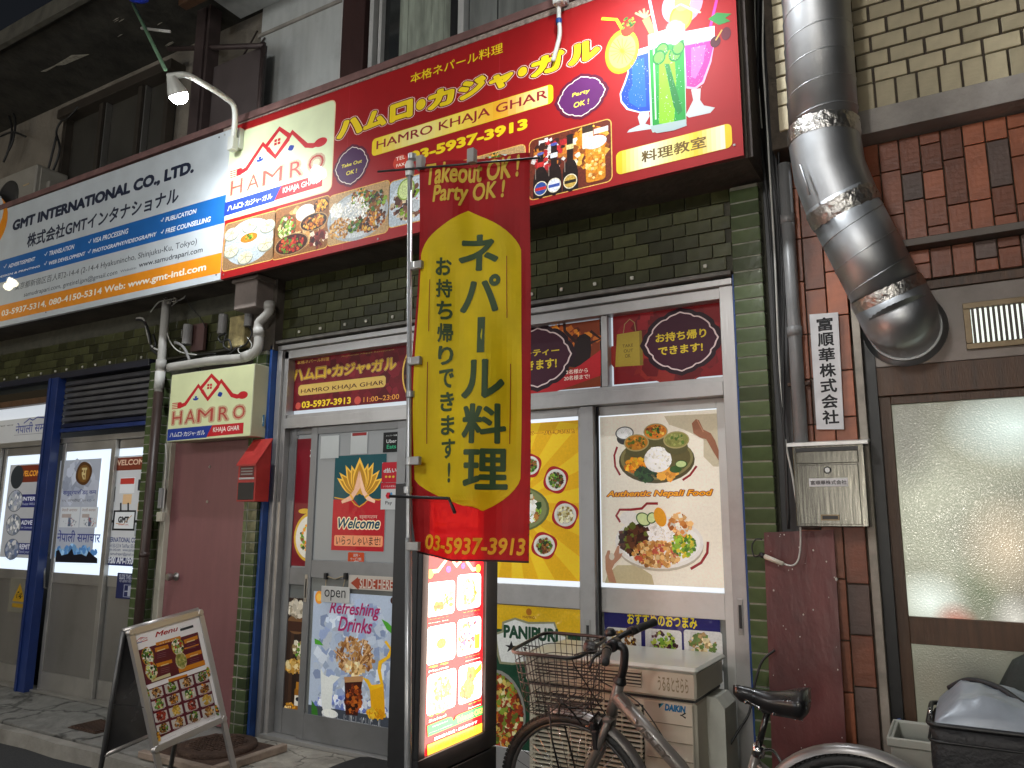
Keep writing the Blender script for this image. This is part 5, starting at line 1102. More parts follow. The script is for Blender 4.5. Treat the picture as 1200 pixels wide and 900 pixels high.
def d_o2(c, x0, y0, x1, y1):
    c.rect((x0, y0), (x1, y1), '#b4b6b8', px=False); c.rect(Z6(424, 476), Z6(618, 518), '#6a2f20'); c.text('WELCOME', Z6(462, 505), Z6(600, 474), '#c8a890', bold=.03)
    c.rect(Z6(490, 553), Z6(544, 615), '#c9ccce'); c.rect(Z6(490, 556), Z6(544, 578), '#a8352c'); c.rect(Z6(500, 620), Z6(532, 660), '#c8a880'); c.rect(Z6(436, 590), Z6(464, 650), '#22242a'); c.rect(Z6(440, 596), Z6(460, 642), '#9a8a5a')
    for x in range(4): c.rect(Z6(562+x*7, 560), Z6(566+x*7, 605), '#2a2c30')
    c.rect(Z6(560, 655), Z6(582, 690), '#c8a070'); c.rect(Z6(415, 700), Z6(442, 745), '#1a1a1e'); c.rect(Z6(420, 712), Z6(436, 740), '#a88a5a'); c.rect(Z6(418, 770), Z6(440, 790), '#b8822c')
    for a, b_ in (((490, 655), (490, 690)), ((520, 655), (520, 690)), ((565, 690), (565, 730)), ((442, 730), (465, 730)), ((542, 730), (565, 730))): c.line([Z6(*a), Z6(*b_)], .022, '#15161a')
    c.rect(Z6(462, 685), Z6(545, 768), '#101218'); c.rect(Z6(468, 692), Z6(540, 760), '#c9ccce'); c.text('GMT', Z6(478, 736), Z6(524, 710), '#1a1a20', bold=.06); c.line([Z6(470, 738), Z6(500, 742), Z6(535, 705)], .006, '#b0803c'); c.text('INTERNATIONAL', Z6(480, 746), Z6(522, 740), '#a8352c'); c.rect(Z6(548, 745), Z6(568, 790), '#8f9499')
    c.text('GMT INTERNATIONAL CO., LTD.', Z6(396, 815), Z6(592, 797), '#33406e', bold=.03); c.text('Mobile: 080-4150-5314 Tel/Fax: 03-5937-5314', Z6(398, 834), Z6(590, 824), '#44506e', bold=.01); c.text('www.gmt-intl.com   www.samudrapari.com', Z6(418, 852), Z6(590, 842), '#44506e', bold=.01); c.text('Email: samudrapari@gmail.com', Z6(420, 868), Z6(553, 858), '#44506e', bold=.01)
    c.rect(Z6(386, 872), Z6(584, 915), '#1b2454'); c.text('9:00 AM-19:00 PM', Z6(436, 900), Z6(580, 878), '#c4c8d0', bold=.04); c.text('OPENING', Z6(392, 888), Z6(430, 878), '#c4c8d0', bold=.01)
op_('office_poster', 'white office poster of pipes and phones with navy opening hours bar', Z6(424, 470), Z6(586, 905), d_o2, Y=OP+.036)
def d_o3(c, x0, y0, x1, y1):
    c.rect((x0, y0), (x1, y1), '#a4a6aa', px=False); Q = lambda x, y: (x/4.286, 470+y/4.286)
    c.rect(Q(90, 325), Q(205, 405), '#6a2f20'); c.text('WELCOME', Q(100, 380), Q(215, 345), '#d8943a', bold=.04)
    for i, (y, t, s_) in enumerate(((497, 'INTERNET', 'Pocket Wifi & Sim'), (617, 'ADVERTISE', 'on Samudrapari'), (740, 'REMITTANCE', 'Send your money'))):
        c.rect(Q(105-i*8, y-28), Q(230, y+36), '#262c66'); c.text(t, Q(112-i*8, y+4), Q(225-i*4, y-18), '#c8ccd8', bold=.03, shear=.1); c.text(s_, Q(112-i*8, y+26), Q(195-i*4, y+12), '#b0b6c8')
        c.ell(Q(45-i*8, y-50), Q(108-i*8, y+60), '#55585f'); c.ell(Q(48-i*8, y-46), Q(105-i*8, y+56), ['#9aa0a6', '#8a8f94', '#5a6a8c'][i]); c.blobs(Q(50-i*8, y-40), Q(102-i*8, y+50), ['#c8c8c8', '#5f6a7c', '#8a90a0'], 24, .03, seed=i)
    c.ell(Q(62, 325), Q(112, 440), '#2c3034', n=20)
op_('office_poster', 'office poster listing internet, advertising and remittance left of the blue post', (12.5, 545), (50, 655), d_o3, Y=OP+.036)
def d_o4(c, x0, y0, x1, y1):
    c.rect((x0, y0), (x1, y1), '#a8aaac', px=False); Q = lambda x, y: (x/4.286, 470+y/4.286)
    c.text('नेपाली समाचार', Q(76, 165), Q(290, 90), BL, bold=.01); c.text('समुद्रपारि डट कम', Q(-90, 142), Q(68, 115), '#33302c', bold=.01); c.line([Q(70, 172), Q(225, 160)], .004, '#5f6470')
    c.line([Q(120, 112), Q(150, 88), Q(165, 96), Q(190, 80), Q(222, 84)], .012, BL)
op_('office_banner', 'white banner with navy Devanagari lettering over the travel office door', (-25, 496), (52.5, 517), d_o4, 'banner', Y=OY+.055)
def d_slide2(c, x0, y0, x1, y1):
    c.rect((x0, y0), (x1, y1), '#232a58', px=False); Q = lambda x, y: (x/3.46, 640+y/3.46)
    c.text('SLIDE THIS DOOR', Q(483, 133), Q(565, 118), '#b8bccc', bold=.03); c.text('यो ढोका सार्नुहोस्', Q(483, 150), Q(562, 137), '#b8bccc'); c.rect(Q(503, 155), Q(543, 210), '#9aa0b8'); c.rect(Q(506, 158), Q(540, 207), '#232a58'); c.rect(Q(520, 162), Q(540, 205), '#b8bccc'); c.line([Q(505, 183), Q(518, 183)], .008, '#b8bccc')
poster('slide_door_notice', 'small navy notice telling visitors to slide the travel office door', 'notice', OY+.034, (138, 671), (165.5, 703.5), d_slide2, PAPER)
def d_cam(c, x0, y0, x1, y1):
    Q = lambda x, y: (x/3.46, 640+y/3.46); c.rect((x0, y0), (x1, y1), '#77756a', px=False); c.poly([Q(82, 150), Q(102, 228), Q(50, 222)], '#b8901c'); c.blobs(Q(66, 185), Q(90, 215), ['#2a2415'], 12, .012); c.rect(Q(50, 230), Q(100, 252), '#a8841c')
poster('camera_notice', 'yellow warning triangle notice low on the door left of the blue post', 'notice', OY+.034, (13, 677), (28, 719), d_cam, PAPER)
# ------------------------------------------------------------------ lamps on the signs and in the street, then two added fill lamps
arm_lamp('lit white floodlight on a curved arm over the joint of the two signboards', ARM1['base'], ARM1['head'], ARM1['mid'], L_ARM1, (.93, .97, 1), 150)
arm_lamp('floodlight arm at the top edge of the red signboard, its cable hanging over the lettering', (-1.80, 3.70, 4.62), (-1.35, 2.98, 4.64), [(-1.79, 3.55, 4.72), (-1.7, 3.35, 4.80), (-1.5, 3.1, 4.78)], L_ARM2, (.93, .97, 1), 150)
arm_lamp('floodlight on an arm before the far end of the white and blue signboard', (-9.6, 3.70, 4.40), (-9.05, 3.05, 4.12), [(-9.55, 3.5, 4.5), (-9.35, 3.3, 4.42), (-9.15, 3.1, 4.32)], L_ARM3, (1, .9, .62), 40)
wire('hanging_cable', [PY(655, -8, 3.64), PY(655, 18, 3.65), PY(656, 40, 3.66), PY(652, 58, 3.67), PY(648, 72, 3.68)], .014, CABLEW, sub=5)
tag(bpy.data.objects['hanging_cable'], 'thick white cable end hanging over the yellow lettering of the red sign', 'cable')
o = MB().lathe(PY(655, 28, 3.655), (0, 0, 1), [(0, .019), (.03, .019)], 10).build('cable_tape', BLUE, bpy.data.objects['hanging_cable'])
def street_or_fill_lamp(label, px, Yref, Yl, power, col, rad, es):
    Sp = PY(*px, Yref); d = Sp-CAMP; d.y *= -1; k = (Yl-Sp.y)/d.y; P = Sp+d*k
    t = thing('street_lamp', label, 'street lamp', (P.x, P.y-.9, -.1)); m = mat('lamp_post_grey', (.2, .2, .2), .5, .3)
    MB().tube([(P.x, P.y-.9, -.1), (P.x, P.y-.9, P.z+.25), (P.x, P.y-.5, P.z+.4), (P.x, P.y, P.z+.2)], [.07, .05, .035, .03], 10).build('pole', m, t)
    MB().lathe((P.x, P.y, P.z+.2), (0, 0, -1), [(0, .05), (.05, .16), (.12, .2)], 20).build('hood', m, t); MB().lathe((P.x, P.y, P.z+.09), (0, 0, -1), [(0, .17), (.06, .15), (.1, .06)], 20).build('lens', emis('street_lens_'+label[:5], col, es), t)
    lamp_light('street_lamp_light', (P.x, P.y, P.z-.05), power, col, rad); return P
street_or_fill_lamp('street lamp across the lane, mirrored in the frosted glass', (1130, 575), 4.09, -2.6, L_ST1, (1, .93, .8), .16, 110)

def fill_lamp_at(label, P, power, col):  # unseen post lamp added as broad fill for the shop fronts
    P = Vector(P); t = thing('street_lamp', label, 'street lamp', (P.x, P.y-.6, -.1)); m = mat('lamp_post_grey', (.2, .2, .2), .5, .3)
    MB().tube([(P.x, P.y-.6, -.1), (P.x, P.y-.6, P.z+.2), (P.x, P.y-.3, P.z+.3), (P.x, P.y, P.z+.15)], [.06, .05, .035, .03], 10).build('pole', m, t)
    MB().lathe((P.x, P.y, P.z+.16), (0, 0, -1), [(0, .05), (.04, .2), (.08, .24)], 20).build('hood', m, t); MB().lathe((P.x, P.y, P.z+.085), (0, 0, -1), [(0, .22), (.05, .2), (.08, .1)], 20).build('lens', emis('street_lens_pale', col, 12), t)
    lamp_light('street_lamp_light', (P.x, P.y, P.z-.28), power, col, .3)
fill_lamp_at('street lamp at the left end of the lane facing the travel office', (-7.6, -2.2, 4.3), L_FILL2, (.95, .98, 1)); fill_lamp_at('street lamp facing the middle of the restaurant front', (-1.3, -2.0, 4.7), L_FILL3, (1, .98, .95))
# ------------------------------------------------------------------ rain pipe with hopper, meters, wiring between the fronts
rp = thing('rain_pipe', 'grey rain pipe running from the hopper across the top of the small sign and down', 'pipe', (-5.6, 3.93, 0))
box('hopper', (-4.68, 3.82, 3.07), (-4.44, 4.05, 3.31), mat('brown_hopper', (.2, .165, .145), .6, 0, .15, 6, dirt=.3), rp, .006)
box('hopper_lip', (-4.70, 3.80, 3.28), (-4.42, 4.06, 3.318), mat('brown_hopper', 0), rp, .004)
z4 = lambda x, y, Y=3.90: PY(160+x/6.667, 320+y/6.667, Y)
pts = [z4(1040, 225), z4(1035, 300), z4(1000, 345), z4(965, 380), z4(955, 420), z4(955, 520), z4(945, 590), z4(900, 635), z4(820, 665), z4(600, 685), z4(400, 715), z4(260, 738)]
MB().tube(curve(pts, 4), .036, 14).build('crossing_pipe', PVC, rp)
for a, b_ in ((4, 5), (7, 8), (0, 1)): MB().tube([pts[a]+(pts[b_]-pts[a])*.1, pts[a]+(pts[b_]-pts[a])*.75], .041, 14).build('collar', PVC, rp)
px0_ = PY(187.5, 440, 3.92)
for (z0, z1, r, m) in ((2.42, 3.30, .034, PVC), (2.56, 2.70, .040, mat('white_collar', (.6, .6, .57), .5)), (2.72, 2.80, .041, PVC), (.0, 2.53, .037, PIPEB), (1.2, 1.24, .041, PIPEB)):
    MB().tube([(px0_.x, 3.92, z0), (px0_.x, 3.92, z1)], r, 14).build('down_pipe', m, rp)
for z in (2.70, 1.52): MB().box((px0_.x-.09, 3.95, z), (px0_.x+.06, 4.0, z+.012)).build('clip', STEEL, rp)
wp = thing('service_wiring', 'tangle of insulators, cleats and loose wires under the signboard', 'wiring', (-5.2, 4.0, 2.8))
GI = mat('grey_insulator', (.24, .235, .23), .5, 0, .12, 8, dirt=.3)
for (x, y0, y1, w_) in ((405, 405, 555, 90), (680, 325, 475, 85), (880, 270, 415, 72)):
    a = z4(x, y0, 3.96); b_ = z4(x, y1, 3.96); r = .5*w_/6.667*.0058
    MB().lathe((a.x, 3.96, b_.z), (0, 0, 1), [(0, r*1.02), (.012, r*1.06), (.02, r), ((a.z-b_.z)*.93, r), ((a.z-b_.z), r*.95)], 18).build('insulator', GI, wp)
a = z4(750, 350, 3.98); b_ = z4(855, 575, 3.98); box('cleat_block', (a.x, 3.95, b_.z), (b_.x, 4.03, a.z), mat('yellowed_wood_block', (.33, .27, .12), .7, 0, .35, 20, .6, dirt=.4), wp, .008)
box('meter_plate', tuple(z4(460, 410, 4.03)), tuple(z4(515, 600, 4.0)), mat('red_brown_plate', (.1, .05, .045), .6), wp)
for pl_, r, m in (([(200, 262), (215, 330), (235, 450), (270, 550), (340, 615), (470, 640)], .005, CABLEW), ([(0, 365), (60, 380), (100, 480), (120, 590), (185, 650)], .012, CABLE), ([(0, 355), (60, 370), (110, 560), (200, 610)], .009, PVC),
                  ([(865, 500), (900, 560), (870, 610), (810, 625), (795, 595), (820, 565)], .004, CABLEW), ([(690, 470), (640, 500), (660, 540), (720, 520), (740, 600), (680, 570), (700, 480)], .008, CABLE), ([(380, 190), (430, 270), (500, 350), (540, 430)], .004, CABLE),
                  ([(110, 305), (165, 235), (210, 215), (300, 200)], .005, CABLEW), ([(370, 140), (380, 180), (350, 205), (300, 220)], .007, GI), ([(880, 420), (900, 470), (850, 560), (760, 590)], .006, CABLE), ([(250, 740), (300, 700), (480, 640), (620, 630)], .004, CABLE), ([(500, 740), (490, 800), (450, 840)], .004, CABLE),
                  ([(500, 745), (470, 700), (560, 650), (700, 640), (780, 590)], .006, CABLE), ([(130, 480), (150, 560), (110, 600)], .01, CABLE), ([(300, 540), (345, 560), (380, 600), (415, 680)], .012, GI)):
    MB().tube(curve([z4(*p, 3.93) for p in pl_], 5), r, 6).build('wire', m, wp)
b = MB(); q = random.Random(2)
for i in range(16):
    a = z4(265+q.uniform(-45, 45), 215+q.uniform(-22, 22), 3.9); b.tube([a, a+Vector((q.uniform(-.03, .03), q.uniform(-.02, .02), q.uniform(-.02, .02))), a+Vector((q.uniform(-.04, .04), 0, q.uniform(-.02, .02)))], .004, 4)
b.build('taped_joint', FOIL, wp, kind='stuff')
# small grey cable and switch beside the door jamb
cb = thing('wall_cable', 'thin grey cable with a small switch box on the narrow tile strip', 'cable', (-5.75, 3.97, 1.2))
MB().tube(curve([PY(194, 520, 3.98), PY(195, 540, 3.98), PY(193, 575, 3.98), PY(190, 610, 3.98)], 4), .006, 6).build('cable', PVC, cb)
a = PY(185.5, 600, 3.97); b_ = PY(191, 611, 3.97); box('switch', (a.x, 3.955, b_.z), (b_.x, 3.985, a.z), CREAM, cb); a = PY(189, 575, 3.97); box('clamp', (a.x-.02, 3.96, a.z-.14), (a.x+.02, 3.99, a.z+.02), GI, cb)
# address plates and post box
def d_addr(c, x0, y0, x1, y1): c.rect((x0, y0), (x1, y1), '#2c5a78', px=False); c.text('14-4', (x0+.012, y0+.015), (x1-.012, y1-.015), '#c8d0d4', bold=.03, px=False)
poster('address_plate', 'small blue address plate with white 14-4 on the green tiles', 'sign', 3.955, (295, 487.5), (309.5, 499.5), d_addr, VINYLM)
def d_addr2(c, x0, y0, x1, y1): c.rect((x0, y0), (x1, y1), '#2c5a78', px=False); [c.text(t, (x0+.008, y0+(y1-y0)*(.66-.3*i)), (x1-.008, y0+(y1-y0)*(.9-.3*i)), '#a8b8c0', px=False) for i, t in enumerate(('百人町', '二丁目', '14番'))]
poster('address_plate', 'tiny blue district plate above the 14-4 plate', 'sign', 3.955, (295.5, 477), (302.5, 486.5), d_addr2, VINYLM)
pb = thing('letter_box', 'faded red letter box with black opening panel on the green pilaster', 'letter box', (-4.45, 3.9, 1.62))
RB = mat('faded_red_enamel', (.42, .035, .03), .42, 0, .15, 10, .1, dirt=.25, dirtcol=(.2, .06, .05))
x0, x1 = PY(277, 588, 3.83).x, PY(298, 588, 3.83).x; zb_, zt_ = 1.625, 1.90
b = MB(); b.prism([(x0, 3.83, zb_), (x0, 3.958, zb_), (x0, 3.958, 2.06), (x0, 3.83, zt_)], (x1-x0, 0, 0)); o = b.build('body', RB, pb); fixn(o)
b = MB(); b.prism([(x0-.008, 3.815, zt_-.01), (x0-.008, 3.96, 2.085), (x0-.008, 3.96, 2.07), (x0-.008, 3.815, zt_-.022)], (x1-x0+.016, 0, 0)); o = b.build('lid', RB, pb); fixn(o)
box('opening', (x0+.012, 3.824, zb_+.012), (x1-.012, 3.8295, zb_+.135), BLACK, pb); box('name_window', (x0+.02, 3.825, 1.80), (x1-.02, 3.8295, 1.875), mat('maroon_window', (.12, .02, .02), .4), pb)
box('label_strip', (x0+.012, 3.8265, 1.782), (x1-.015, 3.8296, 1.796), mat('pale_strip', (.5, .5, .48), .5), pb)
c = ycanvas(3.824); [c.rect((x0+.035, 1.815+i*.02), (x1-.03, 1.824+i*.02), '#8f8a84', px=False) for i in range(3)]; c.flush('notice_lines', PAPER, pb)

# ------------------------------------------------------------------ illuminated floor sign
KX = -1.9; ks = thing('lit_floor_sign', 'black floor-standing light box with glowing red menu behind the banner', 'light box', (-1.975, 2.86, 0))
KY0, KY1 = 2.558, 3.143; YA, YB = 2.603, 3.041
box('cabinet', (KX-.15, KY0, .12), (KX-.02, KY1, 1.654), BLACK, ks, .004); box('foot', (KX-.2, KY0+.03, 0), (KX+.05, KY1-.03, .05), BLACK, ks, .006); box('plinth', (KX-.12, KY0+.06, .05), (KX-.05, KY1-.06, .12), BLACK, ks)
ZA, ZB = .583, 1.60
for a, b_ in (((KY0, .122), (KY1, .50)), ((KY0, .508), (KY1, ZA)), ((KY0, ZB), (KY1, 1.652)), ((KY0, ZA+.0005), (YA, ZB-.0005)), ((YB, ZA+.0005), (KY1, ZB-.0005))): box('front_frame', (KX-.0195, a[0], a[1]), (KX+.004, b_[0], b_[1]), BLACK, ks)
LB = print_mat('lit_menu_film', .3, coat=.3, emit=L_KIOSK, fade=.02)
c = Canvas((KX-.012, 0, 0), (0, 1, 0), (0, 0, 1), z0=0.0); q6 = lambda x, y: (470+x/3.46, 640+y/3.46); q7 = lambda x, y: (440+x/6.667, 780+y/6.667)
c.rect((YA, ZA), (YB, ZB), '#c8141e', px=False); c.flush('light_panel', LB, ks)
c.text('本格ネパール料理', (501, 597), (562, 582), '#f0b030', bold=.03, out=[(.05, '#f6e0c0')]); c.kana('ハムロ・カジャ・ガル', (502, 618), (562, 600), '#f0c030', bold=.05, out=[(.07, '#f6e8d0')]); c.text('हाम्रो खाजा घर', (500, 634), (533, 624), '#f8f0f0', bold=.03)
c.text('HAMRO KHAJA GHAR', (537, 628), (562, 624), '#f0c8c8', bold=.02)
c.line([q6(*p) for p in ((110, 105), (150, 100), (195, 40), (225, 80), (255, 45), (290, 95), (320, 90))], .016, '#f0d890'); c.line([q6(*p) for p in ((195, 45), (232, -10), (262, 45))], .016, '#f0d890'); c.ell(q6(105, 95), q6(130, 130), '#f0c040'); c.ell(q6(303, 75), q6(322, 105), '#f0c040')
c.ell(q6(184, 82), q6(201, 105), '#3838c0'); c.ell(q6(245, 70), q6(258, 90), '#3838c0')
c.flush('heading', LB, ks)
def kp(a, b_, fn, nm='menu_picture'):
    x0, y0, x1, y1 = c.box(a, b_); c.rect((x0, y0), (x1, y1), '#f2f2ee', r=.02, px=False); fn(lambda u, v: (x0+(x1-x0)*u, y0+(y1-y0)*v), x1-x0); c.flush(nm, LB, ks)
def k1(L, W): c.ell(L(.08, .1), L(.72, .75), '#e0e4e0', px=False); c.blobs(L(.25, .18), L(.6, .4), ['#c8641e', '#a8501a'], 20, W*.07, px=False); c.ell(L(.28, .4), L(.6, .72), '#fafaf6', px=False); c.blobs(L(.6, .25), L(.78, .6), GREENS, 12, W*.05, px=False); [c.ell(L(.78, .2+i*.17), L(.95, .34+i*.17), ['#b8902c', '#c8a040', '#a8b060'][i], px=False) for i in range(3)]
def k2(L, W): c.ell(L(.1, .08), L(.85, .92), '#e8eae6', px=False); c.blobs(L(.2, .1), L(.8, .85), ['#d8a83c', '#b87a2c', '#e0c060', '#8a5a24'], 60, W*.06, px=False); c.ell(L(.4, .3), L(.68, .62), '#f4f4ee', px=False)
def k3(L, W):
    for k in range(6): a = k*1.05+.4; c.ell(L(.5+.33*math.cos(a)-.12, .5+.36*math.sin(a)-.1), L(.5+.33*math.cos(a)+.12, .5+.36*math.sin(a)+.1), '#e4e4da', px=False)
    c.ell(L(.33, .36), L(.67, .64), '#c86a24', px=False); c.blobs(L(.42, .42), L(.58, .58), GREENS, 8, W*.04, px=False)
def k4(L, W): c.blobs(L(0, 0), L(1, 1), ['#3a3f6a', '#c8c8d0', '#c83030', '#d88a2a', '#e8e0d0'], 110, W*.06, px=False, fill=.9); c.rect(L(.72, .1), L(.95, .6), '#e0a030', px=False); c.ell(L(.7, .5), L(.97, .68), '#f6f6f4', px=False)
def k5(L, W): c.ell(L(.05, .02), L(.98, .9), '#d8d4d0', px=False); c.blobs(L(.05, .02), L(.95, .5), ['#6a5a50', '#b89a90', '#8a6a5a'], 50, W*.06, px=False, seed=2); c.ell(L(.15, .2), L(.8, .8), '#f4f4f0', px=False); c.blobs(L(.2, .28), L(.8, .85), ['#8ab83c', '#b8c860', '#5f8a2c', '#d8b050'], 70, W*.055, px=False)
def k6(L, W): c.blobs(L(.1, .12), L(.65, .55), ['#b8742c', '#d8983c', '#8a4a1c'], 50, W*.08, px=False); c.blobs(L(.35, .45), L(.7, .9), ['#b8742c', '#8a4a1c', '#d8983c'], 40, W*.08, px=False, seed=3); c.poly([L(.55, .55), L(.98, .75), L(.98, .95), L(.6, .75)], '#e8b030', px=False)
kp(q6(105, 150), q6(216, 270), k1); kp(q6(228, 118), q6(322, 245), k2); kp(q6(105, 330), q6(218, 455), k3); kp(q6(228, 300), q6(322, 425), k4); kp(q6(105, 525), q6(220, 648), k5); kp(q6(232, 490), q6(325, 612), k6)
for (x0, y0, x1, y1, t, t2) in ((110, 312, 190, 285, 'カザセット', 'Khaja Set'), (250, 285, 318, 256, 'チョウメン', 'Chowmein'), (110, 505, 190, 475, 'モモ', 'Momo'), (260, 465, 318, 437, 'ドリンク', 'Drinks'), (110, 705, 180, 670, 'サラダ', 'Salad'), (270, 655, 322, 625, 'セクワ', 'Sekuwa')):
    ym = (y0+y1)/2; c.text(t, q6(x0, ym), q6(x1, y1), '#f0d050', bold=.02); c.text(t2, q6(x0, y0), q6(x1, ym+2), '#f4e8d0', bold=.01)
c.poly([q7(*p) for p in ((400, 470), (560, 405), (590, 400), (605, 430), (615, 420), (625, 395), (650, 380), (832, 310), (832, 380), (610, 470), (405, 555))], '#1f9a4c')
c.text('Takeout OK!', q7(628, 448), q7(830, 325), '#f0e060', bold=.03); c.text('無料駐車場あり', q7(440, 480), q7(560, 430), '#f4f4e8', bold=.02); c.text('パーティーご予約受付中', q7(415, 528), q7(595, 460), '#f4f4e8', bold=.02)
c.text('団体様大歓迎・宴会承ります', q7(455, 585), q7(790, 425), '#f8f0ec', bold=.03); x0, y0, x1, y1 = c.box(q7(402, 712), q7(845, 445)); c.rect((YA, ZA), (YB, y1-.0), '#f0c030', px=False) if 0 else c.poly([q7(402, 620), q7(846, 440), q7(846, 508), q7(402, 716)], '#eebc34')
c.text('Tel/Fax: 03-5937-3913', q7(455, 660), q7(792, 480), '#5a4a14', bold=.0); u_, v_ = c.uv(q7(843, 300)); c.rect((u_, ZA+.03), (u_+.003, ZB-.02), '#f0b0a0', px=False)
c.flush('lettering', LB, ks)
l = bpy.data.lights.new('light_box_tubes', 'AREA'); l.shape = 'RECTANGLE'; l.size = .42; l.size_y = 1.0; l.energy = L_KIOSKW; l.color = (1, .72, .6); lo = bpy.data.objects.new('light_box_tubes', l); COL.objects.link(lo); lo.location = (KX+.03, (YA+YB)/2, (ZA+ZB)/2); lo.rotation_euler = (R(90), 0, R(90))
# little black rod with a hook left of the sign
rd = thing('clothes_rod', 'short black rod with bent end sticking out between door and banner', 'rod', tuple(PY(459, 582, 2.3)))
MB().tube([PY(457, 581.5, 2.32), PY(526, 584, 2.30), PY(533, 601, 2.28)], .0065, 6).build('rod', BLACK, rd)

# ------------------------------------------------------------------ nobori banner
nb = thing('banner_pole', 'white telescopic pole with cross rod standing before the floor sign', 'pole', (-1.82, 2.4, 0))
PW = mat('white_metal_pole', (.4, .41, .42), .3, .5, .08, 6)
T, Bt = Vector((-1.898, 2.4, 2.985)), Vector((-1.806, 2.4, 0))
MB().tube([Bt, T], .0105, 12).build('tube', PW, nb); MB().tube([Bt, Bt+(T-Bt)*.48], .0128, 12).build('lower_tube', PW, nb)
MB().lathe(T-Vector((0, 0, .055)), (0, 0, 1), [(0, .017), (.03, .02), (.05, .021), (.065, .016)], 12).build('cap', mat('white_cap', (.65, .65, .65), .4), nb)
EU = Vector((.454, .15, 0)).normalized(); BO = Vector((-1.9, 2.4, 0))
rod0 = T-EU*.13+Vector((0, 0, -.0)); MB().tube([rod0+Vector((0, -.02, -.03)), T+EU*.57+Vector((0, -.02, -.035))], .0045, 6).build('cross_rod', BLACK, nb)
for p in ((483, 184), (486, 311), (482, 423), (481, 462), (480, 541), (478, 574)): a = PY(*p, 2.4); MB().lathe(a-Vector((0, 0, .012)), (0, 0, 1), [(0, .018), (.024, .018)], 10).build('joint', PW, nb)
MB().lathe(Bt, (0, 0, 1), [(0, .17), (.05, .16), (.09, .05)], 24).build('weight', BLACK, nb)
bn = thing('nobori_banner', 'red and yellow cloth nobori banner with green vertical Japanese lettering', 'banner', (-1.9, 2.4, 1.4))
def bwarp(u, v):
    t = max(0, (2.95-v)/1.58); dz = .020*math.sin(11*u+2.4*v+.6)*(.35+t)+.011*math.sin(23*u-3*v)*(.5+t)+.004*math.sin(40*u+9*v)
    s_ = max(0, 1-u/.22); v2 = v+.035*s_*max(0, t-.86)/.14*1.0 - .012*math.sin(u*14)*max(0, t-.9); 
    u2 = u + (.018*math.sin(math.pi*min(1, t/.9)*2.1)*max(0, 1-u/.12) + .03*max(0, (t-.93)/.07)*max(0, 1-u/.1)); return u2, v2, dz
c = Canvas(BO, EU, (0, 0, 1), warp=bwarp, z0=0)
u0 = .045; u1 = c.uv((621, 400))[0]; vt = c.uv((617, 180))[1]; vbm = c.uv((560, 657))[1]
def grid(c, fL, fR, v0, v1, col, nu=22, nv=60):
    vs = []; fs = []
    for j in range(nv+1):
        v = v0+(v1-v0)*j/nv; a, b_ = fL(v), fR(v)
        for i in range(nu+1): vs.append((a+(b_-a)*i/nu, v))
    fs = [(j*(nu+1)+i, j*(nu+1)+i+1, (j+1)*(nu+1)+i+1, (j+1)*(nu+1)+i) for j in range(nv) for i in range(nu)]; c.put(vs, fs, col)
CL = print_mat('banner_cloth', .6, trans=.36, transp=.15, fade=.1); CLT = print_mat('banner_ink', .6, transp=.06, fade=.05)
grid(c, lambda v: u0, lambda v: u1, vbm, vt, '#a01a20'); c.flush('cloth', CL, bn)
c.z = .0022; tipT = c.uv((548, 246)); tipB = c.uv((568, 599)); yl = u0+.012; yr = u1-.038; sT = c.uv((548, 296))[1]; sB = c.uv((560, 562))[1]
def ogee(v, side):
    x = yl if side < 0 else yr; m = tipT[0] if v > (sT+sB)/2 else tipB[0]
    if v > sT: k = (v-sT)/(tipT[1]-sT)
    elif v < sB: k = (sB-v)/(sB-tipB[1])
    else: return x
    k = min(1, k); return x+(m-x)*(k**2.2*.55+.45*k**1.2) if k < 1 else m
grid(c, lambda v: ogee(v, -1), lambda v: ogee(v, 1), tipB[1], tipT[1], '#f2e01a'); c.flush('yellow_field', CL, bn)
c.z = .0042; OG = '#c9a83a'
c.text('Takeout OK !', (499, 218), (610, 182.5), OG, bold=.03, shear=.15, refine=.02); c.text('Party OK !', (507, 244), (592, 210.5), OG, bold=.03, shear=.15, refine=.02)
DG = '#354a2b'
c.vtext('ネパール料理', (560, 271), (571, 577), .168, DG, bold=.03, refine=.02, gap=.1); c.vtext('お持ち帰りできます！', (521, 301), (527, 568), .062, DG, bold=.03, refine=.02, gap=.16)
ua_, ub_ = c.uv((494, 640))[0], c.uv((617, 640))[0]; va_, vb_ = c.uv((556, 650))[1], c.uv((556, 630))[1]; c.text('03-5937-3913', (ua_, va_), (ub_, vb_), '#e6a81e', bold=.03, shear=.15, refine=.02, px=False)
for xx, ya, yb2 in ((506, 330, 390), (503, 425, 520), (594, 300, 372), (597, 425, 520)):
    a = c.uv((xx, ya)); b_ = c.uv((xx, yb2)); n = 16; c.line([(a[0], a[1]+(b_[1]-a[1])*i/n) for i in range(n+1)], .003, '#8a3a14', px=False)
for xx, yy in ((505, 398), (596, 385)):
    cx, cy = c.uv((xx, yy))
    for s_ in (-1, 1):
        for k in range(0): c.line([(cx+s_*(.009-.009*math.cos(t*.7)), cy-.022*k+.009*math.sin(t*.7)) for t in range(7)], .0012, '#8a5a14', px=False)
c.flush('lettering', CLT, bn)
b = MB()
for i in range(46):
    v = vt-.01-(vt-vbm)*i/46; a = bwarp(u1-.004, v); p = BO+EU*a[0]+Vector((0, 0, a[1]))+c.n*(a[2]-.003); b.box(p-Vector((.003, .002, .005)), p+Vector((.003, .002, .005)))
b.build('stitching', mat('dark_thread', (.03, .01, .012), .8), bn, kind='stuff')
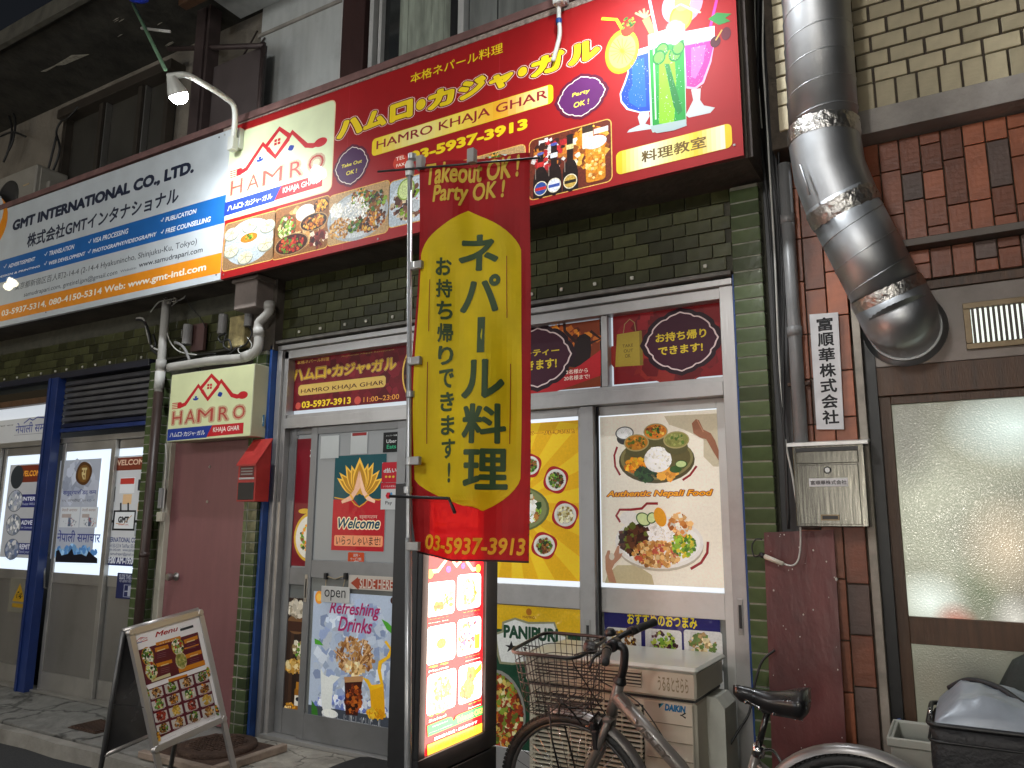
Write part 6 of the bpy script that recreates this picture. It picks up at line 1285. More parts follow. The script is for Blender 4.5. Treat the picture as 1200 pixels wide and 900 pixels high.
hem = [bwarp(u0+(u1-u0)*i/24, vbm) for i in range(25)]; MB().tube([BO+EU*a[0]+Vector((0, 0, a[1]))+c.n*a[2] for a in hem], .004, 5).build('hem', mat('dark_thread', 0), bn)
TP = mat('translucent_strap', (.32, .31, .3), .3, 0, .1, 20)
for p in ((488, 311), (486, 423), (485, 540), (484, 640)):
    a = PY(*p, 2.395); box('strap', (a.x-.028, 2.385, a.z-.016), (a.x+.03, 2.405, a.z+.016), TP, bn)
for p in ((493, 192), (553, 184)): a = PY(*p, 2.42); box('strap', (a.x-.012, a.y-.02, a.z-.03), (a.x+.02, a.y+.01, a.z+.03), TP, bn)

# ------------------------------------------------------------------ A-board
q45 = lambda x, y: (120+x/4.5, 700+y/4.5)
TL, TR, BR, BL_ = Vector((-3.98, 2.70, .902)), Vector((-4.008, 3.193, .964)), Vector((-3.888, 3.335, .32)), Vector((-3.862, 2.839, .258))
e1 = (TR-TL); e2 = (BL_-TL); W_, H_ = e1.length, e2.length; e1 /= W_; e2 /= H_; nn = e1.cross(-e2).normalized()
ab = thing('menu_board', 'aluminium A-frame menu board with white, maroon and orange menu sheet', 'sandwich board', (-4.0, 3.0, -.1))
SIL = mat('satin_frame_aluminium', (.55, .52, .5), .3, .7, .06, 5)
def abar(name, a, b_, c_, d_, t0, t1, m, par): # quad in board coordinates extruded along the normal
    bb = MB(); bb.prism([TL+e1*p[0]+e2*p[1]+nn*t0 for p in (a, b_, c_, d_)], nn*(t1-t0)); o = bb.build(name, m, par); fixn(o); return o
fw = .032
abar('backing', (.01, .01), (W_-.01, .01), (W_-.01, H_-.01), (.01, H_-.01), -.012, .002, mat('pale_backing', (.6, .6, .6), .5), ab)
abar('frame', (fw, 0), (W_-fw, 0), (W_-fw, fw), (fw, fw), -.014, .012, SIL, ab); abar('frame', (fw, H_-fw), (W_-fw, H_-fw), (W_-fw, H_), (fw, H_), -.014, .012, SIL, ab)
abar('frame', (0, fw), (fw, fw), (fw, H_-fw), (0, H_-fw), -.014, .012, SIL, ab); abar('frame', (W_-fw, fw), (W_, fw), (W_, H_-fw), (W_-fw, H_-fw), -.014, .012, SIL, ab)
for a, b_ in ((0, 0), (W_-fw, 0), (0, H_-fw), (W_-fw, H_-fw)):
    p = TL+e1*(a+fw/2)+e2*(b_+fw/2)+nn*-.013; MB().lathe(p, nn, [(0, fw*.62), (.024, fw*.62), (.028, fw*.5)], 14).build('corner', SIL, ab)
for s_ in (0, W_-fw): abar('leg', (s_, H_), (s_+fw, H_), (s_+fw, H_+(.38 if s_ == 0 else .33)), (s_, H_+(.38 if s_ == 0 else .33)), -.012, .006, SIL, ab)
c = Canvas(TL+nn*.003, e1, -e2, z0=.0004); PGc = '#c9c6c6'
x0, y0 = fw*.8, -H_+fw*.8; x1, y1 = W_-fw*.8, -fw*.8; c.rect((x0, y0), (x1, y1), '#fbf8f9', px=False)
CRM = '#fbf8f9'; lx = c.box(q45(172, 248), q45(238, 200)); hamro_logo(c, lx[0], lx[1], lx[2], lx[3], stripes=False); CRM = CRMs
c.text('Menu', q45(278, 212), q45(396, 150), '#a8182c', bold=.025, shear=.35); c.text('お得なメニュー', q45(408, 160), q45(478, 138), '#22242a', bold=.03); c.rect(q45(408, 166), q45(480, 158), '#22242a')
MR = '#5e1426'
def pq(*p): c.poly([q45(*a) for a in p], p[-1]) if 0 else None
def pp(pts, col): c.poly([q45(*a) for a in pts], col)
pp(((186, 280), (502, 183), (540, 357), (226, 466)), MR); OR = '#d8861a'
for pts in (((280, 240), (410, 203), (414, 218), (284, 256)), ((275, 268), (345, 248), (350, 268), (280, 290)), ((428, 225), (500, 200), (503, 218), (434, 246)), ((282, 350), (365, 327), (368, 345), (288, 368)), ((432, 305), (520, 275), (524, 295), (440, 325)), ((400, 375), (538, 330), (542, 355), (405, 398)), ((430, 268), (506, 245), (508, 251), (433, 275)), ((346, 432), (446, 404), (450, 420), (350, 452))): pp(pts, OR)
pp(((256, 435), (356, 398), (360, 414), (260, 448)), '#d8cfa0')
c.text('おすすめ セット', q45(300, 250), q45(400, 213), '#f0e0c0', bold=.02)
for i, (a, b_, e, f, cols) in enumerate(((197, 272, 280, 350, SALAD+RICE), (355, 225, 436, 295, SALAD+RICE), (216, 350, 298, 425, SALAD+RICE), (376, 300, 452, 368, ['#a8a050', '#8a9040', '#c0b870']))):
    c.dish(q45(a, b_), q45(e, f), '#c88a24' if i != 3 else '#d8c8a0', cols, 60, .012, seed=i, inner='#3a4a20' if i != 3 else None)
    for k in range(3): y_ = b_+15+k*10; c.line([q45(e+8, y_+14), q45(e+55, y_+2)], .002, '#8a5a64')
    c.line([q45(e+8, b_+12), q45(e+50, b_-1)], .005, '#f0d8a0')
pp(((240, 487), (550, 378), (600, 600), (290, 745)), MR)
for r in range(4):
    for k in range(4):
        X = lambda u, v: (243+12*r+80*k+u*74+v*9+ (0), 492-28*k+62*r+v*50-u*25); pp((X(0, 0), X(.92, 0), X(.95, .92), X(.03, .92)), '#cfcac4')
        ctr = X(.5, .45); cols = [BROWNS+CHICK, ['#d8a83c', '#b8902c', '#e0c060'], BROWNS+CURRY, GREENS+BROWNS, ['#8a2418', '#a83a24', '#5a1a10'], SALAD][(r*5+k*3) % 6]
        c.blobs(q45(ctr[0]-27, ctr[1]-17), q45(ctr[0]+27, ctr[1]+17), cols, 34, .009, seed=r*4+k)
        a = X(.1, .98); b_ = X(.85, .98); c.line([q45(*a), q45(*b_)], .003, '#d8c0c0')
c.text('TEL: 03-5937-3913', q45(320, 752), q45(385, 725), '#3a3a40'); c.text('11:00-23:00', q45(545, 655), q45(590, 632), '#3a3a40'); c.text('HAMRO KHAJA GHAR', q45(412, 718), q45(505, 680), '#5a3a40')
for p in ((232, 505, 1), (555, 390, 2), (600, 595, 3), (290, 735, 4)): c.blobs(q45(p[0]-12, p[1]-22), q45(p[0]+12, p[1]+22), CURRY+GREENS, 14, .01, seed=p[2])
c.flush('menu_sheet', print_mat('menu_sheet', .35, coat=.3), ab)
# rear half of the A, seen from its inner side
bt = TL-nn*.03; tb_ = TR-nn*.03; down = Vector((-.30, .12, -1.0)).normalized()
bb = MB(); RP = [bt, tb_, tb_+down*.72, bt+down*.72]; bb.prism(RP, Vector((-.012, 0, -.004))); o = bb.build('rear_panel', mat('dark_rear_panel', (.10, .10, .105), .25, .3, .3, 3, coat=.3), ab); fixn(o)
for p in (bt, tb_): MB().tube([p, p+down*1.04], .014, 6).build('rear_leg', mat('dark_leg', (.13, .13, .13), .4, .6), ab)
MB().tube([bt+down*.72, tb_+down*.72], .014, 6).build('rear_rail', SIL, ab); MB().tube([bt, tb_], .016, 8).build('hinge_bar', SIL, ab)
MB().tube([bt+down*.42, TL+e2*.42], .003, 5).build('stay', BLACK, ab)

# ------------------------------------------------------------------ covers in the pavement
mc = thing('service_cover', 'round rusty brown iron cover on a square frame beside the pilaster', 'manhole cover', (-4.3, 3.63, 0))
IR = mat('rusty_iron', (.085, .05, .035), .7, .4, .35, 12, 1, 60, dirt=.5, dirtcol=(.03, .02, .016))
box('frame', (-4.62, 3.37, .004), (-4.02, 3.88, .035), IR, mc, .006); MB().lathe((-4.31, 3.64, .036), (0, 0, 1), [(0, .245), (.025, .245), (.03, .225), (.03, .21), (.026, .2), (.03, .19), (.031, .01)], 40).build('lid', IR, mc)
b = MB()
for i in range(11):
    for j in range(11):
        x, y = -4.31+(i-5)*.034, 3.64+(j-5)*.034
        if math.hypot(x+4.31, y-3.64) < .18: b.box((x-.009, y-.009, .066), (x+.009, y+.009, .0715))
b.build('tread_studs', IR, mc, kind='stuff'); box('stone_edge', (-4.0, 3.33, .003), (-3.95, 3.9, .05), mat('pinkish_stone', (.3, .23, .18), .8, 0, .2, 12, .5, 50, dirt=.4), mc, .005); box('stone_edge', (-4.66, 3.31, .003), (-4.0, 3.36, .045), mat('pinkish_stone', 0), mc, .005)
gr = thing('drain_grate', 'flat rusty drain grate in the pavement before the travel office door', 'grate', (-5.6, 3.62, 0)); box('frame', (-5.75, 3.5, .003), (-5.42, 3.75, .008), IR, gr, 0)
pr = None
for i in range(9):
    if pr is None: pr = MB().box((-5.735, 3.51, .0085), (-5.715, 3.74, .016)).build('bar', IR, gr)
    else: o = pr.copy(); COL.objects.link(o); o.location.x += i*.035
dm = thing('door_mat', 'dark rubber mat lying before the sliding door', 'mat', (-3.3, 3.8, 0)); b = MB(); b.prism([(-3.44, 3.86, .004), (-3.42, 4.0, .004), (-3.36, 4.03, .004), (-2.6, 4.03, .004), (-2.6, 3.45, .004), (-3.36, 3.45, .004), (-3.43, 3.5, .004)], (0, 0, .02)); o = b.build('mat', RUBBER, dm); fixn(o)

# ------------------------------------------------------------------ air conditioner unit
ac = thing('air_conditioner', 'beige outdoor air conditioner unit with grille front behind the bicycle', 'air conditioner', (-1.5, 3.7, 0))
ACM = mat('aged_beige_plastic', (.56, .52, .42), .45, 0, .06, 4, .03, 80, dirt=.2, dirtcol=(.2, .17, .12)); ACT = mat('pale_lid_plastic', (.55, .56, .5), .3, 0, .06, 4, coat=.3)
AX0, AX1, AY0, AY1 = -1.96, -1.088, 3.52, 3.95
box('lower_case', (AX0+.01, AY0+.02, .06), (AX1-.008, AY1, .70), ACM, ac, .012); box('upper_case', (AX0, AY0, .712), (AX1, AY1+.02, .832), ACM, ac, .01); box('lid', (AX0-.012, AY0-.015, .825), (AX1+.012, AY1+.04, .853), ACT, ac, .012)
box('seam', (AX0+.02, AY0+.015, .70), (AX1-.01, AY1, .712), BLACK, ac, 0); box('foot', (AX0+.05, AY0, 0), (AX0+.15, AY1, .06), BLACK, ac); box('foot', (AX1-.2, AY0, 0), (AX1-.1, AY1, .06), BLACK, ac)
gx = -1.345
box('grille_back', (AX0+.04, AY0+.012, .09), (gx, AY0+.0195, .665), mat('dark_fan_space', (.03, .028, .025), .7), ac, 0); box('panel_step', (gx+.006, AY0+.006, .07), (AX1-.02, AY0+.0195, .695), ACM, ac, .004)
GR = mat('grille_plastic', (.5, .47, .37), .4, 0, .05, 5); pr = None
for i in range(28):
    z = .10+i*.0203
    if pr is None: pr = MB().box((AX0+.035, AY0-.006, z), (gx+.003, AY0+.0115, z+.0085)).build('slat', GR, ac); pz = z
    else: o = pr.copy(); COL.objects.link(o); o.location.z += z-pz
for i in range(7): x = AX0+.05+i*(gx-AX0-.06)/6; box('grille_post', (x, AY0-.001, .09), (x+.006, AY0+.011, .67), GR, ac, 0)
box('vent_back', (AX0+.06, AY0-.004, .745), (gx-.0, AY0-.001, .815), mat('dark_fan_space', 0), ac, 0)
for i in range(5): box('vent_slat', (AX0+.055, AY0-.010, .748+i*.015), (gx+.004, AY0-.0045, .755+i*.015), GR, ac, 0)
for i in range(5): box('panel_groove', (gx+.02, AY0+.002, .60-i*.075), (AX1-.025, AY0+.006, .603-i*.075), mat('groove_shadow', (.2, .18, .13), .7), ac, 0)
b = MB(); b.prism([(AX1-.008, 3.70, .1), (AX1+.075, 3.70, .1), (AX1+.075, 3.70, .655), (AX1+.04, 3.70, .70), (AX1-.008, 3.70, .70)], (0, .2, 0)); o = b.build('pipe_cover', mat('white_cover', (.5, .5, .44), .4), ac); fixn(o)
c = ycanvas(AY0+.006); zz = lambda x, y: (720+x/5, 720+y/5)
c.text('DAIKIN', zz(295, 563), zz(418, 538), '#14689a', bold=.06, shear=.2); c.poly([zz(258, 522), zz(292, 520), (zz(262, 550))], '#1a8ab0'); c.poly([zz(258, 522), zz(275, 522), zz(262, 550)], '#15303a'); c.line([zz(418, 578), zz(395, 592), zz(418, 608)], .007, '#1a1a1a'); c.ell(zz(385, 586), zz(397, 596), '#1a1a1a'); c.flush('maker_name', PAPER, ac)
c = ycanvas(AY0-.001); c.text('うるるとさらら', zz(255, 445), zz(432, 378), '#8f846a', bold=.02); c.flush('embossed_name', ACM if 0 else PAPER, ac)
lead = thing('drain_hose', 'thin black cable looping from the pilaster down to the air conditioner', 'cable', tuple(PY(885, 770, 3.8))); MB().tube(curve([PY(908, 762, 3.9), PY(893, 775, 3.88), PY(885, 800, 3.85), PY(878, 835, 3.82), PY(866, 855, 3.8), PY(856, 872, 3.78)], 5), .006, 6).build('cable', CABLE, lead)
# ------------------------------------------------------------------ bicycle, front wheel to the left
bk = thing('bicycle', 'grey city bicycle with wire basket and black saddle parked along the shop front', 'bicycle', (-.95, 3.15, 0))
BY = 3.15; FRM = mat('grey_frame_paint', (.17, .155, .14), .35, .3, .1, 6, coat=.3, dirt=.15); CHR = mat('chrome', (.5, .5, .5), .15, 1, .08, 8); TY = mat('tyre_rubber', (.018, .018, .018), .6, 0, .3, 30, .4, 90); FEN = mat('silver_fender', (.25, .24, .235), .32, .45, .08, 5, dirt=.15)
def wheel(cx, cz, r=.338):
    rim = MB(); n = 56; rim.tube([(cx+(r-.034)*math.cos(2*math.pi*i/n), BY, cz+(r-.034)*math.sin(2*math.pi*i/n)) for i in range(n)], .011, 8, closed=True); w_ = rim.build('wheel', mat('dark_rim', (.12, .12, .12), .35, .6), bk)
    t = MB(); t.tube([(cx+(r-.012)*math.cos(2*math.pi*i/n), BY, cz+(r-.012)*math.sin(2*math.pi*i/n)) for i in range(n)], .021, 10, closed=True); t.build('tyre', TY, w_)
    k = MB()
    for i in range(110):
        a = 2*math.pi*i/110
        for dy, off in ((-.012, 0), (.0, .5), (.012, 0)):
            aa = a+off*2*math.pi/110; p = Vector((cx+(r+.0085)*math.cos(aa), BY+dy, cz+(r+.0085)*math.sin(aa))); tn = Vector((-math.sin(aa), 0, math.cos(aa)))*.0055; nr = Vector((math.cos(aa), 0, math.sin(aa)))*.004; yy = Vector((0, .004, 0))
            k.add([p-tn-yy-nr, p+tn-yy-nr, p+tn+yy-nr, p-tn+yy-nr, p-tn-yy+nr, p+tn-yy+nr, p+tn+yy+nr, p-tn+yy+nr], [(0, 3, 2, 1), (4, 5, 6, 7), (0, 1, 5, 4), (1, 2, 6, 5), (2, 3, 7, 6), (3, 0, 4, 7)])
    k.build('tread', TY, w_, kind='stuff')
    MB().lathe((cx, BY-.045, cz), (0, 1, 0), [(0, .008), (.01, .02), (.03, .014), (.06, .014), (.08, .02), (.09, .008)], 12).build('hub', CHR, w_)
    sp = None
    for i in range(32):
        a = 2*math.pi*i/32; da = .35*(1 if i % 2 else -1); s_ = MB().tube([(cx+.018*math.cos(a+da), BY+(.02 if i % 4 < 2 else -.02), cz+.018*math.sin(a+da)), (cx+(r-.04)*math.cos(a), BY, cz+(r-.04)*math.sin(a))], .0013, 4); s_.build('spoke', CHR, w_)
    return w_
FX, FZ, RX, RZ = -1.53, .345, -.40, .345
wheel(FX, FZ); wheel(RX, RZ)
def fender(cx, cz, r, a0, a1, m, name='fender', wd=.027):
    b = MB(); b.smooth = True; n = 26; vs = []; prof = [(-wd, -.020), (-wd*.8, -.004), (-wd*.3, .004), (wd*.3, .004), (wd*.8, -.004), (wd, -.020)]
    for i in range(n+1):
        a = R(a0+(a1-a0)*i/n)
        for y, d in prof: vs.append((cx+(r+d)*math.cos(a), BY+y, cz+(r+d)*math.sin(a)))
    k = len(prof); b.add(vs, [(i*k+j, i*k+j+1, (i+1)*k+j+1, (i+1)*k+j) for i in range(n) for j in range(k-1)]); return b.build(name, m, bk)
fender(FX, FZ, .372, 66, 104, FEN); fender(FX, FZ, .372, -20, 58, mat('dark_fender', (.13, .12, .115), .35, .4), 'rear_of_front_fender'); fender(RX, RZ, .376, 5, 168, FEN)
HT, HB = Vector((-1.287, BY, .845)), Vector((-1.333, BY, .714))
MB().tube([HT, HB], .023, 14).build('head_tube', FRM, bk)
ax = (HT-HB).normalized(); CR = HB-ax*.015
for s_ in (-1, 1): MB().tube(curve([CR+Vector((0, s_*.02, 0)), CR+Vector((-.015, s_*.043, -.05)), Vector((-1.43, BY+s_*.048, .50)), Vector((-1.50, BY+s_*.048, .39)), Vector((FX, BY+s_*.048, FZ))], 5), [.016]*10+[.015]*5+[.012]*6, 12).build('fork_blade', FRM, bk)
MB().box(CR-Vector((.02, .045, .015)), CR+Vector((.02, .045, .012)), .008).build('fork_crown', FRM, bk)
BB = Vector((-.86, BY, .29)); ST = Vector((-.742, BY, .655))
MB().tube([HB+ax*.085, Vector((-1.05, BY, .545)), BB+Vector((-.03, 0, .04))], [.030, .030, .027], 14).build('down_tube', FRM, bk)
MB().tube([BB, ST], .018, 12).build('seat_tube', FRM, bk); MB().tube([ST-Vector((0, 0, .02)), ST+Vector((.008, 0, .02))], .024, 12).build('seat_clamp', CHR, bk)
for s_ in (-1, 1):
    MB().tube([BB+Vector((0, s_*.02, 0)), (RX, BY+s_*.055, RZ)], .010, 8).build('chain_stay', FRM, bk); MB().tube([ST-Vector((-.0, -s_*.015, .05)), (RX, BY+s_*.055, RZ)], .008, 8).build('seat_stay', FRM, bk)
MB().lathe(BB-Vector((0, .05, 0)), (0, 1, 0), [(0, .02), (.1, .02)], 14).build('bottom_bracket', CHR, bk); MB().lathe(BB-Vector((0, .06, 0)), (0, 1, 0), [(0, .09), (.006, .09)], 30).build('chain_ring', BLACK, bk)
for s_, dz in ((-1, 1), (1, -1)): MB().tube([BB+Vector((0, s_*.07, 0)), BB+Vector((.11*dz, s_*.075, -.12*dz))], .009, 8).build('crank', CHR, bk); p = BB+Vector((.11*dz, s_*.12, -.12*dz)); MB().box(p-Vector((.04, .03, .01)), p+Vector((.04, .03, .01)), .004).build('pedal', BLACK, bk)
# maker lettering along the down tube
dd = (Vector((-1.05, BY, .545))-(HB+ax*.085)).normalized(); up = Vector((-dd.z, 0, dd.x)); up = up if up.z > 0 else -up
cv = Canvas(HB+ax*.085-Vector((0, .0302, 0)), dd, up, z0=.0004); cv.text('VISLEY', (.12, -.014), (.31, .014), '#55504b', bold=.03, shear=.1, px=False); cv.flush('maker_name', PAPER, bk)
cv = Canvas(HB+ax*.085-Vector((0, .0302, 0)), dd, up, z0=.0004); cv.rect((.01, .012), (.06, .02), '#8f8f8c', px=False); cv.flush('decal', PAPER, bk)
# stem, bars, grips, levers
MB().lathe(HT, ax, [(0, .028), (.01, .03), (.018, .024), (.03, .02)], 14).build('headset', BLACK, bk)
CLm = Vector((-1.30, BY, 1.0)); MB().tube(curve([HT+ax*.01, HT+ax*.07, Vector((-1.255, BY, .975)), Vector((-1.268, BY, .995)), CLm], 6), .0175, 12).build('stem', BLACK, bk)
MB().lathe(CLm-Vector((0, .03, 0)), (0, 1, 0), [(0, .02), (.005, .026), (.055, .026), (.06, .02)], 14).build('bar_clamp', BLACK, bk)
gF = Vector((-1.215, BY+.27, 1.035)); gN = Vector((-1.225, BY-.27, 1.01))
bar = [gN, gN+Vector((-.055, .15, .0)), Vector((-1.315, BY-.06, 1.008)), CLm, Vector((-1.31, BY+.06, 1.008)), gF+Vector((-.06, -.15, -.01)), gF]
MB().tube(curve(bar, 6), .0115, 12).build('handlebar', BLACK, bk)
for tip, inn in ((gN, bar[1]), (gF, bar[5])):
    d = (inn-tip).normalized(); MB().tube([tip-d*.005, tip+d*.005, tip+d*.05, tip+d*.11, tip+d*.125], [.013, .018, .0165, .0175, .019], 14).build('grip', RUBBER, bk)
    p = tip+d*.15; MB().lathe(p-d*.012, d, [(0, .02), (.024, .02)], 12).build('lever_clamp', BLACK, bk)
    q_ = p+Vector((-.02, 0, -.005)); MB().tube(curve([q_, q_+Vector((-.035, 0, -.015))-d*.03, q_+Vector((-.05, 0, -.035))-d*.10], 4), [.008]*4+[.006]*5, 8).build('brake_lever', BLACK, bk)
MB().lathe(Vector((-1.335, 3.20, 1.02)), (0, 0, 1), [(0, .012), (.005, .024), (.02, .024), (.03, .015)], 16).build('bell', BLACK, bk)
MB().lathe(Vector((-1.37, 3.12, .985)), (-1, 0, .1), [(0, .02), (.02, .028), (.045, .03), (.05, .02)], 16).build('head_light', BLACK, bk)
for pts in ([bar[1], Vector((-1.42, 3.0, .98)), Vector((-1.40, 3.08, .84)), Vector((-1.345, 3.12, .72))], [bar[5], Vector((-1.45, 3.25, .97)), Vector((-1.43, 3.2, .85)), Vector((-1.22, 3.17, .77)), Vector((-1.10, 3.16, .62))], [Vector((-1.33, 3.10, .98)), Vector((-1.38, 3.06, .80)), Vector((-1.385, 3.10, .70)), Vector((-1.40, 3.12, .67))]): MB().tube(curve(pts, 6), .0028, 6).build('brake_cable', CABLE, bk)
br = MB(); br.box((-1.41, 3.09, .645), (-1.385, 3.21, .69), .006); br.box((-1.40, 3.085, .58), (-1.375, 3.105, .66), .005); br.box((-1.40, 3.195, .58), (-1.375, 3.215, .66), .005); br.tube([(-1.41, 3.10, .69), (-1.39, 3.15, .715), (-1.41, 3.2, .69)], .005, 6); br.build('brake', BLACK, bk)
MB().box((-1.44, 3.115, .655), (-1.42, 3.185, .665), .003).build('fender_bracket', CHR, bk)
# basket
bs = MB(); bx0, bx1, by0, by1, bz1, bz0 = -1.70, -1.385, 2.96, 3.30, .985, .735
def loop(z, t):
    k = (bz1-z)/(bz1-bz0)*.028; x0, x1, y0, y1 = bx0+k*1.2, bx1-k*.6, by0+k, by1-k; r = .05; pts = []
    for cx, cy, a0 in ((x1-r, y0+r, -90), (x1-r, y1-r, 0), (x0+r, y1-r, 90), (x0+r, y0+r, 180)):
        for j in range(5): a = R(a0+j*22.5); pts.append((cx+r*math.cos(a), cy+r*math.sin(a), z))
    bs.tube(pts, t, 6, closed=True)
BM = mat('black_basket_wire', (.009, .009, .01), .4, 0)
loop(bz1, .0075); rim_ = bs.build('basket', BM, bk); WR = BM
def wirep(pts, r=.0018, name='basket_wire'): MB().tube(pts, r, 5).build(name, WR, rim_)
for z in (.94, .90, .86, .82, .78, .737):
    bs = MB(); loop(z, .0019); bs.build('basket_wire', WR, rim_)
k = .028
for i in range(9):
    x = bx0+.045+i*(bx1-bx0-.09)/8; xb = x+(.0168 if i < 4 else -.008)*(1-abs(i-4)/4*0)
    wirep([(x, by0+.001, bz1), (xb, by0+k, bz0), (xb, by1-k, bz0), (x, by1-.001, bz1)])
for i in range(9):
    y = by0+.045+i*(by1-by0-.09)/8; yb = y+(.012 if i < 4 else -.012 if i > 4 else 0); wirep([(bx0, y, bz1), (bx0+k*1.2, yb, bz0), (bx1-k*.6, yb, bz0), (bx1, y, bz1)])
for y in (3.12, 3.17): MB().tube(curve([(-1.62, y, .732), (-1.5, y, .728), (-1.42, y, .74)], 3), .006, 6).build('basket_bracket', BLACK, rim_)
for s_ in (-1, 1): MB().tube([(-1.60, BY+s_*.05, .735), (-1.585, BY+s_*.065, .60), (FX, BY+s_*.065, FZ)], .0042, 6).build('basket_stay', BLACK, bk)
MB().tube(curve([(-1.50, 3.0, .74), (-1.47, 2.97, .80), (-1.44, 3.0, .76), (-1.42, 3.04, .70)], 4), .004, 6).build('lock_cable', CABLE, bk)
# saddle
sd = MB(); sd.smooth = True; n = 12; m_ = 14; vs = []
LX0, LX1 = -.815, -.545
for i in range(n+1):
    t = i/n; x = LX0+(LX1-LX0)*t; hw = .022+.075*(max(0, (t-.25)/.75)**1.3)*(1 if t < .95 else .93); top = .885+.012*math.cos(t*6.3)*.5+.012*max(0, (t-.6))*2; dep = .042+.055*max(0, t-.15)
    if i == 0: hw *= .5; dep = .02
    if i == n: hw *= .82; dep *= .7
    for j in range(m_):
        a = 2*math.pi*j/m_; yy = math.cos(a)*hw; s_ = math.sin(a); zz_ = top-.012*(abs(math.cos(a))**2)*1.6 if s_ >= 0 else top-.02-dep*abs(s_)**.6; vs.append((x, BY+yy, zz_))
sd.add(vs, [(i*m_+j, i*m_+(j+1) % m_, (i+1)*m_+(j+1) % m_, (i+1)*m_+j) for i in range(n) for j in range(m_)]+[tuple(range(m_))[::-1], tuple(n*m_+j for j in range(m_))])
sdo = sd.build('saddle', mat('black_vinyl', (.012, .012, .013), .28, 0, .15, 20, .05, coat=.3), bk); fixn(sdo)
for (x, y, z) in ((-.765, BY-.030, .838), (-.71, BY-.052, .828), (-.655, BY-.073, .823), (-.548, BY-.05, .85), (-.546, BY+.03, .85)): MB().lathe((x, y, z), (0, -1, 0) if x < -.6 else (1, 0, 0), [(0, .006), (.003, .006), (.005, .003)], 10).build('rivet', CHR, sdo)
for s_ in (-1, 1): MB().tube([(-.79, BY+s_*.015, .855), (-.72, BY+s_*.02, .822), (-.64, BY+s_*.022, .822), (-.56, BY+s_*.04, .845)], .0035, 6).build('saddle_rail', CHR, bk)
for x in (-.60, -.575):
    for s_ in (-1, 1): MB().tube([(x+.012*math.cos(t*.9), BY+s_*.04+.012*math.sin(t*.9), .80+t*.0028) for t in range(18)], .0025, 5).build('saddle_spring', CHR, bk)
MB().box((-.715, BY-.02, .80), (-.675, BY+.02, .835), .006).build('saddle_clamp', BLACK, bk)
MB().tube([ST, Vector((-.695, BY, .80))], .0125, 12).build('seat_post', mat('dark_seat_post', (.05, .05, .05), .2, .8), bk)
MB().tube(curve([ST+Vector((.01, .0, .0)), ST+Vector((.05, .03, -.005)), ST+Vector((.08, .03, -.05)), ST+Vector((.1, .02, -.08))], 4), .006, 6).build('ring_lock_lever', CHR, bk); MB().tube([(RX+.34*math.cos(R(a))-.0, BY-.05, RZ+.34*math.sin(R(a))) for a in range(135, 172, 6)], .011, 8).build('ring_lock', CHR, bk)

bk.rotation_euler.x = R(7); bk.location.y += .07
# ------------------------------------------------------------------ duct
du = thing('exhaust_duct', 'big shiny spiral exhaust duct bending into the panel over the wooden door', 'duct', (-.1, 3.7, 2.3))
dA, dB, dC, dD, dE = PY(951, -80, 3.70)+(PY(951, -80, 3.70)-PY(966, 168, 3.70))*.8, PY(966, 168, 3.70), PY(984, 236, 3.70), PY(1049, 362, 3.84), PY(1060, 385, 4.044)
r0 = .157
MB().tube([dA, dA+(dB-dA)*.5, dB], r0, 40).build('vertical_section', GALV, du)
MB().tube([dB-(dB-dA).normalized()*.01, dB+(dC-dB)*.5+Vector((-.012, 0, 0)), dC+(dD-dC)*.08], r0+.003, 40, caps=False).build('elbow', GALV, du)
MB().tube([dC+(dC-dD).normalized()*.02, dD], r0-.002, 40).build('slanted_section', GALV, du)
MB().tube([dD-(dD-dC).normalized()*.05, dD+(dD-dC).normalized()*.03, dE], [r0+.006, r0+.006, r0-.004], 40).build('end_elbow', GALV, du)
MB().lathe((dE.x, 4.046, dE.z), (0, -1, 0), [(0, r0+.028), (.006, r0+.028), (.010, r0+.008), (.03, r0+.004)], 40).build('flange', GALV, du)
for k_ in (.25, .5, .75): MB().tube([dD+(dE-dD)*k_*.8+Vector((math.cos(2*math.pi*i/36), 0, math.sin(2*math.pi*i/36)))*(r0+.004) for i in range(36)], .003, 5, closed=True).build('collar_ridge', GALV, du)
def helix(a, b_, r, pitch, off=0):
    d = (b_-a); L = d.length; d /= L; u = Vector((0, 1, 0)).cross(d).normalized(); v = d.cross(u); n = int(L/pitch*28); return [a+d*(L*i/n)+(u*math.cos(2*math.pi*i/28+off)+v*math.sin(2*math.pi*i/28+off))*r for i in range(n+1)]
MB().tube(helix(dA, dB-(dB-dA).normalized()*.1, r0+.0006, .142), .0032, 5).build('spiral_seam', GALV, du); MB().tube(helix(dC+(dD-dC)*.14, dD-(dD-dC).normalized()*.06, r0-.0014, .128, 2), .003, 5).build('spiral_seam', GALV, du)
def band(c0, d, w_, r, name='foil_tape'):
    q = random.Random(int(c0.x*1000)); b = MB(); b.smooth = True; d = d.normalized(); u = Vector((0, 1, 0)).cross(d).normalized(); v = d.cross(u); n, k = 90, 7; vs = []
    for j in range(k):
        for i in range(n): a = 2*math.pi*i/n; rr = r+(q.uniform(-.0008, .0045) if 0 < j < k-1 else q.uniform(-.001, .001)); vs.append(c0+d*(w_*(j/(k-1)-.5)+q.uniform(-.003, .003))+(u*math.cos(a)+v*math.sin(a))*rr)
    b.add(vs, [(j*n+i, j*n+(i+1) % n, (j+1)*n+(i+1) % n, (j+1)*n+i) for j in range(k-1) for i in range(n)]); return b.build(name, FOIL, du)
band(dB+(dA-dB).normalized()*.045, dB-dA, .085, r0+.004); band(dC+(dD-dC).normalized()*.035, dD-dC, .08, r0+.002); band(dD-(dD-dC).normalized()*.075, dD-dC, .06, r0+.003)
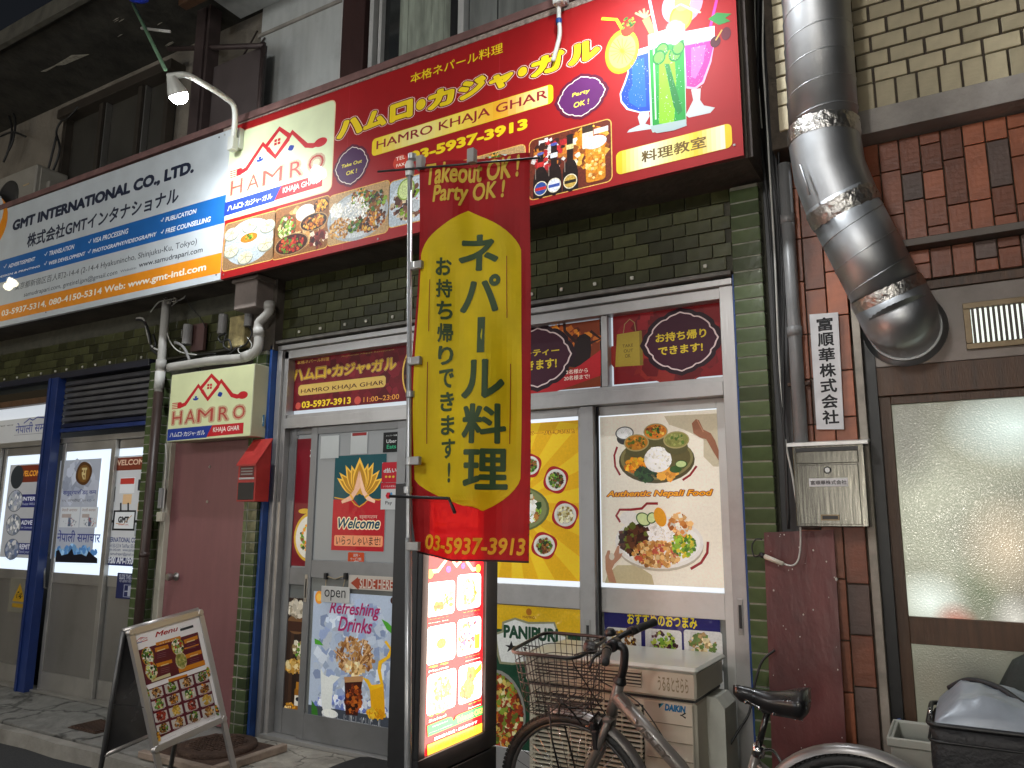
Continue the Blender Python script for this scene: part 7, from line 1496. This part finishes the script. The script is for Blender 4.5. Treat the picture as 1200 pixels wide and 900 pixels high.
a = PY(938, 205, 3.54); MB().tube([PY(938, 193, 3.543), PY(949, 228, 3.545)], .006, 6).build('seam_lock', GALV, du)

# ------------------------------------------------------------------ things on the brown tiled pillar
gp = thing('grey_downpipe', 'grey downpipe in the dark gap between the two buildings', 'pipe', (-.655, 3.98, 0)); MB().tube([(-.652, 3.965, 1.52), (-.652, 3.965, 3.35)], .033, 16).build('pipe', mat('grey_pipe', (.2, .2, .2), .4, 0, .12, 6, dirt=.3), gp)
for z in (3.02, 2.42): MB().tube([(-.652, 3.965, z), (-.652, 3.965, z+.05)], .037, 16).build('collar', mat('grey_pipe', 0), gp)
MB().box((-.70, 3.96, 2.17), (-.60, 3.99, 2.185)).build('clip', IR, gp)
gc = thing('cable_bundle', 'dark and white cables running down the gap beside the green pilaster', 'cable', (-.74, 4.0, 1.5))
for pts, r, m in (([(895, -10), (894, 60), (898, 130), (902, 200), (908, 300), (912, 400), (916, 470), (921, 520), (929, 560), (938, 620)], .0055, CABLEW), ([(905, -10), (900, 60), (899, 130), (907, 200), (915, 290), (917, 380), (916, 450), (920, 540), (922, 600)], .005, CABLE),
                  ([(889, -10), (888, 70), (890, 150), (900, 240), (906, 330), (911, 430), (920, 520), (924, 620)], .008, CABLE), ([(912, -10), (911, 100), (913, 200), (915, 260), (920, 310), (918, 400), (919, 500), (925, 610)], .006, CABLE), ([(884, -10), (886, 50), (889, 100), (893, 150)], .004, CABLEW)):
    MB().tube(curve([PY(x, y, 3.955) for x, y in pts], 5), r, 6).build('cable', m, gc)
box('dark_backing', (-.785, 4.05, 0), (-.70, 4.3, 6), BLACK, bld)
pl = thing('plug_cable', 'white mains cable with a plug hanging below the steel letter box', 'plug', (-.83, 3.9, 1.3))
MB().tube(curve([PY(*p, 3.88) for p in ((938, 618), (938, 640), (935, 657), (928, 663), (919, 661))], 5), .0045, 6).build('cable', CABLEW, pl); a = PY(896, 652, 3.90); b_ = PY(918, 661, 3.88); MB().tube([a, b_], [.012, .0105], 8).build('plug', mat('ivory_plug', (.6, .56, .46), .4), pl); MB().tube([a, a+(a-b_)*.25], .013, 8).build('coupler', BLACK, pl)
MB().tube(curve([a+(a-b_)*.2, PY(884, 652, 3.93), PY(881, 640, 3.95), PY(886, 632, 3.96), PY(893, 632, 3.97)], 4), .004, 6).build('cable', CABLE, pl)
def d_name(c, x0, y0, x1, y1): c.rect((x0, y0), (x1, y1), '#c9c9cb', px=False)
npt = thing('name_plate', 'tall white company name plate on the brown tiles right of the grey pipe', 'sign', (-.52, 3.985, 1.95)); tl, brr = PY(948.5, 368.5, 3.985), PY(989, 503, 3.985); bl2 = PY(957, 503, 3.985)
b = MB(); tr2 = PY(982, 366, 3.985); b.prism([Vector((tl.x, 3.985, tl.z)), Vector((tr2.x, 3.985, tr2.z)), Vector((brr.x, 3.985, brr.z)), Vector((bl2.x, 3.985, bl2.z))], (0, .014, 0)); o = b.build('plate', mat('white_plate', (.62, .62, .63), .45), npt); fixn(o)
c = ycanvas(3.985); c.vtext('富順華株式会社', (966, 371), (974, 498), .076, '#17171b', bold=.03, gap=.1); c.flush('lettering', PAPER, npt)
mb = thing('mail_box', 'brushed steel mail box with name strip under the white company plate', 'letter box', (-.55, 3.9, 1.45))
MBM = mat('stained_brushed_steel', (.2, .195, .17), .22, .95, .15, 3, .1, 70, stretch=(1, 1, .1), dirt=.25, dirtcol=(.12, .1, .07)); my0 = 3.865; mx0, mx1, mz0, mz1 = PY(934, 621, my0).x, PY(1012, 521, my0).x, 1.478, 1.86
box('body', (mx0, my0, mz0), (mx1, 3.995, mz1), MBM, mb, .004); b = MB(); b.prism([(mx0-.02, my0-.02, mz1+.012), (mx0-.02, 3.99, mz1+.03), (mx0-.02, 3.99, mz1+.02), (mx0-.02, my0-.02, mz1-.004)], (mx1-mx0+.04, 0, 0)); o = b.build('lid', mat('bright_lid', (.62, .62, .6), .3, .4), mb); fixn(o)
box('door', (mx0+.018, my0-.006, mz0+.012), (mx1-.03, my0-.0005, mz1-.095), MBM, mb); box('slot_flap', (mx0+.014, my0-.008, mz1-.088), (mx1-.026, my0-.0005, mz1-.03), MBM, mb, .003); box('slot_gap', (mx0+.014, my0-.003, mz1-.03), (mx1-.026, my0-.0004, mz1-.012), BLACK, mb, 0)
cx = (mx0+mx1)/2-.004; a = PY(969, 551, my0-.006); MB().lathe((cx, my0-.006, a.z), (0, -1, 0), [(0, .017), (.004, .017), (.006, .012), (.01, .011)], 18).build('lock', CHR, mb)
a = PY(948, 561, my0-.006); b_ = PY(994, 569.5, my0-.006); box('name_strip', (a.x, my0-.008, b_.z), (b_.x, my0-.0065, a.z), mat('white_plate', 0), mb, 0); c = ycanvas(my0-.008); c.text('富順華株式会社', (950, 568.3), (992, 562.3), '#17171b', bold=.02); c.flush('lettering', PAPER, mb)
a = PY(962, 603, my0-.006); b_ = PY(984, 610, my0-.006); box('peep_frame', (a.x, my0-.008, b_.z), (b_.x, my0-.0065, a.z), BRASS, mb, 0); box('peep', (a.x+.006, my0-.0085, b_.z+.006), (b_.x-.006, my0-.008, a.z-.006), BLACK, mb, 0)
sh_ = thing('leaning_sheet', 'scuffed maroon metal sheet leaning on the green pilaster behind the saddle', 'board', (-.75, 3.9, 0))
pA, pB, pC_ = PY(894, 624, 3.955), PY(976, 621, 3.955), PY(992, 875, 3.90); zb_ = .02; k_ = (pC_.x-pB.x)/(pC_.z-pB.z)
vs_ = [Vector((pA.x, 3.975, pA.z)), Vector((pB.x, 3.975, pB.z)), Vector((pB.x+k_*(zb_-pB.z), 3.86, zb_)), Vector((pA.x+k_*.55*(zb_-pA.z), 3.86, zb_))]
b = MB(); b.prism(vs_, (0, .006, 0)); SHM = mat('scuffed_maroon_sheet', (.10, .02, .018), .34, .1, .4, 3, .35, 14, dirt=.6, dirtcol=(.035, .018, .016), stretch=(1.5, 1, .6)); o = b.build('sheet', SHM, sh_); fixn(o)
b = MB(); q = random.Random(8)
for i in range(34):
    u, v = q.random(), q.random(); p = vs_[0].lerp(vs_[1], u).lerp(vs_[3].lerp(vs_[2], u), v*.75)-Vector((0, .0015, 0)); s_ = q.uniform(.0012, .004)*(2.2 if i < 3 else 1); b.add([p+Vector((s_*math.cos(t), 0, s_*1.3*math.sin(t))) for t in (0, 1.3, 2.5, 3.9, 5.1)], [(0, 1, 2, 3, 4)])
b.build('paint_specks', mat('pale_specks', (.6, .58, .52), .6), sh_, kind='stuff')

# ------------------------------------------------------------------ bin and delivery bag, lower right
bi = thing('grey_bin', 'open pale grey plastic bin behind the rear bicycle wheel', 'bin', (-.2, 3.65, 0))
GB = mat('pale_grey_plastic', (.34, .35, .31), .5, 0, .1, 5, dirt=.25); b = MB(); X0, X1, Y0_, Y1_, Z1 = -.315, .10, 3.50, 3.80, .672; t_ = .045
for (ax0, ax1, ay0, ay1) in ((X0, X1, Y0_, Y0_+.012), (X0, X1, Y1_-.012, Y1_), (X0, X0+.012, Y0_+.0125, Y1_-.0125), (X1-.012, X1, Y0_+.0125, Y1_-.0125)): box('side', (ax0, ay0, .02), (ax1, ay1, Z1), GB, bi)
box('base', (X0+.013, Y0_+.013, .03), (X1-.013, Y1_-.013, .3), GB, bi); box('rim', (X0-.012, Y0_-.012, Z1-.03), (X1+.012, Y0_-.0005, Z1+.004), GB, bi, .004); box('rim', (X0-.012, Y1_+.0005, Z1-.03), (X1+.012, Y1_+.012, Z1+.004), GB, bi, .004); box('rim', (X0-.012, Y0_, Z1-.03), (X0-.0005, Y1_, Z1+.004), GB, bi, .004)
a = PY(1048, 858, 3.86); bc = thing('blue_clip_lid', 'blue plastic lid piece lying on the back rim of the grey bin', 'lid', tuple(a)); BLc = mat('blue_plastic', (.03, .09, .32), .4, 0, .15, 8)
b = MB(); b.prism([PY(*p, 3.84) for p in ((1050, 846), (1054, 845), (1058, 851), (1072, 850), (1074, 855), (1092, 857), (1093, 862), (1056, 861))], (0, .06, 0)); o = b.build('lid', BLc, bc); fixn(o)
bg_ = thing('delivery_bag', 'black insulated delivery bag with crumpled silver-grey flap open on top', 'bag', (.12, 3.45, .45))
BF = mat('black_nylon', (.018, .018, .02), .55, 0, .25, 12, .5, 60); SF = mat('silver_grey_lining', (.30, .335, .38), .35, .1, .12, 8, .15, 20)
bx = [PY(1093, 850, 3.25), PY(1215, 872, 3.0)]; Zt = .80
def rbox(x0, x1, y0, y1, z0, z1, n=14, amp=.008, seed=1, bulge=.02):
    q = random.Random(seed); b = MB(); b.smooth = True; per = []
    r = .035
    for cx, cy, a0 in ((x1-r, y0+r, -90), (x1-r, y1-r, 0), (x0+r, y1-r, 90), (x0+r, y0+r, 180)):
        for j in range(4): a = R(a0+j*30); per.append((cx+r*math.cos(a), cy+r*math.sin(a)))
    out = []
    for i in range(len(per)):
        a, c_ = per[i], per[(i+1) % len(per)]; L = math.dist(a, c_); m = max(1, int(L/.04))
        for k in range(m): out.append((a[0]+(c_[0]-a[0])*k/m, a[1]+(c_[1]-a[1])*k/m))
    cx, cy = (x0+x1)/2, (y0+y1)/2; N = len(out); vs = []
    for j in range(n+1):
        t = j/n; s_ = 1+bulge*math.sin(math.pi*t)
        for i, (x, y) in enumerate(out): vs.append((cx+(x-cx)*s_+q.uniform(-amp, amp), cy+(y-cy)*s_+q.uniform(-amp, amp), z0+(z1-z0)*t+q.uniform(-amp, amp)*.5))
    b.add(vs, [(j*N+i, j*N+(i+1) % N, (j+1)*N+(i+1) % N, (j+1)*N+i) for j in range(n) for i in range(N)]+[tuple(n*N+i for i in range(N))]); return b, out
x0_, x1_, y0_, y1_ = -.160, .34, 3.27, 3.66
b, out = rbox(x0_, x1_, y0_, y1_, .36, .775, amp=.004); b.build('body', BF, bg_)
MB().tube([(x, y, .79) for x, y in [(p[0]+(p[0]-.09)*.03, p[1]+(p[1]-3.46)*.03) for p in out]], .009, 6, closed=True).build('zip_piping', BLACK, bg_)
MB().tube([(x, y, .735) for x, y in [(p[0]+(p[0]-.09)*.035, p[1]+(p[1]-3.46)*.035) for p in out]], .005, 6, closed=True).build('zip_piping', BLACK, bg_)
b = MB(); b.smooth = True; n = 36; q = random.Random(5); vs = []
import mathutils
for j in range(n+1):
    for i in range(n+1):
        u, v = i/n, j/n; x = x0_+.012+(x1_-x0_-.024)*u; y = y0_+.012+(y1_-y0_-.024)*v; e = min(1, min(u, 1-u, v, 1-v)*5)
        nz = mathutils.noise.noise(Vector((x*9, y*9, 1)))*.018+mathutils.noise.ridged_multi_fractal(Vector((x*7, y*14, 3)), 1, 2, 3, 1, 2)*.010
        vs.append((x, y, .79+e**.5*(.075*math.sin(math.pi*min(1, u*1.1+.12))**.8+.03*v)+nz*e))
b.add(vs, [(j*(n+1)+i, j*(n+1)+i+1, (j+1)*(n+1)+i+1, (j+1)*(n+1)+i) for j in range(n) for i in range(n)]); b.build('flap', SF, bg_)
MB().tube(curve([Vector((-.10, 3.60, .86)), Vector((-.03, 3.56, .905)), Vector((.06, 3.50, .90)), Vector((.14, 3.42, .86)), Vector((.24, 3.33, .82))], 6), .011, 6).build('flap_binding', BF, bg_)
a = PY(1090, 836, 3.27); MB().tube([a+Vector((0, 0, .02)), a-Vector((0, 0, .02))], .005, 6).build('buckle', CHR, bg_)
cr_ = thing('bag_stand', 'dark crate under the delivery bag, mostly below the picture', 'crate', (.1, 3.45, 0)); box('crate', (-.14, 3.29, 0), (.33, 3.64, .358), mat('dark_crate', (.03, .03, .032), .6), cr_, .01)
# dark cloth heap behind the bag
hp = thing('cloth_cover', 'dark folded cloth heap standing behind the delivery bag against the glass', 'cloth', (.25, 3.9, 0)); b = MB(); b.smooth = True; vs = []; n, m_ = 22, 16
for j in range(m_+1):
    for i in range(n):
        a = 2*math.pi*i/n; t = j/m_; r = (.17*(1-t**3)**.5+.0)*(1+.18*mathutils.noise.noise(Vector((math.cos(a)*2, math.sin(a)*2, t*4)))); vs.append((.16+r*math.cos(a)*1.15+.05*t, 3.86+r*math.sin(a)*.6, .2+t*.80))
b.add(vs, [(j*n+i, j*n+(i+1) % n, (j+1)*n+(i+1) % n, (j+1)*n+i) for j in range(m_) for i in range(n)]); b.build('cloth', mat('dark_green_cloth', (.022, .028, .024), .7, 0, .3, 8, .6, 30), hp)
# upper left: outdoor unit, hanging rods, blue sheet
ua = thing('outdoor_unit', 'old beige outdoor unit on the plaster wall at the far left', 'air conditioner', (-8.0, 3.95, 4.45)); UM = mat('old_beige_unit', (.25, .235, .2), .55, 0, .12, 5, dirt=.35)
box('case', (-8.5, 3.80, 4.45), (-7.72, 4.12, 5.0), UM, ua, .012); box('side_panel', (-7.719, 3.84, 4.47), (-7.70, 4.1, 4.97), UM, ua, .003); box('service_cover', (-7.705, 3.9, 4.6), (-7.66, 4.05, 4.85), UM, ua, .01)
MB().lathe((-8.2, 3.80, 4.72), (0, -1, 0), [(0, .2), (.01, .2), (.012, .17)], 28).build('fan_guard', mat('dark_fan_space', 0), ua)
for z in (4.62, 4.8): box('louvre', (-7.93, 3.795, z), (-7.82, 3.8, z+.015), mat('warm_reflection_trim', (.4, .3, .16), .4), ua)  # warm reflection put into the colour of these strips
cw = thing('wall_cables', 'slack cables hanging along the plaster wall beside the upper window', 'cable', (-7.8, 4.0, 4.6))
for pts in ([(92, 125), (80, 138), (72, 142), (66, 155), (70, 175), (62, 200), (55, 208)], [(8, 130), (14, 150), (10, 175), (4, 190)], [(0, 160), (15, 155), (30, 160)], [(66, 160), (60, 185), (56, 200)], [(0, 140), (10, 128), (18, 140), (15, 165), (8, 180)]): MB().tube(curve([PY(x, y, 4.0) for x, y in pts], 5), .012, 6).build('cable', CABLE, cw)
gr_ = thing('green_rod', 'thin green rod hanging from the eave towards the floodlight', 'rod', tuple(PY(157, 6, 3.35)))
MB().tube([PY(156, 5, 3.3), PY(194, 82, 3.1)], .014, 6).build('rod', mat('faded_green_rod', (.12, .22, .13), .5), gr_); MB().tube([PY(166, 33, 3.3), PY(199, 37, 3.3)], .012, 8).build('side_stub', PVC, gr_)
bt_ = thing('blue_sheet', 'scrap of blue sheet caught under the eave at the top edge', 'tarpaulin', tuple(PY(162, 0, 3.3))); b = MB(); b.prism([PY(*p, 3.3) for p in ((150, -8), (173, -8), (171, 1), (163, 3), (152, 1))], (0, .02, 0)); o = b.build('sheet', mat('blue_tarp', (.01, .03, .35), .5), bt_); fixn(o)
# ------------------------------------------------------------------ unseen far side of the lane: glowing windows added for frontal fill and reflections
ob = thing('facing_building', 'plain plastered building with lit shop windows across the lane', 'building', (-3, -3.4, 0))
OW = mat('facing_plaster', (.22, .2, .18), .85, 0, .2, 3, .3, dirt=.4)
box('wall', (-16, -3.9, -.1), (8, -3.4, 6.2), OW, ob); box('canopy', (-16, -3.4, 2.75), (8, -2.9, 2.85), OW, ob)
for i, (x0, x1, col, st) in enumerate(((-12.5, -10.2, (1, .78, .5), 1.2), (-8.9, -6.6, (1, .97, .92), 1), (-5.0, -3.4, (.9, .95, 1), 1), (-1.6, .6, (1, .95, .88), .45), (2.2, 4.6, (.9, .95, 1), .25))):
    f = box('window', (x0-.06, -3.395, .74), (x1+.06, -3.37, 2.36), WOOD, ob); box('pane', (x0, -3.369, .8), (x1, -3.36, 2.3), emis('facing_window_%d' % i, col, st*L_WINFILL), f)
    for k in range(1, 3): xx = x0+(x1-x0)*k/3; box('mullion', (xx-.02, -3.359, .8), (xx+.02, -3.34, 2.3), WOOD, f)
for x0 in (-11, -7, -3, 1): f = box('window', (x0, -3.395, 3.7), (x0+1.5, -3.37, 4.9), WHITEALU, ob); box('pane', (x0+.05, -3.369, 3.75), (x0+1.45, -3.36, 4.85), GLD, f)
gp_ = {'sticker': 'stickers on the sliding door', 'sign_lamp': 'floodlights on the signboards', 'food_poster': 'food posters in the restaurant windows', 'office_poster': 'posters on the travel office doors', 'side_poster': 'posters beside the sliding door', 'tiled_pilaster': 'green tiled pilasters', 'tiled_band': 'tiled bands above the fronts', 'address_plate': 'blue address plates'}
for o in list(COL.objects):
    k = o.name.split('.')[0]
    if o.parent is None and k in gp_: o['group'] = gp_[k]
